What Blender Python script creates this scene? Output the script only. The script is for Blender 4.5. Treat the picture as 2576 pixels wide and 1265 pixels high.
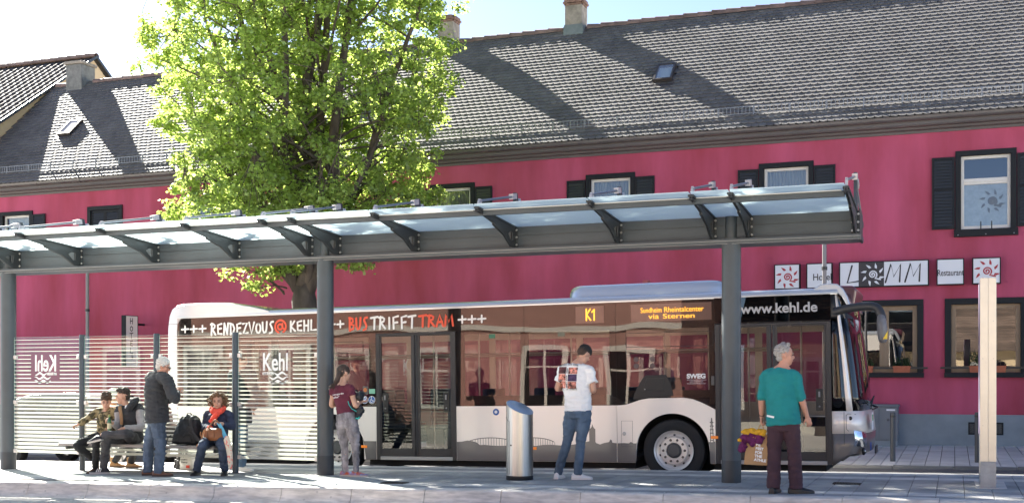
import bpy, bmesh, math, random
import numpy as np
from mathutils import Vector, Matrix, noise

R = math.radians
random.seed(7)
S = bpy.context.scene
for o in list(bpy.data.objects):
    bpy.data.objects.remove(o)
COL = S.collection

# ------------------------------------------------------------------ camera, sky, sun, exposure
CAM_H, YAW, FOC = 1.4, R(20.7), 2943.0          # eye height (m), yaw left of the facade normal, focal length
cam = bpy.data.cameras.new('camera')
cam.sensor_width = 36.0
cam.lens = 36.0 * FOC / 2576.0
cam.shift_y = 0.1233
cam.clip_end = 600.0
cam_o = bpy.data.objects.new('camera', cam)
COL.objects.link(cam_o)
cam_o.location = (0, 0, CAM_H)
cam_o.rotation_euler = (R(90), 0, YAW)
S.camera = cam_o

SUN_AZ, SUN_EL = R(54.5), R(33.6)               # azimuth left of +Y (behind the hotel, to the left)
world = bpy.data.worlds.new('World')
S.world = world
world.use_nodes = True
wn, wl = world.node_tree.nodes, world.node_tree.links
wn.clear()
sky = wn.new('ShaderNodeTexSky')
sky.sky_type = 'NISHITA'
sky.sun_disc = False
sky.sun_elevation = SUN_EL
sky.sun_rotation = -SUN_AZ
sky.air_density = .42
sky.dust_density = .3
sky.ozone_density = .2
bg = wn.new('ShaderNodeBackground')
bg.inputs['Strength'].default_value = 0.05
wo = wn.new('ShaderNodeOutputWorld')
wl.new(sky.outputs[0], bg.inputs[0])
wl.new(bg.outputs[0], wo.inputs[0])

sun = bpy.data.lights.new('sun', 'SUN')
sun.energy = 5.0
sun.angle = R(0.53)
sun.color = (1.0, 0.955, 0.86)
sun_o = bpy.data.objects.new('sun', sun)
COL.objects.link(sun_o)
to_sun = Vector((-math.sin(SUN_AZ) * math.cos(SUN_EL), math.cos(SUN_AZ) * math.cos(SUN_EL), math.sin(SUN_EL)))
sun_o.rotation_euler = to_sun.to_track_quat('Z', 'Y').to_euler()
sun_o.location = (-20, 30, 30)

S.view_settings.view_transform = 'Standard'
S.view_settings.look = 'None'
S.view_settings.gamma = 1.0
S.view_settings.exposure = 2.95
S.view_settings.use_curve_mapping = False
S.cycles.max_bounces = 10
S.cycles.transparent_max_bounces = 24
S.cycles.use_denoising = True
S.cycles.sample_clamp_indirect = 6.0

# ------------------------------------------------------------------ measuring: a photo pixel on the plane Y = const
CY, SY = math.cos(YAW), math.sin(YAW)
def at(x, y, Y):
    u = (x - 1288.0) / FOC
    t = Y / (CY + u * SY)
    return Vector((t * (-SY + u * CY), Y, CAM_H + t * (950.0 - y) / FOC))
def zoom(x0, y0, k):                            # a crop of the photo: its corner and its scale
    return lambda a, b: ((x0 + k * a) * 0.6289, (y0 + k * b) * 0.6289)
def zp(X):                                      # the platform falls 1.3 % to the left
    return 0.0754 + 0.0131 * X
SLOPE = math.atan(0.0131)

# ------------------------------------------------------------------ materials
def rgb(c, k=1.0):
    return (min(c[0] * k, 1), min(c[1] * k, 1), min(c[2] * k, 1), 1)
def M(name, col, rough=.6, metal=0., var=0., vs=4., bump=0., bs=60., spec=.5, island=0., coat=0., col2=None,
      contrast=None, stretch=(1, 1, 1), emit=None, detail=5., spots=None):
    m = bpy.data.materials.new(name)
    m.use_nodes = True
    n, l = m.node_tree.nodes, m.node_tree.links
    p = n['Principled BSDF']
    p.inputs['Base Color'].default_value = rgb(col)
    p.inputs['Roughness'].default_value = rough
    p.inputs['Metallic'].default_value = metal
    p.inputs['Specular IOR Level'].default_value = spec
    if coat:
        p.inputs['Coat Weight'].default_value = coat
        p.inputs['Coat Roughness'].default_value = .08
    if emit:
        p.inputs['Emission Color'].default_value = rgb(emit[0])
        p.inputs['Emission Strength'].default_value = emit[1]
    geo = n.new('ShaderNodeNewGeometry')
    out = None
    if var or col2:
        mp = n.new('ShaderNodeMapping')
        mp.inputs['Scale'].default_value = stretch
        l.new(geo.outputs['Position'], mp.inputs['Vector'])
        t = n.new('ShaderNodeTexNoise')
        t.inputs['Scale'].default_value = vs
        t.inputs['Detail'].default_value = detail
        t.inputs['Roughness'].default_value = .6
        l.new(mp.outputs[0], t.inputs['Vector'])
        f = t.outputs['Fac']
        r = n.new('ShaderNodeValToRGB')
        lo, hi = contrast or (.3, .7)
        r.color_ramp.elements[0].position = lo
        r.color_ramp.elements[1].position = hi
        r.color_ramp.elements[0].color = rgb(col, 1 - var)
        r.color_ramp.elements[1].color = rgb(col2 or col, 1 + var)
        l.new(f, r.inputs[0])
        out = r.outputs[0]
    if spots:                                     # stains and gum: small dark blots scattered over the surface
        vo = n.new('ShaderNodeTexVoronoi')
        vo.inputs['Scale'].default_value = spots[0]
        l.new(geo.outputs['Position'], vo.inputs['Vector'])
        sr = n.new('ShaderNodeValToRGB')
        sr.color_ramp.elements[0].position = spots[1] * .6
        sr.color_ramp.elements[1].position = spots[1]
        sr.color_ramp.elements[0].color = (spots[2],) * 3 + (1,)
        sr.color_ramp.elements[1].color = (1, 1, 1, 1)
        l.new(vo.outputs['Distance'], sr.inputs[0])
        t2 = n.new('ShaderNodeTexNoise')
        t2.inputs['Scale'].default_value = spots[3]
        t2.inputs['Detail'].default_value = 6
        mp2 = n.new('ShaderNodeMapping')
        mp2.inputs['Scale'].default_value = spots[4]
        l.new(geo.outputs['Position'], mp2.inputs['Vector'])
        l.new(mp2.outputs[0], t2.inputs['Vector'])
        r2 = n.new('ShaderNodeValToRGB')
        r2.color_ramp.elements[0].position = .34
        r2.color_ramp.elements[1].position = .62
        r2.color_ramp.elements[0].color = (spots[5],) * 3 + (1,)
        r2.color_ramp.elements[1].color = (1, 1, 1, 1)
        l.new(t2.outputs['Fac'], r2.inputs[0])
        m1 = n.new('ShaderNodeVectorMath')
        m1.operation = 'MULTIPLY'
        l.new(sr.outputs[0], m1.inputs[0])
        l.new(r2.outputs[0], m1.inputs[1])
        m2 = n.new('ShaderNodeVectorMath')
        m2.operation = 'MULTIPLY'
        if out:
            l.new(out, m2.inputs[0])
        else:
            m2.inputs[0].default_value = col[:3]
        l.new(m1.outputs[0], m2.inputs[1])
        out = m2.outputs[0]
    if island:
        oi = n.new('ShaderNodeObjectInfo')
        a = n.new('ShaderNodeMath')
        a.operation = 'ADD'
        l.new(geo.outputs['Random Per Island'], a.inputs[0])
        l.new(oi.outputs['Random'], a.inputs[1])
        fr = n.new('ShaderNodeMath')
        fr.operation = 'FRACT'
        l.new(a.outputs[0], fr.inputs[0])
        mr = n.new('ShaderNodeMapRange')
        mr.inputs['To Min'].default_value = 1 - island
        mr.inputs['To Max'].default_value = 1 + island
        l.new(fr.outputs[0], mr.inputs['Value'])
        mx = n.new('ShaderNodeVectorMath')
        mx.operation = 'SCALE'
        if out:
            l.new(out, mx.inputs[0])
        else:
            mx.inputs[0].default_value = col[:3]
        l.new(mr.outputs[0], mx.inputs['Scale'])
        out = mx.outputs[0]
    if out:
        l.new(out, p.inputs['Base Color'])
    if bump:
        t = n.new('ShaderNodeTexNoise')
        t.inputs['Scale'].default_value = bs
        t.inputs['Detail'].default_value = 4
        l.new(geo.outputs['Position'], t.inputs['Vector'])
        b = n.new('ShaderNodeBump')
        b.inputs['Strength'].default_value = bump
        b.inputs['Distance'].default_value = .01
        l.new(t.outputs['Fac'], b.inputs['Height'])
        l.new(b.outputs[0], p.inputs['Normal'])
    return m

def glass(name, tint=(.9, .95, .95), refl=.06, rough=.0, wavy=0., gloss=(1, 1, 1), ior=1.5, wscale=1.6):
    m = bpy.data.materials.new(name)
    m.use_nodes = True
    n, l = m.node_tree.nodes, m.node_tree.links
    n.remove(n['Principled BSDF'])
    tr = n.new('ShaderNodeBsdfTransparent')
    tr.inputs[0].default_value = rgb(tint)
    gl = n.new('ShaderNodeBsdfGlossy')
    gl.inputs['Color'].default_value = rgb(gloss)
    gl.inputs['Roughness'].default_value = rough
    r0 = refl + ((ior - 1) / (ior + 1)) ** 2     # Schlick, the same from both sides of the pane
    fr = n.new('ShaderNodeLayerWeight')
    fr.inputs['Blend'].default_value = .5
    pw = n.new('ShaderNodeMath')
    pw.operation = 'POWER'
    pw.inputs[1].default_value = 5.
    l.new(fr.outputs['Facing'], pw.inputs[0])
    ad = n.new('ShaderNodeMath')
    ad.operation = 'MULTIPLY_ADD'
    ad.use_clamp = True
    ad.inputs[1].default_value = 1 - r0
    ad.inputs[2].default_value = r0
    l.new(pw.outputs[0], ad.inputs[0])
    mx = n.new('ShaderNodeMixShader')
    l.new(ad.outputs[0], mx.inputs[0])
    l.new(tr.outputs[0], mx.inputs[1])
    l.new(gl.outputs[0], mx.inputs[2])
    if wavy:
        g = n.new('ShaderNodeNewGeometry')
        t = n.new('ShaderNodeTexNoise')
        t.inputs['Scale'].default_value = wscale
        t.inputs['Detail'].default_value = 1.0
        l.new(g.outputs['Position'], t.inputs['Vector'])
        b = n.new('ShaderNodeBump')
        b.inputs['Strength'].default_value = wavy
        b.inputs['Distance'].default_value = .05
        l.new(t.outputs['Fac'], b.inputs['Height'])
        l.new(b.outputs[0], gl.inputs['Normal'])
    l.new(mx.outputs[0], n['Material Output'].inputs[0])
    return m

def translucent(name, dcol, tcol, k, island=0., trans=0., vs=.7, tvar=0.):
    m = bpy.data.materials.new(name)
    m.use_nodes = True
    n, l = m.node_tree.nodes, m.node_tree.links
    n.remove(n['Principled BSDF'])
    d = n.new('ShaderNodeBsdfDiffuse')
    d.inputs[0].default_value = rgb(dcol)
    t = n.new('ShaderNodeBsdfTranslucent')
    t.inputs[0].default_value = rgb(tcol)
    if island:
        g = n.new('ShaderNodeNewGeometry')
        for node, c in ((d, dcol), (t, tcol)):
            mr = n.new('ShaderNodeMapRange')
            mr.inputs['To Min'].default_value = 1 - island
            mr.inputs['To Max'].default_value = 1 + island
            l.new(g.outputs['Random Per Island'], mr.inputs['Value'])
            sc = n.new('ShaderNodeVectorMath')
            sc.operation = 'SCALE'
            sc.inputs[0].default_value = c[:3]
            l.new(mr.outputs[0], sc.inputs['Scale'])
            l.new(sc.outputs[0], node.inputs[0])
    mx = n.new('ShaderNodeMixShader')
    mx.inputs[0].default_value = k
    l.new(d.outputs[0], mx.inputs[1])
    l.new(t.outputs[0], mx.inputs[2])
    g2 = n.new('ShaderNodeBsdfGlossy')
    g2.inputs['Roughness'].default_value = .35
    m2 = n.new('ShaderNodeMixShader')
    m2.inputs[0].default_value = .04
    l.new(mx.outputs[0], m2.inputs[1])
    l.new(g2.outputs[0], m2.inputs[2])
    last = m2
    if trans:
        tp = n.new('ShaderNodeBsdfTransparent')
        m3 = n.new('ShaderNodeMixShader')
        m3.inputs[0].default_value = trans
        l.new(m2.outputs[0], m3.inputs[1])
        l.new(tp.outputs[0], m3.inputs[2])
        last = m3
    l.new(last.outputs[0], n['Material Output'].inputs[0])
    return m

# ------------------------------------------------------------------ mesh building
class MB:
    def __init__(s):
        s.v, s.f, s.m = [], [], []
    def add(s, vs, fs, mi=0):
        b = len(s.v)
        s.v += [tuple(p) for p in vs]
        s.f += [tuple(b + i for i in q) for q in fs]
        s.m += [mi] * len(fs)
        return s
    def box(s, a, b, mi=0):
        (x0, y0, z0), (x1, y1, z1) = a, b
        return s.add([(x0, y0, z0), (x1, y0, z0), (x1, y1, z0), (x0, y1, z0), (x0, y0, z1), (x1, y0, z1), (x1, y1, z1), (x0, y1, z1)],
                     [(0, 3, 2, 1), (4, 5, 6, 7), (0, 1, 5, 4), (1, 2, 6, 5), (2, 3, 7, 6), (3, 0, 4, 7)], mi)
    def obox(s, c, size, rot=None, mi=0):
        h = Vector(size) * .5
        c = Vector(c)
        rot = rot or Matrix.Identity(3)
        vs = [c + rot @ Vector((sx * h.x, sy * h.y, sz * h.z)) for sz in (-1, 1) for sx, sy in ((-1, -1), (1, -1), (1, 1), (-1, 1))]
        return s.add(vs, [(0, 3, 2, 1), (4, 5, 6, 7), (0, 1, 5, 4), (1, 2, 6, 5), (2, 3, 7, 6), (3, 0, 4, 7)], mi)
    def prism(s, poly, a, b, ax='y', mi=0):
        n = len(poly)
        f = {'y': lambda p, t: (p[0], t, p[1]), 'x': lambda p, t: (t, p[0], p[1]), 'z': lambda p, t: (p[0], p[1], t)}[ax]
        vs = [f(p, a) for p in poly] + [f(p, b) for p in poly]
        fs = [tuple(range(n)), tuple(range(2 * n - 1, n - 1, -1))]
        fs += [(i, n + i, n + (i + 1) % n, (i + 1) % n) for i in range(n)]
        return s.add(vs, fs, mi)
    def tube(s, pts, r, n=8, mi=0, lat=None, caps=True):
        """r: number, list of numbers or list of (a, b): half widths along lat and across it"""
        P = [Vector(p) for p in pts]
        k = len(P)
        rr = r if isinstance(r, (list, tuple)) else [r] * k
        rings, up = [], None
        for i in range(k):
            d = (P[min(i + 1, k - 1)] - P[max(i - 1, 0)])
            d = d.normalized() if d.length > 1e-9 else Vector((0, 0, 1))
            if lat is not None:
                x = Vector(lat) - d * d.dot(Vector(lat))
                if x.length < 1e-4:
                    x = d.orthogonal()
            elif up is None:
                x = d.orthogonal()
            else:
                x = up - d * d.dot(up)
            x.normalize()
            up = x
            y = d.cross(x)
            a, b = rr[i] if isinstance(rr[i], (list, tuple)) else (rr[i], rr[i])
            rings.append([P[i] + x * (a * math.cos(2 * math.pi * j / n)) + y * (b * math.sin(2 * math.pi * j / n)) for j in range(n)])
        return s.rings(rings, mi, caps)
    def rings(s, rings, mi=0, caps=True, closed=True):
        n = len(rings[0])
        vs = [p for q in rings for p in q]
        fs = []
        for i in range(len(rings) - 1):
            for j in range(n if closed else n - 1):
                j2 = (j + 1) % n
                fs.append((i * n + j, i * n + j2, (i + 1) * n + j2, (i + 1) * n + j))
        if caps:
            fs.append(tuple(range(n - 1, -1, -1)))
            fs.append(tuple(range((len(rings) - 1) * n, len(rings) * n)))
        return s.add(vs, fs, mi)
    def ell(s, c, r, rot=None, nu=12, nv=8, mi=0):
        c = Vector(c)
        r = (r, r, r) if isinstance(r, (int, float)) else r
        rot = rot or Matrix.Identity(3)
        vs = [c + rot @ Vector((0, 0, -r[2]))]
        for i in range(1, nv):
            a = -math.pi / 2 + math.pi * i / nv
            for j in range(nu):
                b = 2 * math.pi * j / nu
                vs.append(c + rot @ Vector((r[0] * math.cos(a) * math.cos(b), r[1] * math.cos(a) * math.sin(b), r[2] * math.sin(a))))
        vs.append(c + rot @ Vector((0, 0, r[2])))
        fs = [(0, 1 + (j + 1) % nu, 1 + j) for j in range(nu)]
        for i in range(nv - 2):
            for j in range(nu):
                a, b = 1 + i * nu + j, 1 + i * nu + (j + 1) % nu
                fs.append((a, b, b + nu, a + nu))
        t, q = len(vs) - 1, 1 + (nv - 2) * nu
        fs += [(q + j, q + (j + 1) % nu, t) for j in range(nu)]
        return s.add(vs, fs, mi)
    def lathe(s, prof, c=(0, 0, 0), n=24, mi=0, ax='z', caps=True):
        c = Vector(c)
        def pt(r, h, a):
            x, y = r * math.cos(a), r * math.sin(a)
            return c + (Vector((x, y, h)) if ax == 'z' else Vector((x, h, y)) if ax == 'y' else Vector((h, x, y)))
        return s.rings([[pt(r, h, 2 * math.pi * j / n) for j in range(n)] for r, h in prof], mi, caps)

def link(o, parent=None, world=True):
    COL.objects.link(o)
    if parent:
        o.parent = parent
        if world:
            p, mtx = parent, Matrix.Identity(4)
            while p:
                mtx = (p.matrix_parent_inverse @ p.matrix_basis if p.parent else p.matrix_basis) @ mtx
                p = p.parent
            o.matrix_parent_inverse = mtx.inverted()
    return o

def mesh_of(name, mb, mats, smooth=None, fix=True):
    me = bpy.data.meshes.new(name)
    me.from_pydata(mb.v, [], mb.f)
    if fix:
        bm = bmesh.new()
        bm.from_mesh(me)
        bmesh.ops.recalc_face_normals(bm, faces=bm.faces)
        bm.to_mesh(me)
        bm.free()
    mats = mats if isinstance(mats, (list, tuple)) else [mats]
    for m in mats:
        me.materials.append(m)
    if len(mats) > 1:
        me.polygons.foreach_set('material_index', mb.m)
    if smooth is not None:
        me.polygons.foreach_set('use_smooth', [True] * len(me.polygons))
        if smooth < 180:
            me.set_sharp_from_angle(angle=R(smooth))
    me.update()
    return me

def build(name, mb, mats, parent=None, world=True, smooth=None, bevel=0, fix=True, seg=2):
    o = bpy.data.objects.new(name, mesh_of(name, mb, mats, smooth, fix))
    if bevel:
        b = o.modifiers.new('bevel', 'BEVEL')
        b.width = bevel
        b.segments = seg
        b.limit_method = 'ANGLE'
        b.angle_limit = R(40)
    return link(o, parent, world)

def tag(o, label, cat, group=None):
    o['label'], o['category'] = label, cat
    if group:
        o['group'] = group
    return o
def thing(name, label, cat, loc=(0, 0, 0), group=None, rot=(0, 0, 0)):
    o = bpy.data.objects.new(name, None)
    o.empty_display_size = .2
    o.location = loc
    o.rotation_euler = rot
    COL.objects.link(o)
    return tag(o, label, cat, group)
def structure(o):
    o['kind'] = 'structure'
    return o
def copy_part(o, name=None, parent=None, loc=None):
    c = o.copy()
    COL.objects.link(c)
    if parent:
        c.parent = parent
    if loc is not None:
        c.location = loc
    return c

FIT = []
def text(name, body, loc, parent, mat, w=None, h=None, rot=(90, 0, 0), bold=0., mirror=False, world=True, align='LEFT', shear=0., size=1., depth=.002):
    cu = bpy.data.curves.new(name, 'FONT')
    cu.body = body
    cu.size = size
    cu.offset = bold
    cu.extrude = depth
    cu.align_x = align
    cu.shear = shear
    cu.materials.append(mat)
    o = bpy.data.objects.new(name, cu)
    o.location = loc
    o.rotation_euler = [R(a) for a in rot]
    link(o, parent, world)
    FIT.append((o, w, h, mirror))
    return o

def strokes(mb, lines, org, sx, sz, r, y, mi=0, shear=0.):
    """brush lettering: flat ribbons with round ends in the XZ plane, facing -Y"""
    k = 0
    for ln in lines:
        P = [(org[0] + (p[0] + shear * p[1]) * sx, org[1] + p[1] * sz) for p in ln]
        n = len(P)
        L, Rr = [], []
        for i in range(n):
            a, b = P[max(i - 1, 0)], P[min(i + 1, n - 1)]
            dx, dz = b[0] - a[0], b[1] - a[1]
            d = math.hypot(dx, dz) or 1
            nx, nz = -dz / d, dx / d
            L.append((P[i][0] + nx * r, P[i][1] + nz * r))
            Rr.append((P[i][0] - nx * r, P[i][1] - nz * r))
        def cap(p, q, o):
            a0 = math.atan2(p[1] - o[1], p[0] - o[0])
            return [(o[0] + r * math.cos(a0 - math.pi * t / 4), o[1] + r * math.sin(a0 - math.pi * t / 4)) for t in (1, 2, 3)]
        yy = y - .0006 * k
        k += 1
        vs = [(p[0], yy, p[1]) for p in L + Rr]
        fs = [(i, i + 1, n + i + 1, n + i) for i in range(n - 1)]
        mb.add(vs, fs, mi)
        c1 = [L[-1]] + cap(L[-1], Rr[-1], P[-1]) + [Rr[-1]]
        mb.add([(p[0], yy, p[1]) for p in c1], [tuple(range(5))], mi)
        c0 = [Rr[0]] + cap(Rr[0], L[0], P[0]) + [L[0]]
        mb.add([(p[0], yy, p[1]) for p in c0], [tuple(range(5))], mi)
    return mb

def arc(cx, cz, rx, rz, a0, a1, n=10):
    return [(cx + rx * math.cos(R(a0 + (a1 - a0) * i / n)), cz + rz * math.sin(R(a0 + (a1 - a0) * i / n))) for i in range(n + 1)]

GLYPH = {
    '+': [[(.02, .42), (.52, .46)], [(.27, .08), (.27, .8)]],
    'R': [[(.1, 0), (.16, 1)], [(.05, .92), (.3, .95), (.46, .82), (.42, .62), (.15, .5)], [(.2, .5), (.52, .02)]],
    'E': [[(.5, .95), (.12, .85), (.14, .1), (.5, .06)], [(.14, .5), (.45, .55)]],
    'N': [[(.08, 0), (.14, .98)], [(.14, .98), (.42, .03)], [(.42, .03), (.52, .98)]],
    'D': [[(.12, 0), (.12, .95)], [(.05, .95), (.35, .85), (.5, .5), (.38, .14), (.12, 0)]],
    'Z': [[(.06, .88), (.48, .95), (.1, .06), (.55, .1)]],
    'V': [[(.04, .98), (.27, .02), (.54, .98)]],
    'O': [arc(.3, .45, .22, .4, 90, 450, 12)],
    'U': [[(.08, .95), (.1, .3), (.22, .05), (.38, .12), (.46, .4), (.5, .98)]],
    'S': [[(.48, .98), (.28, .95), (.18, .78), (.3, .55), (.4, .32), (.34, .08), (.12, 0)]],
    'K': [[(.12, 0), (.14, .95)], [(.48, .95), (.16, .45), (.54, .04)]],
    'H': [[(.1, .02), (.1, .98)], [(.48, .02), (.5, .98)], [(.1, .5), (.5, .52)]],
    'L': [[(.12, 1), (.1, .06), (.55, .1)]],
    'B': [[(.1, 0), (.12, 1)], [(.06, .98), (.4, .92), (.42, .68), (.14, .5)], [(.14, .5), (.5, .4), (.44, .12), (.1, 0)]],
    'T': [[(.0, .92), (.56, 1)], [(.3, .96), (.27, 0)]],
    'I': [[(.2, 0), (.2, .9)]],
    'F': [[(.5, 1), (.12, .9), (.14, 0)], [(.14, .45), (.44, .5)]],
    'A': [[(.04, 0), (.28, .98), (.52, 0)], [(.12, .35), (.45, .38)]],
    'M': [[(.02, 0), (.1, .98), (.3, .35), (.5, .98), (.6, .02)]],
    '@': [arc(.45, .5, .42, .55, -60, 250, 18), arc(.42, .48, .18, .24, 0, 360, 10), [(.6, .75), (.62, .35), (.78, .28)]],
}
def word(mb, s, x, z, w, h, r, y, slope=0., mi=0):
    """letters spread over width w; slope lifts the line along x"""
    adv = {'I': .62, 'M': 1.2, 'T': .95}
    st = w / sum(adv.get(ch, 1) for ch in s)
    for i, ch in enumerate(s):
        if ch != ' ':
            strokes(mb, GLYPH[ch], (x, z), st * 1.55, h, r, y - .0001 * i, mi)
        x += st * adv.get(ch, 1)
    return mb

def sun_emblem(mb, cx, cz, r, y, mi=0, k=.09):
    sp = [(cx + r * .36 * (1 - t / 30) * math.cos(R(-60 + t * 25)), cz + r * .36 * (1 - t / 30) * math.sin(R(-60 + t * 25))) for t in range(27)]
    tail = [(cx + r * .62, cz - r * .42), (cx + r * .4, cz - r * .36)]
    strokes(mb, [tail + sp], (0, 0), 1, 1, r * k, y, mi)
    for i in range(8):
        a = R(20 + i * 45)
        pts = []
        for t, w in ((.58, .10), (.78, .09), (1.0, .0)):
            b = a + (t - .58) * .55
            c = (cx + r * t * math.cos(b), cz + r * t * math.sin(b))
            nx, nz = -math.sin(b), math.cos(b)
            pts.append((c, (nx * r * w, nz * r * w)))
        poly = [(c[0] + d[0], c[1] + d[1]) for c, d in pts] + [(c[0] - d[0], c[1] - d[1]) for c, d in pts[-2::-1]]
        mb.add([(p[0], y, p[1]) for p in poly], [tuple(range(len(poly)))], mi)
    return mb

# ------------------------------------------------------------------ palette
ANTH = M('anthracite_paint', (.050, .061, .070), .42, var=.12, vs=3, bump=.05)
ANTH2 = M('dark_steel', (.03, .034, .038), .5)
BLACK = M('black_plastic', (.012, .012, .013), .45)
RUBBER = M('black_rubber', (.018, .018, .019), .8, bump=.2, bs=90)
WHITEP = M('white_print', (.8, .8, .78), .5)
REDP = M('red_print', (.72, .05, .02), .5)
ALU = M('brushed_aluminium', (.55, .53, .50), .38, metal=1., var=.06, vs=14, stretch=(1, 1, .05))
STEEL = M('brushed_steel', (.42, .41, .40), .34, metal=1., var=.14, vs=24, stretch=(8, 8, .2), bump=.04, bs=200)
GALV = M('galvanised_steel', (.27, .28, .29), .5, metal=.6, var=.1, vs=8)
CLAMP = M('pale_cast_metal', (.6, .57, .55), .4, metal=.4)
# ================================================================== GROUND
CONC = M('kerb_concrete', (.70, .655, .59), .85, var=.16, vs=2.2, bump=.25, bs=120, stretch=(1, 2, 3), spots=(5, .10, .75, 5., (1, 3, 6), .72))
SLAB = M('grey_concrete_slab', (.36, .365, .36), .85, var=.12, vs=2.5, bump=.3, bs=160, island=.06, spots=(4.5, .12, .6, 1.6, (1, 1, 1), .68))
TACT = M('white_tactile_slab', (.62, .60, .56), .8, var=.10, vs=3, bump=.2, bs=140, island=.05, spots=(5, .10, .7, 3., (1, 1, 1), .78))
JOINT = M('joint_sand', (.07, .065, .06), .95)
ASPH = M('asphalt', (.075, .077, .082), .9, var=.2, vs=6, bump=.5, bs=220)
PAVE = M('light_paving', (.52, .525, .52), .85, var=.12, vs=1.5, bump=.25, bs=120, island=.07, spots=(4, .10, .65, 1.2, (1, 1, 1), .78))
COBB = M('grey_road_paver', (.43, .41, .37), .9, var=.15, vs=2, bump=.4, bs=150, island=.14)
IRON = M('cast_iron', (.05, .045, .04), .7, metal=.3, bump=.3, bs=80)

def sheet(name, x0, x1, y0, y1, dz, mat, nx=2, zf=zp, dz2=None):
    mb = MB()
    dz2 = dz if dz2 is None else dz2
    vs, fs = [], []
    for i in range(nx + 1):
        X = x0 + (x1 - x0) * i / nx
        vs += [(X, y0, zf(X) + dz), (X, y1, zf(X) + dz2)]
    for i in range(nx):
        fs.append((2 * i, 2 * i + 2, 2 * i + 3, 2 * i + 1))
    return structure(build(name, mb.add(vs, fs), mat))

def flatz(X):
    return max(min(zp(X), .35), -.6)
gmb = MB()
xs = [-300, -60, -51.5, 21, 60, 300]
gvs = []
for X in xs:
    for Y in (-260, 9, 60, 300):
        gvs.append((X, Y, flatz(X) - .30))
gfs = [(i * 4 + j, (i + 1) * 4 + j, (i + 1) * 4 + j + 1, i * 4 + j + 1) for i in range(5) for j in range(3)]
structure(build('ground', gmb.add(gvs, gfs), M('pale_bounce_paving', (.60, .57, .48), .9, var=.10, vs=.5, bump=.2, bs=40)))  # unseen square, coloured pale to bounce sunlight onto the shaded fronts
sheet('bus_lane', -40, 18, 17.15, 21.30, -.23, ASPH)
sheet('near_road', -40, 18, 4.0, 13.6, -.215, JOINT)

YK0, YK1 = 13.45, 13.70                          # kerb: front nose and back
def ykerb(X):
    return 13.15 + .04 * max(min(X, -4.5) + 14, -6)

# pavers of the near road: individually laid, beyond the limit joined
def slab_mesh(name, w, d, h, mat, g=.006):
    mb = MB()
    c = .004
    a, b = w / 2 - g / 2, d / 2 - g / 2
    mb.add([(-a, -b, -h), (a, -b, -h), (a, b, -h), (-a, b, -h), (-a, -b, -c), (a, -b, -c), (a, b, -c), (-a, b, -c),
            (-a + c, -b + c, 0), (a - c, -b + c, 0), (a - c, b - c, 0), (-a + c, b - c, 0)],
           [(0, 1, 5, 4), (1, 2, 6, 5), (2, 3, 7, 6), (3, 0, 4, 7), (4, 5, 9, 8), (5, 6, 10, 9), (6, 7, 11, 10), (7, 4, 8, 11), (8, 9, 10, 11)])
    return mesh_of(name, mb, mat)
def lay(spots, mesh, name, parent, rest_name, limit, zf, mat, key):
    """the nearest pieces as single objects, the others joined as one part"""
    spots = sorted(spots, key=key)
    tilt = -SLOPE
    for (X, Y, j) in spots[:limit]:
        o = bpy.data.objects.new(name, mesh)
        o.location = (X, Y, zf(X) + j)
        o.rotation_euler = (0, tilt, 0)
        link(o, parent, False)
    if len(spots) > limit:
        mb = MB()
        V = [tuple(v.co) for v in mesh.vertices]
        F = [tuple(p.vertices) for p in mesh.polygons]
        for (X, Y, j) in spots[limit:]:
            z = zf(X) + j
            mb.add([(X + v[0], Y + v[1], z + v[2] + .0131 * v[0]) for v in V], F)
        o = build(rest_name, mb, mat, parent, fix=False)
        o['kind'] = 'stuff'
def seen(X, Y):
    u = (X * CY + Y * SY) / (Y * CY - X * SY)
    return abs(u) < .45
near = lambda p: (0 if seen(p[0], p[1]) else 100) + math.hypot(p[0], p[1])

rnd = random.Random(3)
jit = lambda a=.0012: rnd.uniform(-a, a)
plat = sheet('platform', -40, 18, 13.55, 17.2, -.012, JOINT)
PX0, PX1, W = -22.0, 5.0, .305
slabs, tacts = [], []
rows = [(13.86, .30), (14.18, .32), (14.65, .62), (15.27, .62), (15.89, .62), (16.36, .33), (16.72, .40), (17.06, .25)]
for k, (yc, d) in enumerate(rows):
    spots = []
    for i in range(int((PX1 - PX0) / W)):
        X = PX0 + i * W
        spots.append((X, yc, jit()))
    (tacts if k in (1, 5, 7) else slabs).append((d, spots))
LIM = {0: 60, 1: 60, 2: 60, 3: 60, 4: 60}
for i, (d, spots) in enumerate(slabs):
    lay(spots, slab_mesh('paving_slab', W, d, .02, SLAB), 'paving_slab', plat, 'paving_slab_field', LIM.get(i, 0), zp, SLAB, near)
for i, (d, spots) in enumerate(tacts):
    lay(spots, slab_mesh('white_slab', W * (1.0 if i != 1 else 1.0), d, .02, TACT), 'white_slab', plat, 'white_slab_field', (66, 66, 60)[i], zp, TACT, near)

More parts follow.
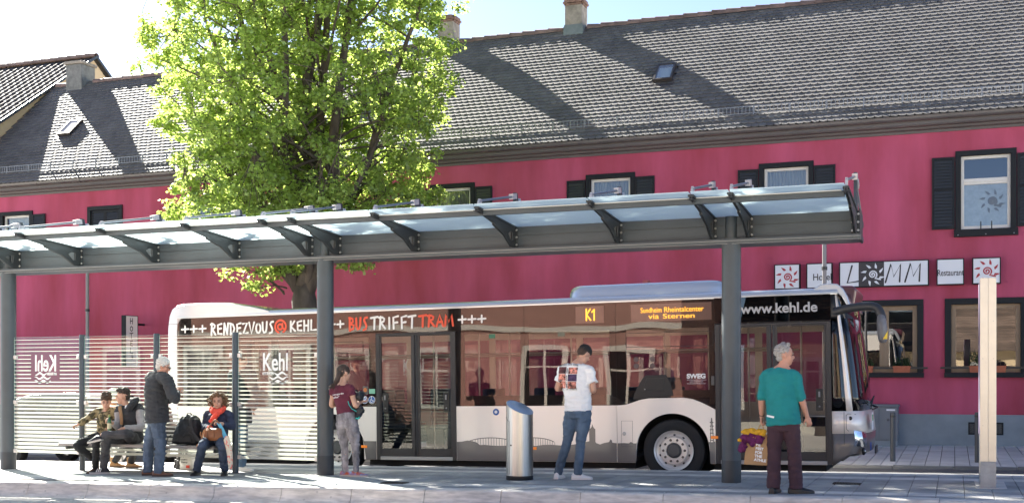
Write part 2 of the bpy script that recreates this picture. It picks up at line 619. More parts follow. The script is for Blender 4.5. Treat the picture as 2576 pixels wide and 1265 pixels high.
# kerb stones, each one a piece
kerb = structure(build('kerb', MB().prism([(13.56, -.5), (17.18, -.5), (17.18, -.30), (13.56, -.30)], -40, 18, 'x'), CONC))
def kerb_stone_mesh():
    mb = MB()
    pf = [(.25, -.24), (.25, 0), (.05, 0), (.025, -.004), (.008, -.018), (0, -.04), (-.012, -.10), (-.035, -.155), (-.075, -.188), (-.12, -.205), (-.12, -.24)]
    vs = []
    L = .4985
    for X in (-L, -L + .006, L - .006, L):
        e = .006 if abs(X) == L else 0
        for (y, z) in pf:
            vs.append((X, y + e * (1 if y < .2 else 0), z - e * (1 if z > -.2 else 0)))
    n = len(pf)
    fs = [(i * n + j, i * n + (j + 1) % n, (i + 1) * n + (j + 1) % n, (i + 1) * n + j) for i in range(3) for j in range(n)]
    fs += [tuple(range(n)), tuple(range(4 * n - 1, 3 * n - 1, -1))]
    return mesh_of('kerb_stone', mb.add(vs, fs), CONC, smooth=35)
km = kerb_stone_mesh()
for i in range(30):
    X = -23.1 + 1.02 * i
    o = bpy.data.objects.new('kerb_stone', km)
    o.location = (X, ykerb(X), zp(X) + jit(.002))
    o.rotation_euler = (0, -SLOPE, math.atan2(ykerb(X + .5) - ykerb(X - .5), 1.0))
    o.scale.x = 1.02
    link(o, kerb, False)
bk = MB()
for i in range(30):
    X = -23.0 + i
    bk.box((X + .003, 17.185, zp(X) - .24), (X + .997, 17.32, zp(X) - .006))
build('bus_kerb_stone', bk, CONC, kerb, bevel=.015)['kind'] = 'stuff'

nr = bpy.data.objects['near_road']
pav = []
for i in range(150):
    for k in range(5):
        X, Y = -22 + i * .2, 13.18 - .21 * k - .0
        pav.append((X + (.1 if k % 2 else 0), Y, jit(.002)))
def nkey(p):
    return near(p)
lay(pav, slab_mesh('road_paver', .2, .21, .03, COBB), 'road_paver', nr, 'road_paver_field', 120, lambda X: zp(X) - .205, COBB, nkey)
sheet('near_road_gravel', -40, 18, 2.0, 12.3, -.21, COBB)

# drain grates let into the platform
for (X, Y, lb) in ((-1.27, 15.38, 'narrow iron drain grate let into the dark slabs beside the teal shirted man'),
                   (-7.06, 14.2, 'narrow iron drain grate in front of the young woman, close to the kerb')):
    g = MB()
    g.box((-.17, -.10, -.02), (.17, -.085, .012)).box((-.17, .085, -.02), (.17, .10, .012))
    g.box((-.17, -.085, -.02), (-.155, .085, .012)).box((.155, -.085, -.02), (.17, .085, .012))
    t = thing('drain_grate', lb, 'drain', (X, Y, zp(X)), 'drain grates in the platform')
    build('frame', g, IRON, t, False)
    b = MB()
    for i in range(9):
        b.box((-.14 + i * .033, -.084, -.012), (-.124 + i * .033, .084, .008))
    build('bar', b, IRON, t, False)

# far pavement: long narrow pavers running from the kerb to the hotel
FK, FW = 21.30, 27.3
fz = lambda X: zp(X) - .18
fp = sheet('far_pavement', -40, 18, FK + .10, FW + 1, -.20, JOINT, dz2=-.17)
fk = MB()
for i in range(34):
    X = -30 + i
    fk.box((X + .004, FK, zp(X) - .3), (X + .996, FK + .12, zp(X) - .172))
structure(build('far_kerb', fk, M('far_kerb_stone', (.16, .165, .17), .85, var=.15, vs=3), bevel=.012))
pm = slab_mesh('long_paver', .245, 1.46, .03, PAVE, g=.012)
spots = []
for i in range(150):
    for k in range(4):
        spots.append((-30 + i * .245, FK + .86 + 1.47 * k, jit(.002)))
def lay_far(spots, limit):
    spots = sorted(spots, key=lambda p: (0 if p[0] > -4 and p[0] < 3.2 else 100) + math.hypot(p[0], p[1]))
    lay_z = lambda X: 0
    for (X, Y, j) in spots[:limit]:
        o = bpy.data.objects.new('long_paver', pm)
        o.location = (X, Y, zp(X) - .18 + .005 * (Y - FK) + j)
        o.rotation_euler = (math.atan(.005), -SLOPE, 0)
        link(o, fp, False)
    mb = MB()
    V = [tuple(v.co) for v in pm.vertices]
    F = [tuple(p.vertices) for p in pm.polygons]
    for (X, Y, j) in spots[limit:]:
        mb.add([(X + v[0], Y + v[1], zp(X) - .18 + .005 * (Y + v[1] - FK) + j + v[2] + .0131 * v[0]) for v in V], F)
    build('long_paver_field', mb, PAVE, fp, fix=False)['kind'] = 'stuff'
lay_far(spots, 110)

# ================================================================== HOTEL
WALL = M('raspberry_render', (.385, .052, .086), .9, var=.16, vs=.9, bump=.25, bs=90, stretch=(1, 1, .28), col2=(.41, .074, .142), spots=(1.1, .012, 1.7, 2.2, (1, 1, .14), .87))
PLIN = M('blue_grey_plinth', (.20, .23, .255), .85, var=.18, vs=1.2, bump=.2, bs=70)
CORN = M('grey_cornice_boards', (.105, .095, .095), .6, var=.12, vs=1.2, stretch=(.3, 1, 3))
ZINC = M('dark_zinc_gutter', (.12, .11, .11), .4, metal=.3, var=.12, vs=2)
TILE = M('old_clay_tile', (.132, .125, .122), .75, var=.2, vs=1.2, bump=.35, bs=60, island=.14, spec=.3)
RIDGE = M('ridge_tile_clay', (.15, .10, .088), .7, var=.4, vs=3, bump=.4, bs=40, island=.2)
DECK = M('roof_underlay', (.02, .018, .017), .9)
DARKW = M('black_painted_wood', (.010, .012, .015), .6, bump=.1, spec=.25)
WHITEW = M('white_painted_frame', (.62, .60, .56), .5, var=.06, vs=5)
OAKW = M('tan_timber_frame', (.24, .165, .10), .5, var=.12, vs=6, stretch=(1, 1, .3))
PANE = glass('window_pane', (.75, .8, .8), refl=.07, wavy=.012, wscale=1.6, ior=1.6)
CURT = M('pale_curtain', (.22, .215, .20), .9, var=.2, vs=7, stretch=(4, 1, .4))
DARKIN = M('dark_room', (.016, .017, .02), .9)
BLIND = M('frosted_pane_film', (.30, .315, .32), .6, var=.16, vs=9, detail=8)

HX0, HX1, HY, ZB, ZT = -28.18, 9.0, 27.3, -.55, 6.80
hotel = thing('hotel_building', 'long raspberry red hotel with steep brown tiled roof and black shutters', 'building', (-9.0, HY, -.2))

UPW = [(-26.04, 'open'), (-22.8, 'closed'), (-19.5, 'open'), (-16.3, 'open'), (-11.93, 'open'), (-7.77, 'open'), (-3.6, 'open'), (.64, 'open'), (4.9, 'open')]
LOW = [(-2.29, -.63), (-.19, 1.47), (3.0, 4.66)]
holes = [(x - .50, x + .50, 4.62, 6.22) for x, _ in UPW] + [(a + .13, b - .13, 1.52, 3.0) for a, b in LOW]
wm = MB()
xsb = sorted({HX0, HX1, *[h[0] for h in holes], *[h[1] for h in holes]})
for a, b in zip(xsb, xsb[1:]):
    hs = sorted([h for h in holes if h[0] <= a + 1e-6 and h[1] >= b - 1e-6], key=lambda h: h[2])
    z = ZB
    for h in hs + [(0, 0, ZT + .3, 0)]:
        wm.add([(a, HY, z), (b, HY, z), (b, HY, h[2]), (a, HY, h[2])], [(0, 1, 2, 3)])
        z = h[3]
for (a, b, z0, z1) in holes:
    d = HY + .2
    wm.add([(a, HY, z0), (b, HY, z0), (b, HY, z1), (a, HY, z1), (a, d, z0), (b, d, z0), (b, d, z1), (a, d, z1)],
           [(0, 1, 5, 4), (1, 2, 6, 5), (2, 3, 7, 6), (3, 0, 4, 7)])
# end walls with gables and the rear wall
RY, RZ, EY, EZ, TP = 31.19, 11.11, 26.86, 7.08, .93
for X in (HX0, HX1):
    wm.add([(X, HY, ZB), (X, 2 * RY - HY, ZB), (X, 2 * RY - HY, 7.45), (X, RY, RZ - .05), (X, HY, 7.45)], [(0, 1, 2, 3, 4)])
wm.add([(HX0, 2 * RY - HY, ZB), (HX1, 2 * RY - HY, ZB), (HX1, 2 * RY - HY, 7.2), (HX0, 2 * RY - HY, 7.2)], [(0, 1, 2, 3)])
build('wall', wm, WALL, hotel, fix=False)
room = MB()
room.add([(HX0, HY + .9, ZB), (HX1, HY + .9, ZB), (HX1, HY + .9, ZT), (HX0, HY + .9, ZT)], [(0, 1, 2, 3)])
build('room_wall', room, DARKIN, hotel)
pl = MB().box((HX0, HY - .035, -.75), (HX1, HY + .05, .606))
build('plinth', pl, PLIN, hotel, bevel=.01)
# ventilation grille in the plinth
zr7 = zoom(3400, 1000, .7991)
g0, g1 = at(*zr7(592, 922), HY - .04), at(*zr7(768, 862), HY - .04)
vg = MB()
vg.box((g0.x, HY - .045, g0.z), (g1.x, HY - .030, g0.z + .03)).box((g0.x, HY - .045, g1.z - .03), (g1.x, HY - .030, g1.z))
vg.box((g0.x, HY - .045, g0.z + .03), (g0.x + .03, HY - .030, g1.z - .03)).box((g1.x - .03, HY - .045, g0.z + .03), (g1.x, HY - .030, g1.z - .03))
vp = build('vent_grille', vg, DARKW, hotel)
vb = MB()
nb = 24
for i in range(nb):
    X = g0.x + .03 + (g1.x - g0.x - .06) * (i + .5) / nb
    vb.box((X - .008, HY - .042, g0.z + .03), (X + .008, HY - .0365, g1.z - .03))
for i in range(9):
    Z = g0.z + .03 + (g1.z - g0.z - .06) * (i + .5) / 9
    vb.box((g0.x + .03, HY - .0363, Z - .006), (g1.x - .03, HY - .0355, Z + .006))
build('mesh_bars', vb, BLACK, vp)

# ---- windows
slat_m = mesh_of('slat', MB().obox((0, 0, 0), (.385, .010, .086), Matrix.Rotation(R(-24), 3, 'X')), M('slat_highlight_black', (.034, .037, .042), .4))  # lightened copy of the shutter black, highlights put into the colour
def shutter(x0, z0=4.64, z1=6.21, y=HY - .055, w=.47, mid=.56, x_open=True):
    f = MB()
    t, st = .035, .05
    f.box((x0, y, z0), (x0 + st, y + t, z1)).box((x0 + w - st, y, z0), (x0 + w, y + t, z1))
    zm = z0 + (z1 - z0) * mid
    for a, b in ((z0, z0 + .07), (zm - .03, zm + .03), (z1 - .06, z1)):
        f.box((x0 + st, y + .002, a), (x0 + w - st, y + t - .002, b))
    sh = build('shutter', f, DARKW, hotel)
    for a, b in ((z0 + .07, zm - .03), (zm + .03, z1 - .06)):
        n = int((b - a) / .066)
        for i in range(n):
            o = bpy.data.objects.new('slat', slat_m)
            o.location = (x0 + w / 2, y + t / 2, a + (b - a) * (i + .5) / n)
            link(o, sh)
    return sh
def upper_window(x, state):
    s = MB()
    y0, y1 = HY - .045, HY + .10
    a, b, z0, z1 = x - .615, x + .615, 4.62, 6.33
    s.box((a, y0, z0), (x - .5, y1, z1 - .11)).box((x + .5, y0, z0), (b, y1, z1 - .11)).box((a, y0, z1 - .11), (b, y1, z1))
    win = build('window', s, DARKW, hotel, bevel=.004)
    build('sill', MB().box((a - .03, HY - .10, 4.46), (b + .03, HY + .12, 4.617)), DARKW, win, bevel=.006)
    sc = MB()
    for dx in (-.56, 0, .56):
        sc.ell((x + dx, HY - .102, 4.50), .012, nu=6, nv=4)
    build('screw_head', sc, CLAMP, win)
    f = MB()
    fy = HY + .05
    fw = .065
    f.box((x - .5, fy, 4.62), (x - .5 + fw, fy + .06, 6.22)).box((x + .5 - fw, fy, 4.62), (x + .5, fy + .06, 6.22))
    for p, q in ((4.62, 4.70), (5.60, 5.73), (6.15, 6.22)):
        f.box((x - .5 + fw, fy + .002, p), (x + .5 - fw, fy + .058, q))
    f.box((x - .5 + fw, fy - .014, 5.645), (x + .5 - fw, fy + .0015, 5.69))
    build('frame', f, WHITEW, win, bevel=.006)
    for p, q in ((4.70, 5.60), (5.73, 6.15)):
        build('pane', MB().add([(x - .44, fy + .03, p), (x + .44, fy + .03, p), (x + .44, fy + .03, q), (x - .44, fy + .03, q)], [(0, 1, 2, 3)]), PANE, win)
    if abs(x - .64) < .1:
        build('frosted_film', MB().add([(x - .44, fy + .045, 4.70), (x + .44, fy + .045, 4.70), (x + .44, fy + .045, 5.60), (x - .44, fy + .045, 5.60)], [(0, 1, 2, 3)]), BLIND, win)
        build('sun_sticker', sun_emblem(MB(), x + .13, 5.22, .27, fy + .02), M('blue_grey_sticker', (.12, .15, .19), .6), win, fix=False)
        pins = MB()
        for dx in (-.10, .12):
            pins.tube([(x + dx, HY - .06, 4.62), (x + dx, HY - .06, 4.78)], .012, 6)
        build('shutter_catch', pins, BLACK, win)
    else:
        cv = MB()
        n = 40
        cv.rings([[(x - .44 + .88 * i / n, HY + .17 + .02 * math.sin(i * 1.9), z) for i in range(n + 1)] for z in (4.62, 6.2)], caps=False, closed=False)
        build('curtain', cv, CURT if x > -20 else M('white_blind', (.55, .54, .5), .8), win)
    if state == 'closed':
        shutter(x - .485, y=HY - .01, w=.48)
        shutter(x + .005, y=HY - .01, w=.48)
    elif x < 4 and abs(x + 16.3) > .1:
        shutter(x - .615 - .48)
        shutter(x + .615 + .01)
for x, st in UPW:
    upper_window(x, st)
def lower_window(a, b):
    s = MB()
    y0, y1 = HY - .04, HY + .12
    z0, z1 = 1.41, 3.13
    s.box((a, y0, z0 + .11), (a + .13, y1, z1 - .13)).box((b - .13, y0, z0 + .11), (b, y1, z1 - .13)).box((a, y0, z1 - .13), (b, y1, z1))
    win = build('window', s, DARKW, hotel, bevel=.004)
    build('sill', MB().box((a - .01, HY - .14, z0), (b + .01, HY + .14, z0 + .107)), DARKW, win, bevel=.006)
    f = MB()
    fy, fw, c = HY + .06, .10, (a + b) / 2
    p0, p1 = 1.52, 3.0
    f.box((a + .13, fy, p0), (a + .13 + fw, fy + .07, p1)).box((b - .13 - fw, fy, p0), (b - .13, fy + .07, p1))
    f.box((c - .10, fy - .006, p0 + .14), (c + .10, fy + .064, p1 - fw)).box((c - .025, fy - .02, p0 + .14), (c + .025, fy - .0065, p1 - fw))
    f.box((a + .13 + fw, fy + .002, p0), (b - .13 - fw, fy + .068, p0 + .14)).box((a + .13 + fw, fy + .002, p1 - fw), (b - .13 - fw, fy + .068, p1))
    build('frame', f, OAKW, win, bevel=.008)
    for q0, q1 in ((a + .23, c - .1), (c + .1, b - .23)):
        build('pane', MB().add([(q0, fy + .03, p0 + .14), (q1, fy + .03, p0 + .14), (q1, fy + .03, p1 - fw), (q0, fy + .03, p1 - fw)], [(0, 1, 2, 3)]), PANE, win)
    r = MB().box((a - .09, HY - .10, 1.60), (b + .09, HY - .08, 1.64))
    for X in (a - .06, b + .06):
        r.box((X - .015, HY - .079, 1.605), (X + .015, HY, 1.635))
    build('guard_rail', r, BLACK, win)
for a, b in LOW:
    lower_window(a, b)

# ---- cornice, gutter
cn = MB().prism([(HY + .1, 6.78), (HY - .03, 6.78), (HY - .05, 6.83), (HY - .14, 6.85), (HY - .16, 6.89), (HY - .27, 6.90), (HY - .30, 6.93), (HY - .30, 7.0), (HY + .1, 7.06)], HX0, HX1, 'x')
build('cornice', cn, CORN, hotel)
gt = MB()
prof = [(HY - .36 + .085 * math.cos(R(a)), 7.075 + .085 * math.sin(R(a))) for a in range(180, 361, 20)]
prof += [(y + (.008 if y < HY - .36 else -.008), z + .008) for y, z in reversed(prof)]
gt.prism(prof, HX0, HX1, 'x')
for i in range(24):
    X = -28 + i * 1.55
    gt.tube([(X, HY - .36 + .089 * math.cos(R(a)), 7.075 + .089 * math.sin(R(a))) for a in range(180, 361, 20)], .006, 5)
gt.tube([(HX0, HY - .445, 7.082), (HX1, HY - .445, 7.082)], .012, 6)
build('gutter', gt, ZINC, hotel, smooth=50)

# ---- roof deck and tiles
def roof_p(X, v, n=0.):
    c, s_ = 1 / math.hypot(1, TP), TP / math.hypot(1, TP)
    return (X, EY + v * c - n * s_, EZ + v * s_ + n * c)
SL = (RY - EY) * math.hypot(1, TP)
dk = MB()
dk.add([roof_p(HX0, 0, -.03), roof_p(HX1, 0, -.03), roof_p(HX1, SL, -.03), roof_p(HX0, SL, -.03)], [(0, 1, 2, 3)])
dk.add([(HX0, 2 * RY - EY, EZ), (HX1, 2 * RY - EY, EZ), (HX1, RY, RZ - .04), (HX0, RY, RZ - .04)], [(0, 1, 2, 3)])
deck = build('roof', dk, DECK, hotel)
TW, TE = .168, .168
def tile_mesh():
    w, t, L = TW - .005, .017, .345
    a = w / 2
    arcp = [(-a, .052), (-a * .82, .026), (-a * .45, .007), (0, 0), (a * .45, .007), (a * .82, .026), (a, .052)]
    lift0, lift1 = .052, .006
    top = arcp + [(a, L), (-a, L)]
    nz = lambda v: lift0 + (lift1 - lift0) * v / L
    vs = [(u, v, nz(v)) for u, v in top] + [(u, v, nz(v) - t) for u, v in arcp]
    fs = [tuple(range(9))] + [(i, 9 + i, 10 + i, i + 1) for i in range(6)]
    return vs, fs
tvs, tfs = tile_mesh()
tile_me = mesh_of('roof_tile', MB().add(tvs, tfs), TILE, fix=False)
skylights = [(at(1665, 215, 28.57).x, 2.45, .48, .78), (at(160, 347, 28.64).x, 2.5, .48, .78), (at(882, 275, 28.7).x, 2.6, .48, .78)]
CHIM = [(-27.05, .62), (-13.75, .5), (-9.87, .5)]
cells = []
nrow = int(SL / TE)
ncol = int((HX1 - HX0) / TW)
for k in range(nrow):
    v = k * TE - .02
    for i in range(ncol):
        X = HX0 + (i + (.5 if k % 2 else .0) + .5) * TW
        if any(abs(X - sx) < sw / 2 and sv - .1 < v < sv + sh - .05 for sx, sv, sw, sh in skylights):
            continue
        cells.append((X, v, rnd.uniform(-.003, .003), rnd.uniform(-.01, .01), rnd.uniform(-.001, .0015)))
rx = math.atan(TP)
def tile_key(c):
    p = roof_p(c[0], c[1])
    d = Vector(p).length
    u = (p[0] * CY + p[1] * SY) / (p[1] * CY - p[0] * SY)
    y = 950 - FOC * (p[2] - 1.4) / (p[1] * CY - p[0] * SY)
    return d + (0 if abs(u) < .43 and y > 0 else 100)
cells.sort(key=tile_key)
for (X, v, dv, tw, dn) in cells[:300]:
    o = bpy.data.objects.new('roof_tile', tile_me)
    o.location = roof_p(X, v + dv, dn)
    o.rotation_euler = (rx, 0, tw)
    link(o, hotel)
RM = Matrix.Rotation(rx, 3, 'X')
big = MB()
for (X, v, dv, tw, dn) in cells[300:]:
    c, s_ = math.cos(tw), math.sin(tw)
    b = Vector(roof_p(X, v + dv, dn))
    big.add([b + RM @ Vector((p[0] * c - p[1] * s_, p[0] * s_ + p[1] * c, p[2])) for p in tvs], tfs)
o = build('roof_tile_field', big, TILE, hotel, fix=False)
o['kind'] = 'stuff'
# ridge tiles: overlapping half-round caps
rt = MB()
pr = [(.14 * math.cos(R(a)), .12 * math.sin(R(a))) for a in range(-15, 196, 21)]
rt.rings([[(0, p[0] * 1.06, p[1] * 1.06) for p in pr], [(.10, p[0] * 1.0, p[1] * 1.0) for p in pr], [(.44, p[0] * .9, p[1] * .88) for p in pr]], caps=False, closed=False)
rt.rings([[(0, p[0] * 1.06, p[1] * 1.06) for p in pr], [(0, p[0] * .94, p[1] * .92) for p in pr]], caps=False, closed=False)
rt_me = mesh_of('ridge_tile', rt, RIDGE, smooth=40)
for i in range(int((HX1 - HX0) / .385)):
    X = HX1 - .42 - i * .385
    if any(abs(X + .2 - c[0]) < c[1] / 2 + .16 for c in CHIM):
        continue
    o = bpy.data.objects.new('ridge_tile', rt_me)
    o.location = (X, RY, RZ - .01 + rnd.uniform(-.008, .008))
    o.rotation_euler = (0, R(1.2) + rnd.uniform(-.01, .01), rnd.uniform(-.02, .02))
    link(o, hotel)
# chimneys (parts of the hotel), rendered brick with a brick crown and lead apron
CHM = M('chimney_render', (.27, .235, .20), .9, var=.35, vs=5, bump=.6, bs=30)
BRK = M('chimney_brick', (.20, .12, .095), .9, var=.35, vs=8, bump=.5, bs=40)
LEAD = M('lead_flashing', (.15, .175, .185), .6, metal=.2, var=.2, vs=5)
def chimney(X, w, top, grey=False):
    b = MB().box((X - w / 2, RY - w / 2 - .02, RZ - 1.0), (X + w / 2, RY + w / 2, top - .17))
    ch = build('chimney', b, CHM if not grey else M('grey_chimney_render', (.17, .17, .165), .9, var=.3, vs=6, bump=.6, bs=30), hotel, bevel=.02)
    if not grey:
        br_me = mesh_of('brick', MB().box((-.115, -.055, -.03), (.115, .055, .03)), BRK)
        for row in range(3):
            e = (.02, .055, .03)[row]
            hw = w / 2 + e
            z = top - .165 + .031 + row * .066 - .02
            nbk = 3
            for side in range(4):
                for q in range(nbk):
                    tt = -hw + .06 + (2 * hw - .12) * (q + .5) / nbk
                    p, rz = ((X + tt, RY - .02 - hw + .055, z), 0) if side == 0 else ((X + tt, RY - .02 + hw - .055, z), 0) if side == 1 else \
                        ((X - hw + .055, RY - .02 + tt, z), R(90)) if side == 2 else ((X + hw - .055, RY - .02 + tt, z), R(90))
                    o = bpy.data.objects.new('brick', br_me)
                    o.location = p
                    o.rotation_euler = (0, 0, rz + rnd.uniform(-.03, .03))
                    o.scale = (((2 * hw - .12) / nbk - .01) / .23, 1, .94)
                    link(o, ch)
        l = MB()
        l.prism([(RY - w / 2 - .04, RZ - .42), (RY - w / 2 - .04, RZ + .02), (RY + .01, RZ + .11), (RY + .01, RZ - .2)], X - w / 2 - .03, X + w / 2 + .03, 'x')
        l.box((X - w / 2 - .015, RY - w / 2 - .036, RZ + .021), (X + w / 2 + .015, RY - w / 2 - .018, RZ + .07))
        build('flashing', l, LEAD, ch)
    else:
        build('chimney_cap', MB().box((X - w / 2 - .05, RY - w / 2 - .07, top - .169), (X + w / 2 + .05, RY + w / 2 + .05, top - .08)), CHM, ch, bevel=.015)
chimney(-27.05, .64, 11.86, True)
chimney(-13.75, .5, 11.85)
chimney(-9.87, .5, 11.90)
# skylights
SKG = glass('skylight_pane', (.75, .8, .82), refl=.22, rough=.12)
for sx, sv, sw, sh in skylights:
    f = MB()
    def rb(u0, u1, v0, v1, n0, n1):
        vs = [roof_p(sx + u, sv + v, n) for n in (n0, n1) for u, v in ((u0, v0), (u1, v0), (u1, v1), (u0, v1))]
        f.add(vs, [(0, 3, 2, 1), (4, 5, 6, 7), (0, 1, 5, 4), (1, 2, 6, 5), (2, 3, 7, 6), (3, 0, 4, 7)])
    h = sw / 2
    rb(-h, -h + .05, 0, sh, -.02, .13)
    rb(h - .05, h, 0, sh, -.02, .13)
    rb(-h + .05, h - .05, 0, .05, -.02, .128)
    rb(-h + .05, h - .05, sh - .05, sh, -.02, .128)
    rb(-h - .06, h + .06, -.2, -.002, .0, .045)
    sk = build('skylight', f, M('skylight_frame', (.06, .05, .048), .5, metal=.4), hotel)
    build('pane', MB().add([roof_p(sx + u, sv + v, .115) for u, v in ((-h + .05, .05), (h - .05, .05), (h - .05, sh - .05), (-h + .05, sh - .05))], [(0, 1, 2, 3)]), SKG, sk)
    build('sky_backing', MB().add([roof_p(sx + u, sv + v, .03) for u, v in ((-h + .05, .05), (h - .05, .05), (h - .05, sh - .05), (-h + .05, sh - .05))], [(0, 1, 2, 3)]), M('skylight_sky_tint', (.55, .60, .63), .8), sk)  # pale blue sheet under the pane, coloured in place of reflected sky
# snow guard: ladder-like sections along the eave
sg = MB()
sg.box((.01, -.006, .19), (.80, .006, .205)).box((.01, -.006, .03), (.80, .006, .045))
for i in range(9):
    X = .03 + i * .0886
    sg.box((X, -.004, .0455), (X + .012, .004, .1895))
sg.box((.0, -.012, -.13), (.022, .012, .21))
sg.tube([(.011, 0, .2), (.011, .3, .06)], .009, 5)
sg_me = mesh_of('snow_guard', sg, GALV)
for i in range(45):
    X = HX0 + .2 + i * .815
    if X > HX1 - .8:
        break
    o = bpy.data.objects.new('snow_guard', sg_me)
    o.location = (X, 27.22, 7.47)
    link(o, hotel)

# ================================================================== NEIGHBOUR HOUSE
NW = M('cream_render', (.58, .44, .28), .9, var=.1, vs=1, bump=.2, bs=60)
NT = M('glazed_brown_tile', (.075, .064, .06), .8, var=.3, vs=2, island=.2, spec=.25)
NX, NRY, NRZ, NTP, NEY = -28.22, 33.18, 12.62, .72, 25.6
NEZ = NRZ - (NRY - NEY) * NTP
nh = thing('neighbour_house', 'cream house with glossy dark tiled roof beyond the left end of the red hotel', 'house', (-33, 33, -.6))
n = MB()
BY = 2 * NRY - 27.3
n.add([(NX, 27.2, -.9), (NX, BY, -.9), (NX, BY, NRZ - (NRY - 27.2) * NTP - .1), (NX, NRY, NRZ - .1), (NX, 27.2, NRZ - (NRY - 27.2) * NTP - .1)], [(0, 1, 2, 3, 4)])
n.add([(-44, 27.2, -.9), (NX, 27.2, -.9), (NX, 27.2, NRZ - (NRY - 27.2) * NTP - .1), (-44, 27.2, NRZ - (NRY - 27.2) * NTP - .1)], [(0, 1, 2, 3)])
n.add([(-44, BY, -.9), (NX, BY, -.9), (NX, BY, NRZ - (NRY - 27.2) * NTP - .1), (-44, BY, NRZ - (NRY - 27.2) * NTP - .1)], [(0, 1, 2, 3)])
build('wall', n, NW, nh, fix=False)
nd = MB()
for sgn in (-1, 1):
    e = NRY + sgn * (NRY - NEY)
    nd.add([(-44, e, NEZ), (NX + .12, e, NEZ), (NX + .12, NRY, NRZ), (-44, NRY, NRZ), (-44, e, NEZ - .12), (NX + .12, e, NEZ - .04), (NX + .12, NRY, NRZ - .04), (-44, NRY, NRZ - .12)],
           [(0, 1, 2, 3), (4, 5, 6, 7), (0, 1, 5, 4), (1, 2, 6, 5), (0, 3, 7, 4)])
nroof = build('roof', nd, DECK, nh)
bv = MB()
for sgn in (-1, 1):
    e = NRY + sgn * (NRY - NEY + .02)
    bv.prism([(e, NEZ - .05), (e, NEZ + .05), (NRY, NRZ + .06), (NRY, NRZ - .04)], NX + .121, NX + .16, 'x')
build('verge_board', bv, M('dark_verge', (.03, .04, .055), .5), nh)
NTW, NTE = .30, .335
c_, s_ = 1 / math.hypot(1, NTP), NTP / math.hypot(1, NTP)
def ntile():
    prof = [(-.5, .012), (-.38, .035), (-.22, .05), (-.06, .035), (.06, .014), (.28, .008), (.5, .014)]
    vs, fs = [], []
    for v, up in ((0, .018), (.38, .0)):
        vs += [(p[0] * NTW, v, p[1] + up) for p in prof]
    vs += [(p[0] * NTW, 0, p[1] + .004) for p in prof]
    m_ = len(prof)
    for i in range(m_ - 1):
        fs += [(i, i + 1, m_ + i + 1, m_ + i), (2 * m_ + i, 2 * m_ + i + 1, i + 1, i)]
    return vs, fs
nv, nf = ntile()
ntm = mesh_of('roof_tile', MB().add(nv, nf), NT, smooth=50, fix=False)
nc = []
for k in range(int((NRY - NEY) / c_ / NTE)):
    for i in range(52):
        nc.append((NX + .12 - NTW * (i + .5), k * NTE))
def npos(X, v):
    return Vector((X, NEY + v * c_, NEZ + v * s_ + .005))
def nkey2(c):
    p = npos(*c)
    u = (p.x * CY + p.y * SY) / (p.y * CY - p.x * SY)
    return (0 if u > -.445 else 100) + p.length
nc.sort(key=nkey2)
nrx = math.atan(NTP)
for X, v in nc[:300]:
    o = bpy.data.objects.new('roof_tile', ntm)
    o.location = npos(X, v)
    o.rotation_euler = (nrx, 0, rnd.uniform(-.006, .006))
    link(o, nh)
NM = Matrix.Rotation(nrx, 3, 'X')
nb_ = MB()
for X, v in nc[300:]:
    nb_.add([npos(X, v) + NM @ Vector(p) for p in nv], nf)
build('roof_tile_field', nb_, NT, nh, smooth=50, fix=False)['kind'] = 'stuff'
for i in range(14):
    o = bpy.data.objects.new('ridge_tile', rt_me)
    o.location = (NX - .3 - i * .385, NRY, NRZ + .04)
    o.rotation_euler = (0, R(1.2), 0)
    link(o, nh)
# ================================================================== THINGS ON AND NEAR THE HOTEL
LBOX = M('sign_face', (.66, .68, .72), .35)
INK = M('charcoal_print', (.028, .026, .03), .5)
SUNRED = M('dark_red_print', (.36, .018, .03), .5)
SFACE = HY - .17
def sign_box(label, x0, x1, group='white sign boxes over the restaurant windows'):
    t = thing('wall_sign', label, 'sign', ((x0 + x1) / 2, HY, 3.42), group)
    z0, z1 = 3.42, 3.985
    b = MB().box((x0, SFACE + .012, z0), (x1, HY, z1))
    b.box((x0, SFACE - .004, z0), (x0 + .022, SFACE + .011, z1)).box((x1 - .022, SFACE - .004, z0), (x1, SFACE + .011, z1))
    b.box((x0 + .022, SFACE - .004, z0), (x1 - .022, SFACE + .011, z0 + .02)).box((x0 + .022, SFACE - .004, z1 - .02), (x1 - .022, SFACE + .011, z1))
    build('casing', b, DARKW, t)
    build('face', MB().box((x0 + .0225, SFACE + .002, z0 + .0205), (x1 - .0225, SFACE + .0115, z1 - .0205)), LBOX, t)
    return t
for (a, b, lb) in ((-3.845, -3.27, 'square white sign box with a red spiral sun, above the roof of the bus'),
                   (.368, .9375, 'square white sign box with a red spiral sun, behind the top of the metal pylon')):
    t = sign_box(lb, a, b)
    build('sun_emblem', sun_emblem(MB(), (a + b) / 2 + .01, 3.69, .27, SFACE - .002, k=.055), SUNRED, t, fix=False)
t = sign_box('square white sign box lettered Hotel, half behind a thin pole', -3.127, -2.56)
text('lettering', 'Hotel', (-2.99, SFACE - .002, 3.60), t, INK, w=.40, h=.15, bold=.008)
t = sign_box('square white sign box lettered Restaurant', -.358, .205)
text('lettering', 'Restaurant', (-.345, SFACE - .002, 3.62), t, INK, w=.535, h=.135, bold=.006)
t = sign_box('long black and white sign box with brush lettering around a white sun', -2.41, -.515)
xa, xb = -2.41 + .42, -2.41 + .96
build('black_field', MB().box((xa, SFACE - .0015, 3.44), (xb, SFACE + .0018, 3.965)), INK, t)
lm = MB()
LW = []
strokes(lm, [[(.30, 1), (.02, .05), (.78, .14)]], (-2.24, 3.50), .36, .40, .018, SFACE - .004)
build('brush_letter', lm, INK, t, fix=False)
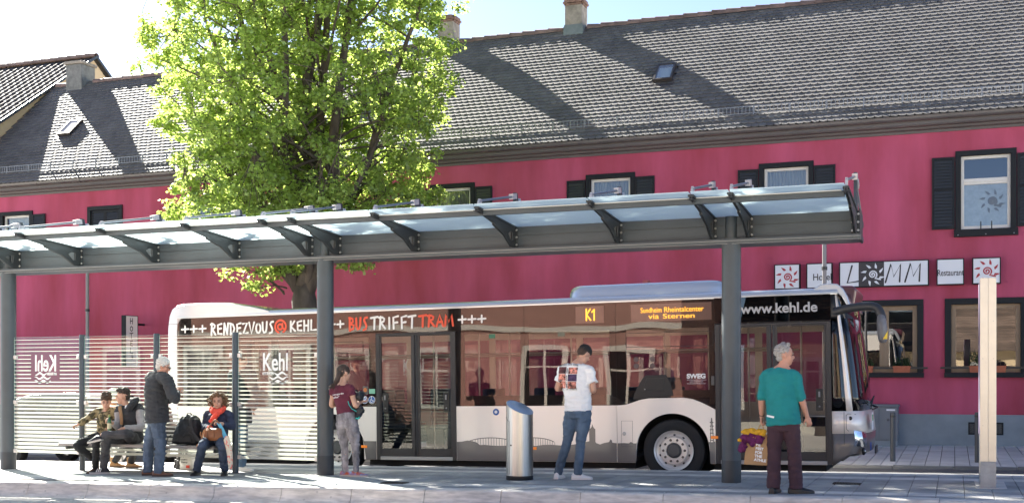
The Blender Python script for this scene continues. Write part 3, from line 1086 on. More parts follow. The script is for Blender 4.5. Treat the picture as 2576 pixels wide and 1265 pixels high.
for q in (0, 1):
    lm = MB()
    strokes(lm, [[(.0, 0), (.24, 1), (.36, .3), (.66, .98), (.62, .02)]], (-1.42 + q * .41, 3.51), .48, .40, .018, SFACE - .003 - q * .0005)
    build('brush_letter', lm, INK, t, fix=False)
build('sun_emblem', sun_emblem(MB(), (xa + xb) / 2 + .03, 3.69, .265, SFACE - .004, k=.055), LBOX, t, fix=False)

# projecting vertical sign, broad faces looking along the street
t = thing('projecting_sign', 'tall white sign box lettered downwards, sticking out of the red wall above the seated boys', 'sign', (-21.4, HY, 1.7))
b = MB().box((-21.52, 26.42, 1.70), (-21.392, 26.95, 3.13))
b.box((-21.391, 26.42, 1.70), (-21.377, 26.44, 3.13)).box((-21.391, 26.93, 1.70), (-21.377, 26.95, 3.13)).box((-21.391, 26.44, 3.115), (-21.377, 26.93, 3.13))
b.tube([(-21.45, 26.95, 2.9), (-21.45, HY, 2.9)], .03, 8)
b.tube([(-21.45, 26.95, 1.95), (-21.45, HY, 1.95)], .03, 8)
build('casing', b, DARKW, t)
build('face', MB().box((-21.3915, 26.441, 1.71), (-21.384, 26.929, 3.114)), M('sign_face_grey', (.85, .82, .84), .4), t)
for i, ch in enumerate('HOTEL'):
    g = MB()
    strokes(g, GLYPH[ch], (0, 0), .24, .155, .013, 0)
    v2 = [(-21.382 + p[1], 26.60 + p[0], 2.90 - i * .205 + p[2]) for p in g.v]
    m2 = MB()
    m2.add(v2, g.f)
    build('letter', m2, INK, t, fix=False)
g = sun_emblem(MB(), .12, 0, .075, 0, k=.09)
m2 = MB()
m2.add([(-21.382 + p[1], 26.58 + p[0], 1.98 + p[2]) for p in g.v], g.f)
build('sun_emblem', m2, INK, t, fix=False)

# slim poles on the far pavement, tops hidden behind the canopy
PIPE = M('grey_pole_paint', (.16, .155, .165), .5, metal=.3)
for (px, lb) in ((220, 'slim grey pole in front of the red wall, left of the tall white sign'), (2074, 'slim grey pole in front of the Hotel sign box')):
    q = at(px, 900, 22.0)
    zb = zp(q.x) - .18
    t = thing('street_pole', lb, 'pole', (q.x, 22.0, zb), 'slim grey poles on the far pavement')
    build('shaft', MB().tube([(0, 0, -.05), (0, 0, 4.35 - zb)], .038, 12), PIPE, t, False, smooth=60)
    zc = at(px, 780 if px < 1000 else 675, 22).z - zb
    build('pole_clamp', MB().lathe([(.039, -.03), (.052, -.03), (.052, .03), (.039, .03)], (0, 0, zc), 12), BLACK, t, False)
    build('pole_cap', MB().lathe([(.0, .05), (.03, .045), (.044, .0), (.044, -.03), (.0385, -.03)], (0, 0, 4.35 - zb), 12, caps=False), BLACK, t, False, smooth=60)

# bollards
BOL = M('bollard_paint', (.035, .042, .052), .5)
for (px, lb) in ((2246, 'dark slim bollard beside the grey utility cabinet'), (2459, 'dark slim bollard just left of the metal pylon')):
    p = at(px, 1160, 22.35)
    zb = zp(p.x) - .175
    t = thing('bollard', lb, 'bollard', (p.x, 22.35, zb), 'dark bollards along the far kerb')
    build('post', MB().lathe([(.047, -.05), (.047, .86), (.042, .885), (0, .89)], n=16), BOL, t, False, smooth=50)
    build('ring_groove', MB().lathe([(.0475, .80), (.0495, .805), (.0495, .83), (.0475, .835)], n=16, caps=False), BLACK, t, False)

# utility cabinet
a, b = at(2192, 1120, 26.75), at(2259, 1017, 26.75)
t = thing('utility_cabinet', 'grey street utility cabinet against the red wall in front of the bus nose', 'cabinet', ((a.x + b.x) / 2, 27.0, -.1))
CAB = M('cabinet_grey', (.14, .155, .175), .6, var=.08, vs=3)
zb = zp(b.x) - .15
x0, x1 = b.x - .78, b.x
build('body', MB().box((x0, 26.78, zb + .12), (x1, 27.24, b.z - .05)), CAB, t, bevel=.008)
build('base', MB().box((x0 + .02, 26.80, zb - .1), (x1 - .02, 27.22, zb + .1195)), PLIN, t)
build('lid', MB().box((x0 - .02, 26.75, b.z - .0495), (x1 + .02, 27.25, b.z)), CAB, t, bevel=.012)
for q0, q1 in ((x0 + .015, x0 + .385), (x0 + .39, x1 - .015)):
    d = build('door', MB().box((q0, 26.768, zb + .15), (q1, 26.779, b.z - .07)), CAB, t, bevel=.004)
    build('lock', MB().lathe([(.03, 0), (.03, -.02), (.012, -.026)], ((q0 + q1) / 2, 26.768, zb + .58), 12, ax='y'), M('lock_metal', (.1, .1, .11), .4, metal=.6), d)
build('label_plate', MB().box((x1 - .24, 26.764, b.z - .135), (x1 - .06, 26.7675, b.z - .10)), LBOX, t)

# window boxes
TERR = M('terracotta_box', (.36, .105, .05), .75, var=.15, vs=8)
LEAFD = translucent('herb_leaf', (.05, .085, .035), (.08, .12, .03), .35, island=.5)
FLOW = M('dark_foliage_plant', (.035, .022, .03), .8, island=.5)
z8 = zoom(3500, 1150, .3241)
def planter(a, b, label, mat, hgt, dark=False):
    p, q = at(*z8(a, 1065), HY - .07), at(*z8(b, 975), HY - .07)
    zt = 1.518
    t = thing('flower_box', label, 'planter', ((p.x + q.x) / 2, HY - .06, zt), 'terracotta boxes on the restaurant sills')
    w = (q.x - p.x) / 2
    m = MB()
    ring = lambda k, z, d: [(-w * k, -d, z), (w * k, -d, z), (w * k, d, z), (-w * k, d, z)]
    m.rings([ring(.90, .0, .058), ring(.96, .105, .066), ring(1.0, .106, .072), ring(1.0, .145, .072), ring(.95, .145, .06), ring(.93, .11, .056)], caps=True)
    build('box', m, TERR, t, False, bevel=.004)
    r2 = random.Random(int(a))
    lf = MB()
    for _ in range(420):
        x, y = r2.uniform(-w, w), r2.uniform(-.07, .06)
        hh = hgt * (1 - .55 * (x / w) ** 2) * r2.uniform(.35, 1.1)
        c = Vector((x, y, .13 + hh * r2.uniform(.2, 1)))
        rot = Matrix.Rotation(r2.uniform(0, 6.3), 3, 'Z') @ Matrix.Rotation(r2.uniform(-1.2, 1.2), 3, 'X')
        l = r2.uniform(.02, .045)
        lf.add([c + rot @ Vector(v) for v in ((-l * .2, 0, 0), (0, l, 0), (l * .2, 0, 0), (0, -l, .004))], [(0, 1, 2, 3)])
    for _ in range(18):
        x = r2.uniform(-w, w) * .9
        lf.tube([(x, 0, .11), (x + r2.uniform(-.03, .03), r2.uniform(-.04, .04), .13 + hgt * .8)], .003, 3)
    build('plant', lf, mat, t, False, fix=False)
planter(-260, -20, 'terracotta flower box with green herbs on the sill, behind the bus mirror arm', LEAFD, .26)
planter(220, 440, 'terracotta flower box with a bushy grey green herb, just right of the bus mirror', LEAFD, .25)
planter(1160, 1375, 'terracotta flower box with a taller light green plant, left half of the right window', LEAFD, .40)
planter(1420, 1620, 'terracotta flower box with low dark plants, right of the metal pylon', FLOW, .14)

# ================================================================== TREE between bus and hotel
BARK = M('tree_bark', (.085, .068, .052), .95, var=.45, vs=5, bump=.8, bs=22, stretch=(1, 1, .3))
LEAF = translucent('maple_leaf', (.20, .30, .065), (.48, .60, .14), .55, island=.42)
TY = 22.5
TB = at(768, 950, TY)
tx, tz0 = TB.x, zp(TB.x) - .2
tree = thing('maple_tree', 'tall maple with bright yellow green spring leaves between the bus and the red hotel', 'tree', (tx, TY, tz0))
r3 = random.Random(11)
def half_w(z):                                   # crown half width left / right of the trunk by height
    tab = [(3.6, 1.0, 1.2), (4.6, 2.3, 1.9), (5.2, 2.75, 2.6), (6.2, 2.95, 3.15), (7.4, 3.35, 3.05), (8.6, 3.6, 3.2), (9.6, 3.85, 4.0), (12, 3.9, 4.2), (14, 3.2, 3.3), (15.5, 2.2, 2.2), (16.8, .3, .3)]
    for (a, l0, r0), (b, l1, r1) in zip(tab, tab[1:]):
        if a <= z <= b:
            k = (z - a) / (b - a)
            return l0 + (l1 - l0) * k, r0 + (r1 - r0) * k
    return (0, 0)
trunk = MB()
nodes, TIPS = [], []
def limb(p0, p1, r0, r1, bow=.25, n=9, sides=8):
    p0, p1 = Vector(p0), Vector(p1)
    d = p1 - p0
    side = Vector((r3.uniform(-1, 1), r3.uniform(-1, 1), 0)) * bow * d.length * .3
    pts, rs = [], []
    for i in range(n):
        t = i / (n - 1)
        q = p0 + d * t + side * math.sin(math.pi * t) + Vector((0, 0, d.length * .10 * math.sin(math.pi * t)))
        q += Vector((r3.uniform(-1, 1), r3.uniform(-1, 1), 0)) * .035 * min(1, d.length * .3) * (0 if i in (0, n - 1) else 1)
        pts.append(q)
        rs.append(r0 + (r1 - r0) * t ** .8)
    trunk.tube(pts, rs, sides)
    for q, r in zip(pts[1:], rs[1:]):
        nodes.append((q, r))
    TIPS.append(pts[-1])
    return pts
Zf = 3.35                                        # where the trunk forks
fork = Vector((tx - .05, TY, Zf))
trunk.tube([(tx + .08, TY, tz0 - .1), (tx + .07, TY, tz0 + .25), (tx + .03, TY, 1.4), (tx, TY, 2.6), (tx - .03, TY, 3.1), (tx - .03, TY, 3.55)], [.42, .31, .27, .26, .28, .18], 14)
mains = []
for (dx, dy, top, r0) in ((-.15, .0, 16.0, .17), (-1.0, .3, 14.6, .13), (.85, .2, 14.8, .14), (-2.3, -.4, 12.6, .15), (2.0, -.5, 13.0, .16), (-3.0, .5, 10.4, .12), (2.9, .6, 10.6, .12), (.3, -1.9, 11.5, .13), (-.5, 2.0, 12.0, .13), (-2.4, -1.0, 7.2, .10), (2.3, -.9, 7.4, .10)):
    mid = fork + Vector((dx * .42, dy * .5, (top - Zf) * .30))
    mains.append(limb(fork + Vector((dx * .05, dy * .05, r3.uniform(-.25, .1))), mid, r0, r0 * .72, .35, 7))
    mains.append(limb(mid, Vector((tx + dx * 1.05, TY + dy, top)), r0 * .72, .022, .3, 12))
base_nodes = list(nodes)
for _ in range(190):
    q, r = r3.choice([n for n in base_nodes if n[0].z > 4.2])
    z = min(max(q.z + r3.uniform(.1, 2.2), 4.6), 16)
    l, rr = half_w(z)
    a = r3.uniform(0, 2 * math.pi)
    k = r3.uniform(.55, 1.0)
    tgt = Vector((tx + (rr if math.cos(a) > 0 else l) * k * math.cos(a), TY + 3.1 * k * math.sin(a), z))
    if (tgt - q).length < 4.2:
        limb(q, tgt, min(r * .5, .045), .009, .3, 6, 5)
for (a, b) in (((715, 735), (595, 672)), ((722, 725), (640, 728)), ((790, 690), (945, 662)), ((790, 700), (880, 665)), ((720, 700), (690, 680)), ((715, 740), (665, 700))):
    limb(at(a[0], a[1], TY), at(b[0], b[1], TY - .5), .024, .008, .2, 6, 5)
clumps = []
tries = 0
def keep(p):
    v = noise.noise(Vector(p) * .55) + .5 * noise.noise(Vector(p) * 1.3)
    return v > -.25
while len(clumps) < 2300 and tries < 60000:
    tries += 1
    z = 4.35 + (16.6 - 4.35) * r3.random() ** 1.15
    l, rr = half_w(z)
    a = r3.uniform(0, 2 * math.pi)
    k = r3.random() ** (.42 if r3.random() < .6 else .8)
    wob = 1 + .13 * noise.noise(Vector((a * 1.5, z * .8, 3)))
    p = Vector((tx + (rr if math.cos(a) > 0 else l) * k * wob * math.cos(a), TY + 3.3 * k * wob * math.sin(a), z))
    if p.y > 26.4 and p.z < 8:
        continue
    if keep(p):
        clumps.append(p)
for (a, b) in ((595, 672), (585, 690), (610, 680), (640, 728), (655, 715), (625, 705), (945, 662), (930, 668), (880, 665), (690, 680), (668, 700), (700, 668), (655, 668), (720, 664), (740, 672), (675, 690), (640, 668), (860, 662), (905, 662)):
    clumps.append(at(a, b, TY - .5) + Vector((r3.uniform(-.1, .1), r3.uniform(-.3, .3), r3.uniform(-.06, .06))))
for p in TIPS:
    if p.z > 4.3:
        clumps += [p + Vector((r3.uniform(-.12, .12), r3.uniform(-.12, .12), r3.uniform(-.1, .1))), p + Vector((r3.uniform(-.3, .3), r3.uniform(-.3, .3), r3.uniform(-.35, .0)))]
npos_ = np.array([tuple(n[0]) for n in nodes])
for p in clumps:
    d = ((npos_ - np.array(p)) ** 2).sum(1)
    q = Vector(npos_[int(d.argmin())])
    if (p - q).length > 1.5:
        continue
    m_ = (p + q) * .5 + Vector((r3.uniform(-.08, .08), r3.uniform(-.08, .08), -.05))
    trunk.tube([q, m_, p], [.013, .009, .004], 3, caps=False)
tk = build('trunk', trunk, BARK, tree, smooth=180, fix=False)
LV, LN = [], 64
rs = np.random.RandomState(5)
for p in clumps:
    n_ = LN if p.z > 4.6 else 60
    rad = rs.uniform(.20, .36)
    dirs = rs.normal(size=(n_, 3))
    dirs /= np.linalg.norm(dirs, axis=1)[:, None]
    c = np.array(p) + dirs * (rad * rs.uniform(.25, 1., (n_, 1)) * np.array([1, 1, .72]))
    nrm = np.array([0, 0, 1.0]) * .75 + dirs * .55 + rs.normal(size=(n_, 3)) * .45
    nrm /= np.linalg.norm(nrm, axis=1)[:, None]
    t = np.cross(nrm, rs.normal(size=(n_, 3)))
    t /= np.linalg.norm(t, axis=1)[:, None]
    b = np.cross(nrm, t)
    sz = rs.uniform(.031, .055, (n_, 1))
    tip = c + t * sz * 1.15 - nrm * sz * .25
    LV.append(np.stack([c - t * sz * .8, c + b * sz * .95 - nrm * sz * .22, tip, c - b * sz * .95 - nrm * sz * .22], 1))
LV = np.concatenate(LV).reshape(-1, 3)
nq = len(LV) // 4
me = bpy.data.meshes.new('crown')
me.vertices.add(len(LV))
me.vertices.foreach_set('co', LV.astype(np.float32).ravel())
me.loops.add(nq * 4)
me.loops.foreach_set('vertex_index', np.arange(nq * 4, dtype=np.int32))
me.polygons.add(nq)
me.polygons.foreach_set('loop_start', np.arange(0, nq * 4, 4, dtype=np.int32))
me.update(calc_edges=True)
me.materials.append(LEAF)
crown = bpy.data.objects.new('crown', me)
link(crown, tree)

# ================================================================== PARKED CAR behind the bus
CARP = M('dark_blue_car_paint', (.028, .036, .052), .35, metal=.0, coat=.3)
CGL = glass('car_glass', (.12, .14, .15), refl=.02)
XR, XF = -17.75, -15.08                          # rear and front axle
car = thing('parked_car', 'dark blue hatchback waiting behind the bus, seen through the striped glass screens', 'car', (-16.3, 19.3, zp(-16.3) - .23), rot=(0, -SLOPE, 0))
def cx_(X):
    return X + 16.3
def arch_poly(pts, wheels, r, zc, z0):
    out = list(pts)
    x = max(wheels)
    for wx in sorted(wheels):
        a0 = math.degrees(math.asin((z0 - zc) / r))
        out += [(wx + r * math.cos(R(a)), zc + r * math.sin(R(a))) for a in np.linspace(180 - a0, a0, 11)]
    return out
body_top = [(1.98, .30), (2.08, .45), (2.1, .62), (1.95, .78), (1.1, .92), (-2.05, .98), (-2.12, .8), (-2.12, .42), (-2.0, .30)]
poly = arch_poly(body_top, [cx_(XR), cx_(XF)], .36, .32, .30)
cb = MB()
def carsec(k, y):
    return [(x * (1 - .02 * k), y, z) for x, z in poly]
cb.rings([carsec(1.2, -.80), carsec(0, -.88 + .0), carsec(0, .88), carsec(1.2, .80)])
build('body', cb, CARP, car, False, smooth=35)
cab = [(1.12, .925), (.35, 1.40), (.0, 1.475), (-1.1, 1.47), (-1.85, 1.30), (-2.08, .985)]
c2 = MB()
c2.rings([[(x * .97, s * .66, z * .997) for x, z in cab] for s in (-1, 1)])
build('cabin_roof', c2, CARP, car, False, bevel=.05)
gw = MB()
for s in (-1,):
    gw.add([(.92, s * .80, .95), (.30, s * .692, 1.34), (-.28, s * .688, 1.40), (-.32, s * .80, .955)], [(0, 1, 2, 3)])
    gw.add([(-.40, s * .80, .957), (-.36, s * .688, 1.40), (-1.15, s * .69, 1.37), (-1.45, s * .80, .97)], [(0, 1, 2, 3)])
build('side_window', gw, CGL, car, False)
sd = MB()
sd.add([(1.10, -.815, .93), (.33, -.67, 1.405), (-1.84, -.67, 1.30), (-2.06, -.81, .985)], [(0, 1, 2, 3)])
sd.add([(1.10, .815, .93), (.33, .67, 1.405), (-1.84, .67, 1.30), (-2.06, .81, .985)], [(0, 1, 2, 3)])
build('cabin_side', sd, BLACK, car, False)
def wheel(parent, x, y, r, w, local=True, car_=True):
    t = MB().lathe([(r * .62, -w / 2), (r * .93, -w / 2), (r, -w * .32), (r, w * .32), (r * .93, w / 2), (r * .62, w / 2)], (x, y, r), 32, ax='y', caps=False)
    wo_ = build('wheel', t, RUBBER, parent, False, smooth=40)
    rm = MB().lathe([(r * .63, -w * .48), (r * .6, -w * .44), (r * .52, -w * .25), (r * .2, -w * .22), (0, -w * .26)], (x, y, r), 32, ax='y', caps=False)
    for k in range(5):
        a = R(72 * k)
        rm.obox((x + math.cos(a) * r * .36, y - w * .33, r + math.sin(a) * r * .36), (r * .42, .03, r * .13), Matrix.Rotation(-a, 3, 'Y'))
    o = build('rim', rm, ALU, wo_, False, smooth=40)
    return wo_
for X in (XR, XF):
    wheel(car, cx_(X), -.78, .32, .2)
    wheel(car, cx_(X), .78, .32, .2)
build('headlight', MB().ell((1.98, -.62, .66), (.10, .16, .08)), glass('lamp_lens', (.8, .8, .82), refl=.15), car, False, smooth=180)
build('door_seam', MB().box((-.34, -.886, .34), (-.33, -.8815, .93)).box((.78, -.886, .34), (.79, -.8815, .90)), BLACK, car, False)
build('wing_mirror', MB().ell((.72, -.96, 1.0), (.08, .10, .07)), CARP, car, False, smooth=180)

# ================================================================== HOUSES ACROSS THE STREET (seen only in reflections)
SALM = M('salmon_render', (.30, .165, .14), .9, var=.08, vs=.8, bump=.1)
PALEW = M('pale_window_surround', (.52, .51, .48), .7)
OG = glass('house_pane', (.25, .27, .28), refl=.15)
OTIL = M('plain_roof_tile', (.13, .09, .07), .8, var=.3, vs=1.5, island=.3)
def opposite(label, x0, x1, Y, eave, ridge, depth, mat, zb, band=None, wins=(), nroof=24):
    t = thing('opposite_house', label, 'house', ((x0 + x1) / 2, Y - depth / 2, zb))
    m = MB()
    y1 = Y - depth
    ry = (Y + y1) / 2
    m.add([(x0, Y, zb), (x1, Y, zb), (x1, Y, eave), (x0, Y, eave), (x0, y1, zb), (x1, y1, zb), (x1, y1, eave), (x0, y1, eave), (x0, ry, ridge), (x1, ry, ridge)],
          [(0, 1, 2, 3), (4, 5, 6, 7), (0, 3, 8, 7, 4), (1, 2, 9, 6, 5)])
    build('wall', m, mat, t)
    rf = MB()
    n = nroof
    for i in range(n):
        for sg_ in (0, 1):
            a, b = i / n, (i + 1) / n + .01
            e = (Y + .4) if sg_ == 0 else (y1 - .4)
            p = lambda k, up: (e + (ry - e) * k, eave - .1 + (ridge - eave + .15) * k + up)
            q0, q1 = p(a, .05), p(b, .01)
            rf.add([(x0 - .3, *q0), (x1 + .3, *q0), (x1 + .3, *q1), (x0 - .3, *q1), (x0 - .3, q0[0], q0[1] - .06), (x1 + .3, q0[0], q0[1] - .06)], [(0, 1, 2, 3), (0, 1, 5, 4)])
    build('roof', rf, OTIL, t)
    if band:
        build('string_course', MB().box((x0 - .02, Y - .05, band), (x1 + .02, Y + .08, band + .22)), PALEW, t)
    for (wx, ww, z0, z1) in wins:
        f = MB()
        e = .20
        f.box((wx - ww / 2 - e, Y - .02, z0 - .1), (wx - ww / 2, Y + .06, z1 + e)).box((wx + ww / 2, Y - .02, z0 - .1), (wx + ww / 2 + e, Y + .06, z1 + e))
        f.box((wx - ww / 2, Y - .02, z1), (wx + ww / 2, Y + .06, z1 + e)).box((wx - ww / 2 - e, Y - .02, z0 - .22), (wx + ww / 2 + e, Y + .12, z0 - .101))
        f.box((wx - .05, Y - .0, z0 - .1), (wx + .05, Y + .04, z1)).box((wx - ww / 2, Y, z0 + (z1 - z0) * .66), (wx - .051, Y + .04, z0 + (z1 - z0) * .66 + .08)).box((wx + .051, Y, z0 + (z1 - z0) * .66), (wx + ww / 2, Y + .04, z0 + (z1 - z0) * .66 + .08))
        w_ = build('window', f, PALEW, t)
        build('pane', MB().add([(wx - ww / 2, Y + .015, z0 - .1), (wx + ww / 2, Y + .015, z0 - .1), (wx + ww / 2, Y + .015, z1), (wx - ww / 2, Y + .015, z1)], [(0, 1, 2, 3)]), OG, w_)
        build('room_shade', MB().add([(wx - ww / 2, Y + .006, z0 - .1), (wx + ww / 2, Y + .006, z0 - .1), (wx + ww / 2, Y + .006, z1), (wx - ww / 2, Y + .006, z1)], [(0, 1, 2, 3)]), DARKIN, w_)
OY = -8.0
ws = []
for wx in (-31.4, -27.5, -23.6, -19.65, -15.03, -11.6):
    ws += [(wx, 1.45, .35, 2.45), (wx, 1.4, 5.0, 6.7)]
opposite('salmon house across the street, mirrored in the bus windows', -33, -9.6, OY, 7.6, 11.2, 10, SALM, -.9, 3.25, ws)
opposite('low pale house with a tiled roof across the street, mirrored in the front bus door', -8.6, 4.5, -16, 3.0, 6.6, 9, NW, -.9, None, [(-6, 1.2, .7, 2.1), (-2.5, 1.2, .7, 2.1), (1.5, 1.2, .7, 2.1)])
opposite('ochre house far across the street, mirrored in the restaurant windows', 6.5, 22, -15, 6.8, 9.6, 9, M('ochre_render', (.44, .29, .13), .9), -.5, 3.3, [(9, 1.5, .9, 2.6), (12.5, 1.5, .9, 2.6), (16, 1.5, .9, 2.6), (9, 1.5, 4, 5.8), (12.5, 1.5, 4, 5.8), (16, 1.5, 4, 5.8)])
# ================================================================== SHELTER CANOPY
SHY, BF = 15.30, 15.28                           # column axis, front face of the beam
CL = [-2.72, -8.75, -14.77, -20.80]
XE = -1.12
XL = -22.3
shelter = thing('bus_shelter', 'long dark grey bus shelter with a frosted glass canopy on round columns', 'shelter', (-8.75, SHY, zp(-8.75)))
FROST = translucent('frosted_canopy_glass', (.66, .76, .80), (.80, .90, .92), .62, trans=.08)
for X in CL:
    zb = zp(X)
    c = MB().lathe([(.124, zb - .05), (.124, 3.215)], (X, SHY, 0), 32)
    col = build('column', c, ANTH, shelter, smooth=50)
    build('column_foot', MB().lathe([(.1255, zb - .04), (.1265, zb), (.1265, zb + .285), (.1255, zb + .29)], (X, SHY, 0), 32, caps=False), ANTH2, col, smooth=50)
    build('column_neck', MB().lathe([(.08, 3.216), (.08, 3.50)], (X, SHY, 0), 24), ANTH, col, smooth=50)
bm_ = MB()
bm_.box((XL, BF, 3.20), (XE, BF + .30, 3.378)).box((XL, BF, 3.386), (XE, BF + .30, 3.50)).box((XL, BF + .012, 3.377), (XE, BF + .288, 3.387))
beam = build('beam', bm_, ANTH, shelter)
fl = MB()
fl.prism([(BF - .12, 3.175), (BF - .12, 3.20), (BF - .001, 3.205), (BF + .42, 3.20), (BF + .42, 3.14), (BF - .09, 3.14), (BF - .10, 3.17)], XL - .0, XE + .03, 'x')
build('beam_flange', fl, ANTH, shelter)
build('flange_lip', MB().box((XL, BF - .128, 3.168), (XE + .03, BF - .1205, 3.176)).box((XL, BF - .10, 3.134), (XE + .03, BF - .085, 3.1395)), M('pale_edge', (.25, .25, .25), .4, metal=.5), shelter)  # thin paler lines along the flange edges
TIPY, TIPZ, GZ0 = 13.88, 3.60, 3.505
def gz(Y):                                       # underside of the glass
    return GZ0 + (BF - Y) * (TIPZ - GZ0) / (BF - TIPY)
def gzr(Y):
    return GZ0 + (Y - BF - .3) * .07
def rafter_mesh():
    m = MB()
    pts = [(TIPY, gz(TIPY) - .002), (TIPY, gz(TIPY) - .055), (14.30, gz(14.3) - .085), (14.47, gz(14.47) - .10), (14.475, gz(14.475) - .125), (14.65, gz(14.65) - .155), (14.85, 3.345), (15.02, 3.26), (15.12, 3.21), (BF - .002, 3.207), (BF - .002, gz(BF) - .002)]
    hole = [(14.98, 3.375), (15.10, 3.285), (15.15, 3.30), (15.15, 3.42), (15.06, 3.42)]
    for s in (-.018, .006):
        # plate with its opening: outer ring and inner ring bridged
        t = .012
        O = pts
        n = len(O)
        k = [min(range(len(hole)), key=lambda q: (hole[q][0] - p[0]) ** 2 + (hole[q][1] - p[1]) ** 2) for p in O]
        vs = [(s, *p) for p in O] + [(s, *p) for p in hole] + [(s + t, *p) for p in O] + [(s + t, *p) for p in hole]
        h = len(hole)
        off = n + h
        fs = []
        for i in range(n):
            j = (i + 1) % n
            fs.append((i, j, off + j, off + i))
        for i in range(h):
            j = (i + 1) % h
            fs.append((n + i, n + j, off + n + j, off + n + i))
        def side(b, fl_):
            F = [(0, 1, 2, 10), (2, 3, 4, 5, 10), (5, 6, n + 0, n + 4, 10), (6, 7, n + 1, n + 0), (7, 8, 9, n + 2, n + 1), (9, 10, n + 3, n + 2), (10, n + 4, n + 3)]
            return [tuple(b + i for i in q) for q in F]
        fs += side(0, 0) + side(off, 1)
        m.add(vs, fs)
    m.box((-.035, TIPY - .02, gz(TIPY) - .062), (.035, TIPY + .10, gz(TIPY) - .0565))
    m.obox((0, (TIPY + BF) / 2, (gz(TIPY) + gz(BF)) / 2 - .0145), (.07, BF - TIPY, .022), Matrix.Rotation(-math.atan((TIPZ - GZ0) / (BF - TIPY)), 3, 'X'))
    m.box((-.05, BF - .012, 3.215), (-.019, BF - .0005, 3.49)).box((.019, BF - .012, 3.215), (.05, BF - .0005, 3.49))
    # rear arm
    m.box((-.018, BF + .305, 3.42), (.018, 16.45, 3.50))
    return mesh_of('rafter', m, ANTH2)
rm_ = rafter_mesh()
bolt_me = mesh_of('bolt', MB().lathe([(.0, -.014), (.010, -.014), (.017, -.006), (.017, 0)], (0, BF - .0125, 0), 10, ax='y', caps=False), M('bright_bolt', (.7, .68, .65), .3, metal=.7), smooth=40)
fin_m = MB().prism([(BF - .03, 3.503), (BF + .22, 3.503), (BF + .13, 3.78), (BF + .07, 3.98), (BF - .01, 3.98), (BF - .02, 3.8)], -.02, .02, 'x')
fin_me = mesh_of('fin', fin_m, ANTH)
P1, P0 = (0, BF - .02, 3.925), (0, TIPY + .08, gz(TIPY) + .075)
def lerp(a, b, t):
    return tuple(a[i] + (b[i] - a[i]) * t for i in range(3))
rod_me = mesh_of('tie_rod', MB().tube([P0, lerp(P0, P1, .5), P1], .016, 8), M('grey_rod', (.20, .22, .25), .4, metal=.4), smooth=60)
d_ = (Vector(P1) - Vector(P0)).normalized()
ang = Matrix.Rotation(math.atan2(d_.z, d_.y), 3, 'X')
cl1_me = mesh_of('clevis', MB().obox(lerp(P0, P1, .965), (.062, .15, .075), ang), CLAMP)
cl2_me = mesh_of('clevis', MB().prism([(P0[1] - .02, gz(TIPY) + .012), (P0[1] + .05, gz(TIPY) + .012), (P0[1] + .09, gz(TIPY) + .105), (P0[1] + .02, gz(TIPY) + .11), (P0[1] - .01, gz(TIPY) + .07)], -.014, .014, 'x'), CLAMP)
cl3_me = mesh_of('clevis', MB().obox((0, BF + .17, 3.86), (.062, .11, .065), Matrix.Rotation(R(-38), 3, 'X')), CLAMP)
rr_me = mesh_of('rear_rod', MB().tube([(0, BF + .2, 3.84), (0, 16.35, 3.53)], .014, 8), GALV)
RX = []
for X in CL:
    RX += [X - 1.51, X - .235, X + .235, X + 1.51, X + 3.015]
RX = sorted(x for x in RX if XL < x < XE + .05)
RX = [x for x in RX if x < XE - .3] + [XE - .04]
for X in RX:
    r_ = bpy.data.objects.new('rafter', rm_)
    r_.location.x = X
    link(r_, shelter)
    sub_ = [('bolt', bolt_me, dx, zz) for dx in (-.035, .035) for zz in (3.25, 3.355, 3.455)]
    sub_ += [(nm, me_, 0, 0) for nm, me_ in (('fin', fin_me), ('tie_rod', rod_me), ('clevis', cl1_me), ('clevis', cl2_me), ('clevis', cl3_me), ('rear_rod', rr_me))]
    for nm, me_, dx, zz in sub_:
        o = bpy.data.objects.new(nm, me_)
        o.location = (X + dx, 0, zz)
        link(o, r_)
build('purlin', MB().box((XL, 14.06, gz(14.1) - .078), (XE - .07, 14.13, gz(14.13) - .012)), ANTH, shelter, bevel=.004)
build('edge_trim', MB().box((XL, 14.02, gz(14.03) - .022), (XE - .1, 14.058, gz(14.03) - .012)), M('pale_seal', (.5, .5, .48), .5), shelter)
ends = [XL] + RX
for a, b in zip(ends, ends[1:]):
    if b - a < .1:
        continue
    g = MB()
    y0, y1 = TIPY - .09, BF + .02
    g.add([(a + .012, y0, gz(y0)), (b - .012, y0, gz(y0)), (b - .012, y1, gz(y1)), (a + .012, y1, gz(y1))] + [(a + .012, y0, gz(y0) + .012), (b - .012, y0, gz(y0) + .012), (b - .012, y1, gz(y1) + .012), (a + .012, y1, gz(y1) + .012)],
          [(0, 3, 2, 1), (4, 5, 6, 7), (0, 1, 5, 4), (1, 2, 6, 5), (2, 3, 7, 6), (3, 0, 4, 7)])
    build('canopy_pane', g, FROST, shelter)
    g = MB()
    g.add([(a + .012, BF + .31, gzr(BF + .31)), (b - .012, BF + .31, gzr(BF + .31)), (b - .012, 16.4, gzr(16.4)), (a + .012, 16.4, gzr(16.4))], [(0, 1, 2, 3)])
    build('rear_pane', g, FROST, shelter)
build('end_plate', MB().prism([(BF - .02, 3.13), (BF + .44, 3.13), (BF + .44, 3.49), (BF + .3, 3.52), (BF - .02, 3.52)], XE + .0005, XE + .018, 'x'), ANTH2, shelter)

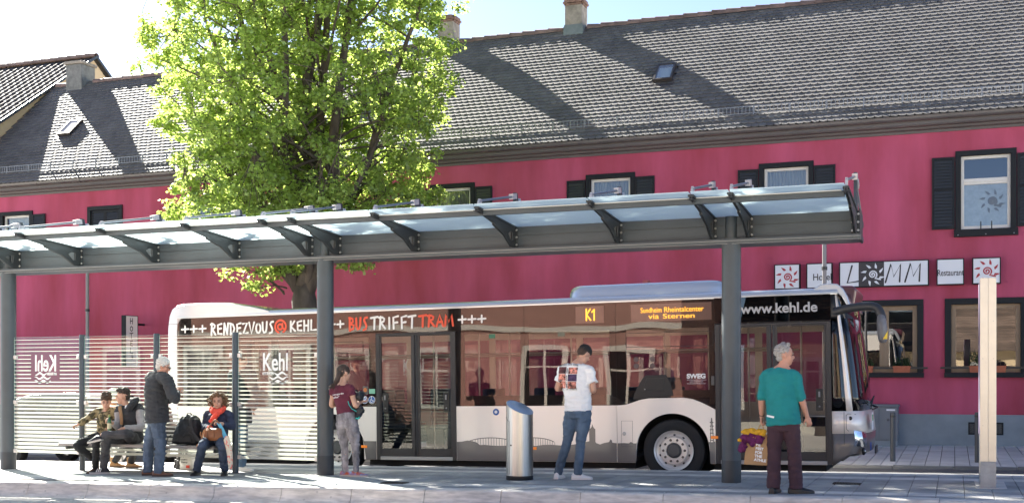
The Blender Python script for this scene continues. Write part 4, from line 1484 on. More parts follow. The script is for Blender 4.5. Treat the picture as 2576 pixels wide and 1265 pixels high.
# ================================================================== GLASS SCREEN with printed stripes
SCR = glass('screen_glass', (.94, .97, .96), refl=-.005)
EDGE = M('green_glass_edge', (.35, .48, .44), .2)
STRP = translucent('white_stripe_print', (.80, .80, .76), (.80, .80, .74), .50)
screen = thing('glass_screen', 'low glass windscreen with white printed stripes between the shelter columns', 'screen', (-11.75, SHY, zp(-11.75)))
PXs = [-13.24, -11.78, -10.32]
for X in PXs:
    build('post', MB().lathe([(.048, zp(X) - .05), (.048, 2.09), (.044, 2.10)], (X, SHY, 0), 20), ANTH, screen, smooth=50)
bounds = [(CL[2] + .13, PXs[0] - .055), (PXs[0] + .055, PXs[1] - .055), (PXs[1] + .055, PXs[2] - .055), (PXs[2] + .055, CL[1] - .13)]
GZB, GZT = .165, 2.07
for i, (a, b) in enumerate(bounds):
    gl = build('glass_pane', MB().box((a, SHY - .006, GZB), (b, SHY + .006, GZT)), SCR, screen)
    build('pane_edge', MB().box((a - .003, SHY - .006, GZB), (a - .0005, SHY + .006, GZT)).box((b + .0005, SHY - .006, GZB), (b + .003, SHY + .006, GZT)).box((a, SHY - .006, GZT + .0005), (b, SHY + .006, GZT + .003)), EDGE, gl)
    sm = MB()
    logo = i in (0, 3)
    cx = (a + b) / 2 - (.02 if i == 0 else .03)
    for k in range(30):
        z = GZT - .04 - k * .0628
        th = .006 + .034 * (k / 29) ** 1.35
        if logo and 4 <= k <= 10:
            sm.box((a + .004, SHY - .0085, z - th), (cx - .30, SHY - .0065, z))
            sm.box((cx + .30, SHY - .0085, z - th), (b - .004, SHY - .0065, z))
        else:
            sm.box((a + .004, SHY - .0085, z - th), (b - .004, SHY - .0065, z))
    build('stripe_print', sm, STRP, gl)
    if logo:
        mir = i == 0
        x0 = cx - .215
        sgn = -1 if mir else 1
        text('logo_lettering', 'Kehl', (cx - sgn * .235, SHY - .0075, 1.515), gl, WHITEP, w=.43, h=.27, bold=.012, mirror=mir)
        text('logo_lettering', 'AM RHEIN', (cx - sgn * .235, SHY - .0075, 1.445), gl, WHITEP, w=.20, h=.047, bold=.004, mirror=mir)
        wv = MB()
        for q in range(3):
            X0, Z0 = (-.03, 1.465) if q == 0 else (-.11, 1.40 - .06 * (q - 1))
            n = 18
            L = .24 if q == 0 else .33
            top, bot = [], []
            for j in range(n + 1):
                tt = j / n
                z = Z0 + .018 * math.sin(tt * 2 * math.pi * (1.5 if q == 0 else 2) + 2.2)
                w = .017 * math.sin(math.pi * min(max(tt * 1.02, .03), .98)) ** .5
                top.append((cx + sgn * (X0 + L * tt), z + w))
                bot.append((cx + sgn * (X0 + L * tt), z - w))
            wv.add([(p[0], SHY - .0085, p[1]) for p in top + bot], [(j, j + 1, n + 2 + j, n + 1 + j) for j in range(n)])
        build('logo_waves', wv, WHITEP, gl, fix=False)
    for X in (a + .02, b - .02):
        for z in (1.745, 1.0, .19):
            build('clamp', MB().box((X - .026, SHY - .024, z - .03), (X + .026, SHY + .024, z + .03)), CLAMP, gl, bevel=.004)

# ================================================================== BENCH
WOOD = M('grey_bench_plank', (.30, .27, .25), .55, var=.15, vs=3, stretch=(.5, 3, 3))
bench = thing('bench', 'long slatted bench fixed in front of the striped glass, two seats deep', 'bench', (-11.7, 15.0, zp(-11.7)))
SEAT = .375
for (x0, x1) in ((-13.28, -12.27), (-12.255, -11.25), (-11.235, -10.36)):
    for k in range(3):
        y = 14.80 + k * .148
        build('plank', MB().box((x0, y, SEAT - .045), (x1, y + .14, SEAT)), WOOD, bench, bevel=.006)
for (x0, x1) in ((-13.28, -11.80), (-11.76, -10.36)):
    for k in range(3):
        y = 15.40 + k * .148
        build('plank', MB().box((x0, y, SEAT - .045), (x1, y + .14, SEAT)), WOOD, bench, bevel=.006)
for X in (PXs[0] + .07, PXs[1] + .075, PXs[2] - .075):
    br = MB().box((X - .02, 14.86, SEAT - .10), (X + .02, 15.78, SEAT - .0455))
    br.prism([(15.16, SEAT - .101), (15.16, SEAT - .24), (15.44, SEAT - .24), (15.44, SEAT - .101)], X - .015, X + .015, 'x')
    build('bracket', br, ANTH2, bench)

# ================================================================== LITTER BIN
wx, wy = -5.60, 15.12
t = thing('litter_bin', 'brushed steel litter bin with a slanted blue grey top beside the white shirted man', 'bin', (wx, wy, zp(wx)))
n = 40
rb_ = .185
def top_z(a):
    return .99 - .085 * math.cos(a) - .035 * math.sin(a) * -1
ring = lambda r, f: [(r * math.cos(2 * math.pi * j / n), r * math.sin(2 * math.pi * j / n), f(2 * math.pi * j / n)) for j in range(n)]
m = MB().rings([ring(rb_, lambda a: .06), ring(rb_, top_z)], caps=False)
build('drum', m, STEEL, t, False, smooth=50)
tp = MB().rings([ring(rb_ - .001, lambda a: top_z(a) - .004), ring(rb_ + .003, lambda a: top_z(a) + .001), ring(rb_ - .012, lambda a: top_z(a) + .006), ring(.02, lambda a: .997)], caps=True)
build('slanted_lid', tp, M('bluish_lid_steel', (.34, .42, .50), .35, metal=.6), t, False, smooth=40)
build('base_ring', MB().lathe([(.17, -.02), (.186, 0), (.186, .055), (.17, .0595)], n=40), BLACK, t, False, smooth=40)
dm = MB()
for a0, a1, z0, z1 in ((-150, -107, .07, .86),):
    for i in range(9):
        pass
seam = lambda a, z0, z1: [((rb_ + .001) * math.cos(R(a)), (rb_ + .001) * math.sin(R(a)), z) for z in (z0, z1)]
dm.tube(seam(-118, .08, .80), .0022, 4)
dm.tube([((rb_ + .001) * math.cos(R(a)), (rb_ + .001) * math.sin(R(a)), .80 + .00135 * (-118 - a)) for a in range(-118, -190, -8)], .0022, 4)
build('door_seam', dm, BLACK, t, False)
build('lock', MB().ell((rb_ * math.cos(R(-110)), rb_ * math.sin(R(-110)), .48), .012, nu=8, nv=6), BLACK, t, False)

# ================================================================== INFORMATION PYLON
x0, x1, py0, py1 = .292, .472, 15.10, 16.05
zb, zt = zp(.38), zp(.38) + 2.515
t = thing('info_pylon', 'tall aluminium information pylon with a purple side panel at the right of the platform', 'pylon', (.38, 15.55, zb))
PALU = M('pale_anodised_aluminium', (.68, .62, .53), .42, metal=.75, var=.05, vs=5)
xm = (x0 + x1) / 2
build('front_strip', MB().box((x0, py0, zb + .32), (xm - .0015, py0 + .05, zt)), PALU, t, bevel=.003)
build('front_strip', MB().box((xm + .0015, py0, zb + .32), (x1, py0 + .05, zt)), PALU, t, bevel=.003)
build('core', MB().box((x0 + .004, py0 + .051, zb + .02), (x1 - .004, py1, zt - .003)), ALU, t)
build('foot', MB().box((x0 + .002, py0 + .001, zb - .03), (x1 - .002, py0 + .05, zb + .3195)), M('weathered_foot_metal', (.36, .37, .38), .5, metal=.4, var=.15, vs=10, bump=.3, bs=120), t)
build('foot_collar', MB().box((x0 - .05, py0 - .03, zb - .01), (x1 + .12, py1 + .05, zb + .006)), CONC, t)
build('side_panel', MB().box((x0 - .002, py0 + .054, zb + .62), (x0 + .0035, py1 - .02, zt - .02)), M('purple_panel', (.20, .09, .30), .4, var=.5, vs=2.2, col2=(.45, .42, .5)), t)
build('rivet', MB().ell((x0 + .03, py0 - .001, zb + 1.55), .005).ell((x1 - .03, py0 - .001, zb + 1.55), .005).ell((x0 + .03, py0 - .001, zb + .75), .005).ell((x1 - .03, py0 - .001, zb + 2.0), .005), STEEL, t)
# ================================================================== BUS
BX, BY = -13.36, 17.7
bus = thing('city_bus', 'long beige and grey city bus with dark mirrored windows standing at the platform', 'bus', (BX, BY, zp(BX) - .23), rot=(0, -SLOPE, 0))
PAINT = M('beige_silver_paint', (.86, .79, .72), .3, metal=.15, coat=.6)
GREYP = M('grey_skyline_print', (.135, .125, .12), .35, coat=.5)
SILV = M('silver_roof_paint', (.60, .62, .65), .25, metal=.55, coat=1.)
BGL = glass('bus_window_glass', (.80, .76, .74), refl=.0, wavy=.07, gloss=(1, .93, .88), ior=1.5, wscale=.9)
DGL = glass('bus_door_glass', (.78, .76, .74), refl=.0, wavy=.05, ior=1.5, wscale=.8)
WSG = glass('windscreen_glass', (.16, .155, .155), refl=.0)
MASK = M('black_window_mask', (.012, .009, .009), .6)
FRAME = M('dark_door_frame', (.030, .028, .030), .45)
SEALB = M('body_seam', (.05, .045, .045), .7)
UNDER = M('underbody', (.012, .012, .012), .9)
INT = M('interior_grey', (.22, .21, .21), .8)
SEATM = M('blue_seat_fabric', (.03, .045, .09), .9)
AMB = M('amber_diodes', (.9, .42, .05), .5, emit=((1., .43, .04), .22))
LEDP = M('display_panel', (.40, .30, .27), .6)
ORL = M('amber_lamp', (.85, .22, .02), .3, emit=((1., .28, .02), .03))
LBLUE = M('sign_blue', (.02, .10, .36), .4)
def B(x, y):                                     # photo pixel -> bus coordinates on its near side
    p = at(x, y, BY)
    return (p.x - BX, p.z - (zp(p.x) - .23))
W_, L_ = 2.55, 12.0
bb = lambda name, mb, mat, parent=bus, **k: build(name, mb, mat, parent, False, **k)
ZT_, ZBELT = 2.80, 1.19
FWX, RWX, WR = 9.32, 3.42, .487
def arch_pts(wx, r, z0, x_from, x_to):
    a0 = math.degrees(math.asin(max(-1, min(1, (z0 - WR) / r))))
    return [(wx + r * math.cos(R(a)), WR + r * math.sin(R(a))) for a in np.linspace(180 - a0, a0, 17)]
ar_f, ar_r = arch_pts(FWX, .575, .30, 0, 0), arch_pts(RWX, .575, .30, 0, 0)
hump = [(9.985, 1.12), (9.90, 1.165), (9.77, 1.23), (9.64, 1.28), (9.50, 1.303), (8.95, 1.297), (8.82, 1.275), (8.70, 1.235), (8.60, 1.205), (8.50, 1.192), (8.443, ZBELT)]
def arch_z(x, r):
    z = .30
    for wx in (RWX, FWX):
        if abs(x - wx) < r:
            z = max(z, WR + math.sqrt(r * r - (x - wx) ** 2))
    return z
def hump_z(x):
    if x <= 8.443:
        return ZBELT
    H = hump[::-1]
    for (xa, za), (xb, zb_) in zip(H, H[1:]):
        if xa <= x <= xb:
            return za + (zb_ - za) * (x - xa) / (xb - xa)
    return ZBELT
def strip(x0, x1, lo, hi, y0, y1=None, n=60):
    """a clean sheet or slab between two height curves"""
    m = MB()
    xs = sorted({x0, x1, *[x0 + (x1 - x0) * i / n for i in range(n + 1)], *[wx + s_ * r_ for wx in (RWX, FWX) for s_ in (-1, 1) for r_ in (.575, .5749) if x0 < wx + s_ * r_ < x1]})
    ys = (y0,) if y1 is None else (y0, y1)
    vs = [(x, y, z) for y in ys for x in xs for z in (lo(x), max(hi(x), lo(x) + 1e-4))]
    k = len(xs)
    fs = [(2 * i, 2 * i + 2, 2 * i + 3, 2 * i + 1) for i in range(k - 1) if hi(xs[i]) > lo(xs[i]) or hi(xs[i + 1]) > lo(xs[i + 1])]
    if y1 is not None:
        o = 2 * k
        fs += [(o + 2 * i, o + 2 * i + 1, o + 2 * i + 3, o + 2 * i + 2) for i in range(k - 1)]
        fs += [(2 * i, o + 2 * i, o + 2 * i + 2, 2 * i + 2) for i in range(k - 1)] + [(2 * i + 1, 2 * i + 3, o + 2 * i + 3, o + 2 * i + 1) for i in range(k - 1)]
        fs += [(0, 1, o + 1, o), (2 * k - 2, o + 2 * k - 2, o + 2 * k - 1, 2 * k - 1)]
    return m.add(vs, fs)
SP = []
for x0, x1 in ((.215, 4.232), (5.708, 6.907), (6.913, 8.437), (8.443, 9.985)):
    SP.append(bb('side_panel', strip(x0, x1, lambda x: arch_z(x, .575), hump_z, 0, .045), PAINT))
# grey printed skyline: flat film a few mm off the panel
def film(poly, y=-.002):
    return MB().add([(p[0], y, p[1]) for p in poly], [tuple(range(len(poly)))])
bb('skyline_print', strip(.22, 4.228, lambda x: arch_z(x, .577) + .002, lambda x: .608, -.002), GREYP, SP[0], fix=False)
def zsk(pts):
    return pts
sil1 = [(5.712, .302), (6.903, .302), (6.903, .565)]
top1 = [(6.903, .545), (6.6, .55), (6.45, .545), (6.32, .55), (6.2, .56), (6.12, .555), (6.06, .60), (5.98, .62), (5.9, .628), (5.8, .61), (5.712, .605)]
m = film([(5.712, .302), (6.903, .302)] + top1)
def bridge(m, cx, w, h, z0, y, x0, x1):
    P = [(cx + w * math.cos(R(a)), z0 + h * math.sin(R(a))) for a in range(180, -1, -10)]
    P = [p for p in P if x0 < p[0] < x1]
    strokes(m, [P], (0, 0), 1, 1, .006, y)
    for i in range(-9, 10):
        X = cx + w * i / 10
        if x0 < X < x1:
            strokes(m, [[(X, z0), (X, z0 + h * math.sqrt(1 - (i / 10) ** 2))]], (0, 0), 1, 1, .0035, y)
bb('skyline_print', m, GREYP, SP[1], fix=False)
m = MB()
bridge(m, 6.32, .47, .13, .545, -.0035, 5.9, 6.80)
bb('bridge_print', m, GREYP, SP[1], fix=False)
m = film([(6.917, .302), (8.433, .302), (8.433, .60), (8.36, .61), (8.35, .65), (8.33, .66), (8.31, .62), (8.22, .60), (8.16, .58), (8.10, .60), (8.085, .62), (8.085, .82), (8.065, .835), (8.05, .86), (8.04, .90), (8.03, .86), (8.01, .835), (7.985, .82), (7.985, .63),
          (7.85, .60), (7.72, .575), (7.5, .56), (7.35, .57), (7.2, .565), (7.1, .55), (6.917, .545)])
bb('skyline_print', m, GREYP, SP[2], fix=False)
m = MB()
bridge(m, 7.05, .40, .13, .55, -.0035, 6.93, 7.42)
bb('bridge_print', m, GREYP, SP[2], fix=False)
sky_l = [(8.447, .60), (8.55, .605), (8.63, .60), (8.66, .625), (8.70, .60), (9.3, .60), (9.90, .63), (9.93, .625), (9.981, .64)]
def sky_z(x):
    for (xa, za), (xb, zb_) in zip(sky_l, sky_l[1:]):
        if xa <= x <= xb:
            return za + (zb_ - za) * (x - xa) / (xb - xa)
    return .6
bb('skyline_print', strip(8.447, 8.76, lambda x: arch_z(x, .577) + .002, sky_z, -.002, n=30), GREYP, SP[3], fix=False)
bb('skyline_print', strip(9.88, 9.981, lambda x: arch_z(x, .577) + .002, sky_z, -.002, n=10), GREYP, SP[3], fix=False)
m = MB()
for k in range(6):                               # lattice tower
    z = .64 + k * .055
    m.add([(9.90 + q, -.0022, z + .02 * (i % 2)) for i, q in enumerate((-.0, .055, .055, .0))], [(0, 1, 2, 3)])
strokes(m, [[(9.905, .63), (9.925, .99)], [(9.955, .63), (9.93, .99)]], (0, 0), 1, 1, .006, -.0035)
bb('tower_print', m, GREYP, SP[3], fix=False)
fl_ = MB().box((8.511, -.003, .55), (8.691, .0, .553)).box((8.511, -.003, .947), (8.691, .0, .95)).box((8.511, -.003, .553), (8.514, .0, .947)).box((8.688, -.003, .553), (8.691, 0, .947))
bb('flap_seam', fl_, SEALB, SP[3])
bb('flap_lock', MB().lathe([(.0, -.012), (.022, -.012), (.03, -.004), (.03, 0)], (8.555, -.0005, .75), 12, ax='y', caps=False), M('lock_chrome', (.5, .5, .5), .3, metal=.8), SP[3], smooth=40)
bb('blue_badge', MB().lathe([(.0, -.004), (.05, -.004), (.055, -.0005)], (6.409, 0, 1.094), 20, ax='y', caps=False), LBLUE, SP[1])
bb('badge_dot', MB().lathe([(.0, -.0058), (.024, -.0058), (.026, -.0045)], (6.409, 0, 1.094), 16, ax='y', caps=False), WHITEP, SP[1])
for X, Z, par in ((4.0, .515, SP[0]), (7.05, .51, SP[2]), (9.97, .70, SP[3])):
    bb('side_marker_lamp', MB().box((X - .055, -.018, Z - .022), (X + .055, -.0035, Z + .022)), ORL, par, bevel=.006)
# far side, floor, ceiling, engine end
far = MB()
q_ = strip(.2, 11.75, lambda x: arch_z(x, .575), lambda x: ZBELT, W_ - .045, W_, n=150)
far.add(q_.v, q_.f)
far.box((.2, W_ - .04, 2.36), (11.75, W_ - .005, ZT_))
for X in (.2, 1.9, 3.6, 5.3, 7.0, 8.6, 10.2, 11.65):
    far.box((X, W_ - .04, ZBELT), (X + .12, W_ - .005, 2.36))
bb('far_side_wall', far, PAINT)
bb('far_window', MB().add([(.3, W_ - .02, ZBELT), (11.7, W_ - .02, ZBELT), (11.7, W_ - .02, 2.36), (.3, W_ - .02, 2.36)], [(0, 1, 2, 3)]), glass('far_window_glass', (.55, .55, .55), refl=.06))
fm0 = MB().box((.25, .62, .32), (11.8, W_ - .62, .38))
for a, b in ((.25, RWX - .61), (RWX + .61, FWX - .61), (FWX + .61, 11.7)):
    fm0.box((a, .05, .32), (b, .6195, .38)).box((a, W_ - .6195, .32), (b, W_ - .05, .38))
bb('floor', fm0, M('dark_floor', (.05, .05, .055), .7))
bb('ceiling', MB().box((.3, .06, 2.50), (11.7, W_ - .06, 2.54)), INT)
ub = MB()
for a, b in ((.3, RWX - .62), (RWX + .62, FWX - .62), (FWX + .62, 11.6)):
    ub.box((a, .12, .2), (b, W_ - .12, .315))
bb('underbody', ub, UNDER)
for wx in (RWX, FWX):
    for y0, y1 in ((.046, .55), (W_ - .55, W_ - .05)):
        wh = MB()
        P = [(wx + .60 * math.cos(R(a)), WR + .60 * math.sin(R(a))) for a in range(0, 181, 12)]
        wh.rings([[(p[0], y, p[1]) for p in P] for y in (y0, y1)], caps=False, closed=False)
        ye = y1 if y0 < 1 else y0
        wh.add([(p[0], ye, p[1]) for p in P] + [(wx - .6, ye, .25), (wx + .6, ye, .25)], [tuple(range(len(P))) + (len(P), len(P) + 1)])
        bb('wheel_housing', wh, UNDER, fix=False)
# rear cover: silver rear pillar flowing into the engine roof pod
rc = [(.0, .34), (-.02, 1.2), (-.025, 2.1), (-.012, 2.62), (.02, 2.86), (.08, 2.985), (.187, 3.05), (.37, 3.073), (.85, 3.072), (1.32, 3.055), (1.75, 2.99), (2.05, 2.925), (2.15, 2.894), (2.15, 2.872), (1.3, 2.862), (.7, 2.85), (.42, 2.83), (.29, 2.79), (.225, 2.70), (.21, 2.58), (.21, .34)]
bb('rear_cover', MB().rings([[(p[0] + (.03 if p[0] < .2 else 0), .03 if False else y, p[1] - (.02 if p[1] > 2.8 else 0)) for p in rc] if y in (0., W_) else [(p[0], y, p[1]) for p in rc] for y in (0., .09, W_ - .09, W_)]), SILV, bevel=.02)
bb('rear_seam', MB().box((-.0, -.002, 2.70), (.22, .001, 2.706)), SEALB)
# roof
roofp = [(0.0, 2.802), (-.004, 2.83), (.012, 2.868), (.05, 2.895), (.15, 2.912), (1.27, 2.945), (2.40, 2.912), (2.50, 2.895), (2.538, 2.868), (W_, 2.83), (W_, 2.802)]
bb('roof', MB().prism(roofp, .212, 11.80, 'x'), SILV, smooth=50)
def rounded(cx0, cx1, y0, y1, z0, z1, r):
    m = MB()
    rings = []
    for k, (e, z) in enumerate(((0, z0), (.02, z0 + (z1 - z0) * .45), (.06, z0 + (z1 - z0) * .8), (.13, z1 - .012), (.25, z1))):
        P = []
        for sx, sy, a0 in ((1, 1, 0), (-1, 1, 90), (-1, -1, 180), (1, -1, 270)):
            xx, yy = (cx1 - r if sx > 0 else cx0 + r), (y1 - r if sy > 0 else y0 + r)
            for a in range(a0, a0 + 91, 15):
                P.append((xx + (r - e * .9) * math.cos(R(a)) - sx * e * 0, yy + (r - e * .9) * math.sin(R(a)), z))
        rings.append(P)
    return m.rings(rings)
bb('roof_unit', rounded(7.52, 10.12, .20, 2.35, 2.88, 3.12, .32), SILV, smooth=55)
sc = MB()
for X in (8.0, 8.65, 9.2, 9.8):
    sc.lathe([(.018, 0), (.014, .008), (0, .008)], (X, .38, 3.098), 8)
bb('unit_screw', sc, BLACK)
bb('roof_fitting', MB().prism([(8.32, 3.08), (8.56, 3.08), (8.51, 3.19), (8.37, 3.19)], 1.9, 2.1).box((8.39, 1.93, 3.191), (8.49, 2.07, 3.30)), M('fitting_red_white', (.45, .10, .09), .5))  # small red fitting on the roof, purpose unknown
# glazing: separate panes in a continuous dark band
def pane(x0, x1, z0, z1, mat=BGL, name='window_pane'):
    return bb(name, MB().box((x0 + .003, -.001, z0), (x1 - .003, .006, z1)), mat)
edges = [(.215, 2.25), (2.25, 4.235)]
for a, b in edges:
    pane(a, b, ZBELT + .003, ZT_)
pane(4.235, 5.705, 2.425, ZT_)
pane(5.705, 6.91, ZBELT + .003, ZT_)
pane(6.91, 8.44, ZBELT + .003, ZT_)
m = MB()
hp = [(x, z + .004) for x, z in hump[::-1]] + [(9.985, ZT_), (8.443, ZT_)]
m.prism(hp, -.001, .006)
bb('window_pane', m, BGL)
pane(9.985, 11.70, 2.425, ZT_ + .02, mat=glass('black_band_glass', (.2, .2, .2), refl=.03), name='front_band_pane')
mk = MB()
mk.box((.215, .012, 2.37), (4.235, .03, 2.80))
mk.box((4.235, .012, 2.425), (5.705, .03, 2.80))
mk.box((5.705, .012, 2.37), (9.985, .03, 2.80))
mk.box((9.985, .012, 2.425), (11.70, .03, 2.82))
for a, b in ((.215, .33), (2.18, 2.32), (4.10, 4.235), (5.705, 5.86), (6.84, 6.98), (8.33, 8.60), (9.9, 9.985)):
    mk.box((a, .012, ZBELT), (b, .03, 2.3695))
for a, b in ((.33, 2.18), (2.32, 4.10), (5.86, 6.84), (6.98, 8.33)):
    mk.box((a, .012, ZBELT), (b, .03, 1.36))
mk.box((8.60, .012, 1.31), (9.9, .03, 1.42))
bb('window_mask', mk, MASK)
def vent(a, b, z0, z1):
    v = MB()
    for p in (((a, z0), (b, z0 + .008)), ((a, z1 - .008), (b, z1)), ((a, z0 + .008), (a + .008, z1 - .008)), ((b - .008, z0 + .008), (b, z1 - .008))):
        v.box((p[0][0], -.005, p[0][1]), (p[1][0], -.0015, p[1][1]))
    bb('vent_window_seal', v, BLACK)
vent(8.60, 10.0 - .03, 2.09, 2.315)
vent(2.9, 4.0, 2.10, 2.30)
# displays behind the glass
for (x0, x1, z0, z1, lines) in ((7.78, 8.245, 2.487, 2.755, []), (8.686, 9.945, 2.487, 2.755, [('Sundheim', 8.84, 9.17, 2.622, 2.70), ('Rheintalcenter', 9.21, 9.82, 2.622, 2.70), ('via', 8.965, 9.13, 2.525, 2.598), ('Sternen', 9.19, 9.68, 2.525, 2.598)])):
    d = bb('display', MB().box((x0, .009, z0), (x1, .0115, z1)), LEDP)
    for s_, a, b, p, q in lines:
        text('led_text', s_, (a, -.003, p), d, AMB, w=b - a, h=q - p, world=False, bold=.0)
    if not lines:
        for ln, xx in (([[(.12, 0), (.12, 1)], [(.55, 1), (.16, .5), (.58, 0)]], 7.945), ([[(.10, .72), (.34, .98), (.34, 0)]], 8.04)):
            bb('led_digit', strokes(MB(), ln, (xx, 2.535), .15, .175, .012, -.003), AMB, d, fix=False)
# black cover over the front wheel, lettering on the band
cvp = [B(*zoom(2500, 1100, .72)(a_, b_)) for a_, b_ in ((52, 692), (60, 655), (104, 575), (122, 556), (236, 552), (262, 600), (275, 668), (180, 676), (120, 683))]
cv_ = bb('black_cover', MB().prism(cvp, -.012, -.0015), BLACK, bevel=.004)
q_ = [B(*zoom(2500, 1100, .72)(a_, b_)) for a_, b_ in ((108, 640), (128, 574), (225, 572), (225, 640))]
bb('cover_seam', MB().tube([(p[0], -.013, p[1]) for p in q_ + q_[:1]], .004, 4), M('cover_edge', (.05, .05, .05), .4), cv_)
bb('cover_lock', MB().ell((q_[0][0] + .03, -.014, q_[0][1] + .02), .010, nu=8, nv=6), CLAMP, cv_)
Yt = -.003
BW, BR = M('pale_lettering', (.78, .76, .74), .5), M('orange_red_lettering', (.78, .085, .035), .5)
for s_, x, zz, w, h, r, m_ in (('+++', .31, 2.535, .56, .155, .0155, BW), ('RENDEZVOUS', .93, 2.485, 1.34, .205, .018, BW), ('@', 0, 0, 0, 0, 0, BR), ('KEHL', 2.56, 2.505, .55, .185, .018, BW), ('+++', 3.17, 2.535, .49, .155, .0155, BW),
                               ('BUS', 3.725, 2.49, .39, .215, .019, BR), ('TRIFFT', 4.15, 2.50, .85, .205, .018, BW), ('TRAM', 5.05, 2.515, .66, .19, .019, BR), ('+++', 5.76, 2.545, .52, .155, .0155, BW)):
    m = MB()
    if s_ == '@':
        strokes(m, GLYPH['@'], (2.265, 2.495), .26, .20, .017, Yt)
    else:
        word(m, s_, x, zz, w, h, r, Yt)
    bb('brush_word', m, m_, fix=False)
text('web_address', 'www.kehl.de', (10.39, -.004, 2.56), bus, M('grey_lettering', (.42, .42, .43), .5), w=1.13, h=.15, world=False, bold=.022)
text('operator_lettering', 'SWEG', (9.555, -.004, 1.60), bus, WHITEP, w=.29, h=.075, world=False, bold=.05)
text('operator_lettering', 'SÜDWESTDEUTSCHE LANDESVERKEHRS-AG', (9.555, -.004, 1.568), bus, WHITEP, w=.30, h=.014, world=False)
text('operator_lettering', 'LAHR / SCHWARZWALD', (9.60, -.004, 1.54), bus, WHITEP, w=.2, h=.014, world=False)
text('operator_lettering', 'Verkehrsbetrieb Mittelbaden/Lahr', (9.555, -.004, 1.512), bus, WHITEP, w=.29, h=.014, world=False)
# stickers left of the rear door
for X in (4.015, 4.15):
    bb('blue_round_sticker', MB().lathe([(.0, -.003), (.058, -.003), (.062, -.0015)], (X, -.0005, 1.305), 24, ax='y', caps=False), LBLUE)
    bb('sticker_ring', MB().lathe([(.058, -.0032), (.0645, -.0032), (.0645, -.0015)], (X, -.0005, 1.305), 24, ax='y', caps=False), WHITEP)
g = MB()
strokes(g, [[(4.145, 1.345), (4.145, 1.30), (4.175, 1.30), (4.185, 1.275)], arc(4.145, 1.29, .026, .026, 120, 330, 8)], (0, 0), 1, 1, .005, -.0045)
g.add([(4.145 + .009 * math.cos(R(a)), -.0045, 1.357 + .009 * math.sin(R(a))) for a in range(0, 360, 45)], [tuple(range(8))])
strokes(g, [[(3.975, 1.335), (3.985, 1.31), (4.03, 1.31), (4.05, 1.335)], [(3.985, 1.306), (4.035, 1.285)], [(4.03, 1.306), (3.985, 1.285)]], (0, 0), 1, 1, .005, -.0055)
g.add([(4.015 + x, -.0046, 1.335 + z) for x, z in ((-.035, 0), (.02, 0), (.015, .022), (-.005, .03), (-.03, .02))], [(0, 1, 2, 3, 4)])
for X in (3.985, 4.035):
    g.add([(X + .011 * math.cos(R(a)), -.0047, 1.274 + .011 * math.sin(R(a))) for a in range(0, 360, 45)], [tuple(range(8))])
bb('sticker_pictogram', g, WHITEP, fix=False)
bb('green_sticker', MB().box((4.10, -.003, 1.41), (4.215, -.0015, 1.49)), M('green_sticker_print', (.25, .55, .38), .5))
bb('door_request_plate', MB().box((3.985, -.014, 1.40), (4.085, -.0015, 1.535)), M('plate_grey', (.10, .095, .09), .5), bevel=.008)
bb('door_request_button', MB().lathe([(0, -.022), (.03, -.022), (.036, -.0145)], (4.035, 0, 1.475), 16, ax='y', caps=False), M('button_orange', (.6, .18, .05), .4))
bb('door_request_plate', MB().box((9.93, -.014, 1.49), (10.03 - .05, -.0015, 1.63)), M('plate_grey2', (.10, .095, .09), .5), bevel=.008)
bb('exit_sticker', MB().box((6.30, -.003, 2.29), (6.41, -.0015, 2.36)), M('green_exit_print', (.04, .16, .09), .5))
bb('exit_sticker', MB().box((7.48, -.003, 2.29), (7.60, -.0015, 2.36)), M('olive_exit_print', (.14, .14, .10), .5))
for X in (8.76, 9.02):
    for Z in (1.90, 1.80):
        bb('person_sticker', MB().lathe([(0, -.003), (.04, -.003), (.042, -.0015)], (X, 0, Z), 16, ax='y', caps=False), M('smoked_print', (.13, .09, .085), .6))
# doors
def door(x0, x1, zb, zt_, n=2, sill=True):
    f = MB()
    f.box((x0, -.006, zb), (x0 + .07, .06, zt_)).box((x1 - .07, -.006, zb), (x1, .06, zt_)).box((x0 + .07, -.006, zt_ - .03), (x1 - .07, .06, zt_))
    fr = bb('door_frame', f, FRAME, bevel=.004)
    bb('door_sill', MB().box((x0 + .07, -.012, zb), (x1 - .07, .05, zb + .058)), M('pale_sill', (.42, .40, .38), .6), fr, bevel=.004)
    mid = (x0 + x1) / 2
    for k, (a, b) in enumerate(((x0 + .072, mid - .004), (mid + .004, x1 - .072))):
        d = MB()
        z0, z1 = zb + .062, zt_ - .033
        wl_, wr_ = (.022, .075) if k == 0 else (.075, .022)
        d.box((a, 0, z0), (a + wl_, .035, z1)).box((b - wr_, 0, z0), (b, .035, z1)).box((a + wl_, 0, z0), (b - wr_, .035, z0 + .13)).box((a + wl_, 0, z1 - .02), (b - wr_, .035, z1))
        rb_x = b - .02 if k == 0 else a + .02
        d.tube([(rb_x, -.004, z0), (rb_x, -.004, z1)], .014, 6)
        lf = bb('door_leaf', d, FRAME, bevel=.004)
        bb('door_glass', MB().box((a + wl_, .010, z0 + .13), (b - wr_, .016, z1 - .02)), DGL, lf)
        hx = a + .10 if k == 0 else b - .10
        h = MB().box((hx - .05, -.004, 1.10), (hx + .05, .0095, 1.42))
        hp_ = bb('handle_plate', h, BLACK, lf, bevel=.02)
        bb('handle', MB().tube([(hx, -.02, 1.30), (hx, -.02, 1.38)], .014, 8).ell((hx, -.008, 1.16), .014, nu=8, nv=6), M('handle_grey', (.25, .24, .24), .4), hp_)
door(4.238, 5.702, .295, 2.418)
door(9.992, 11.697, .30, 2.405)
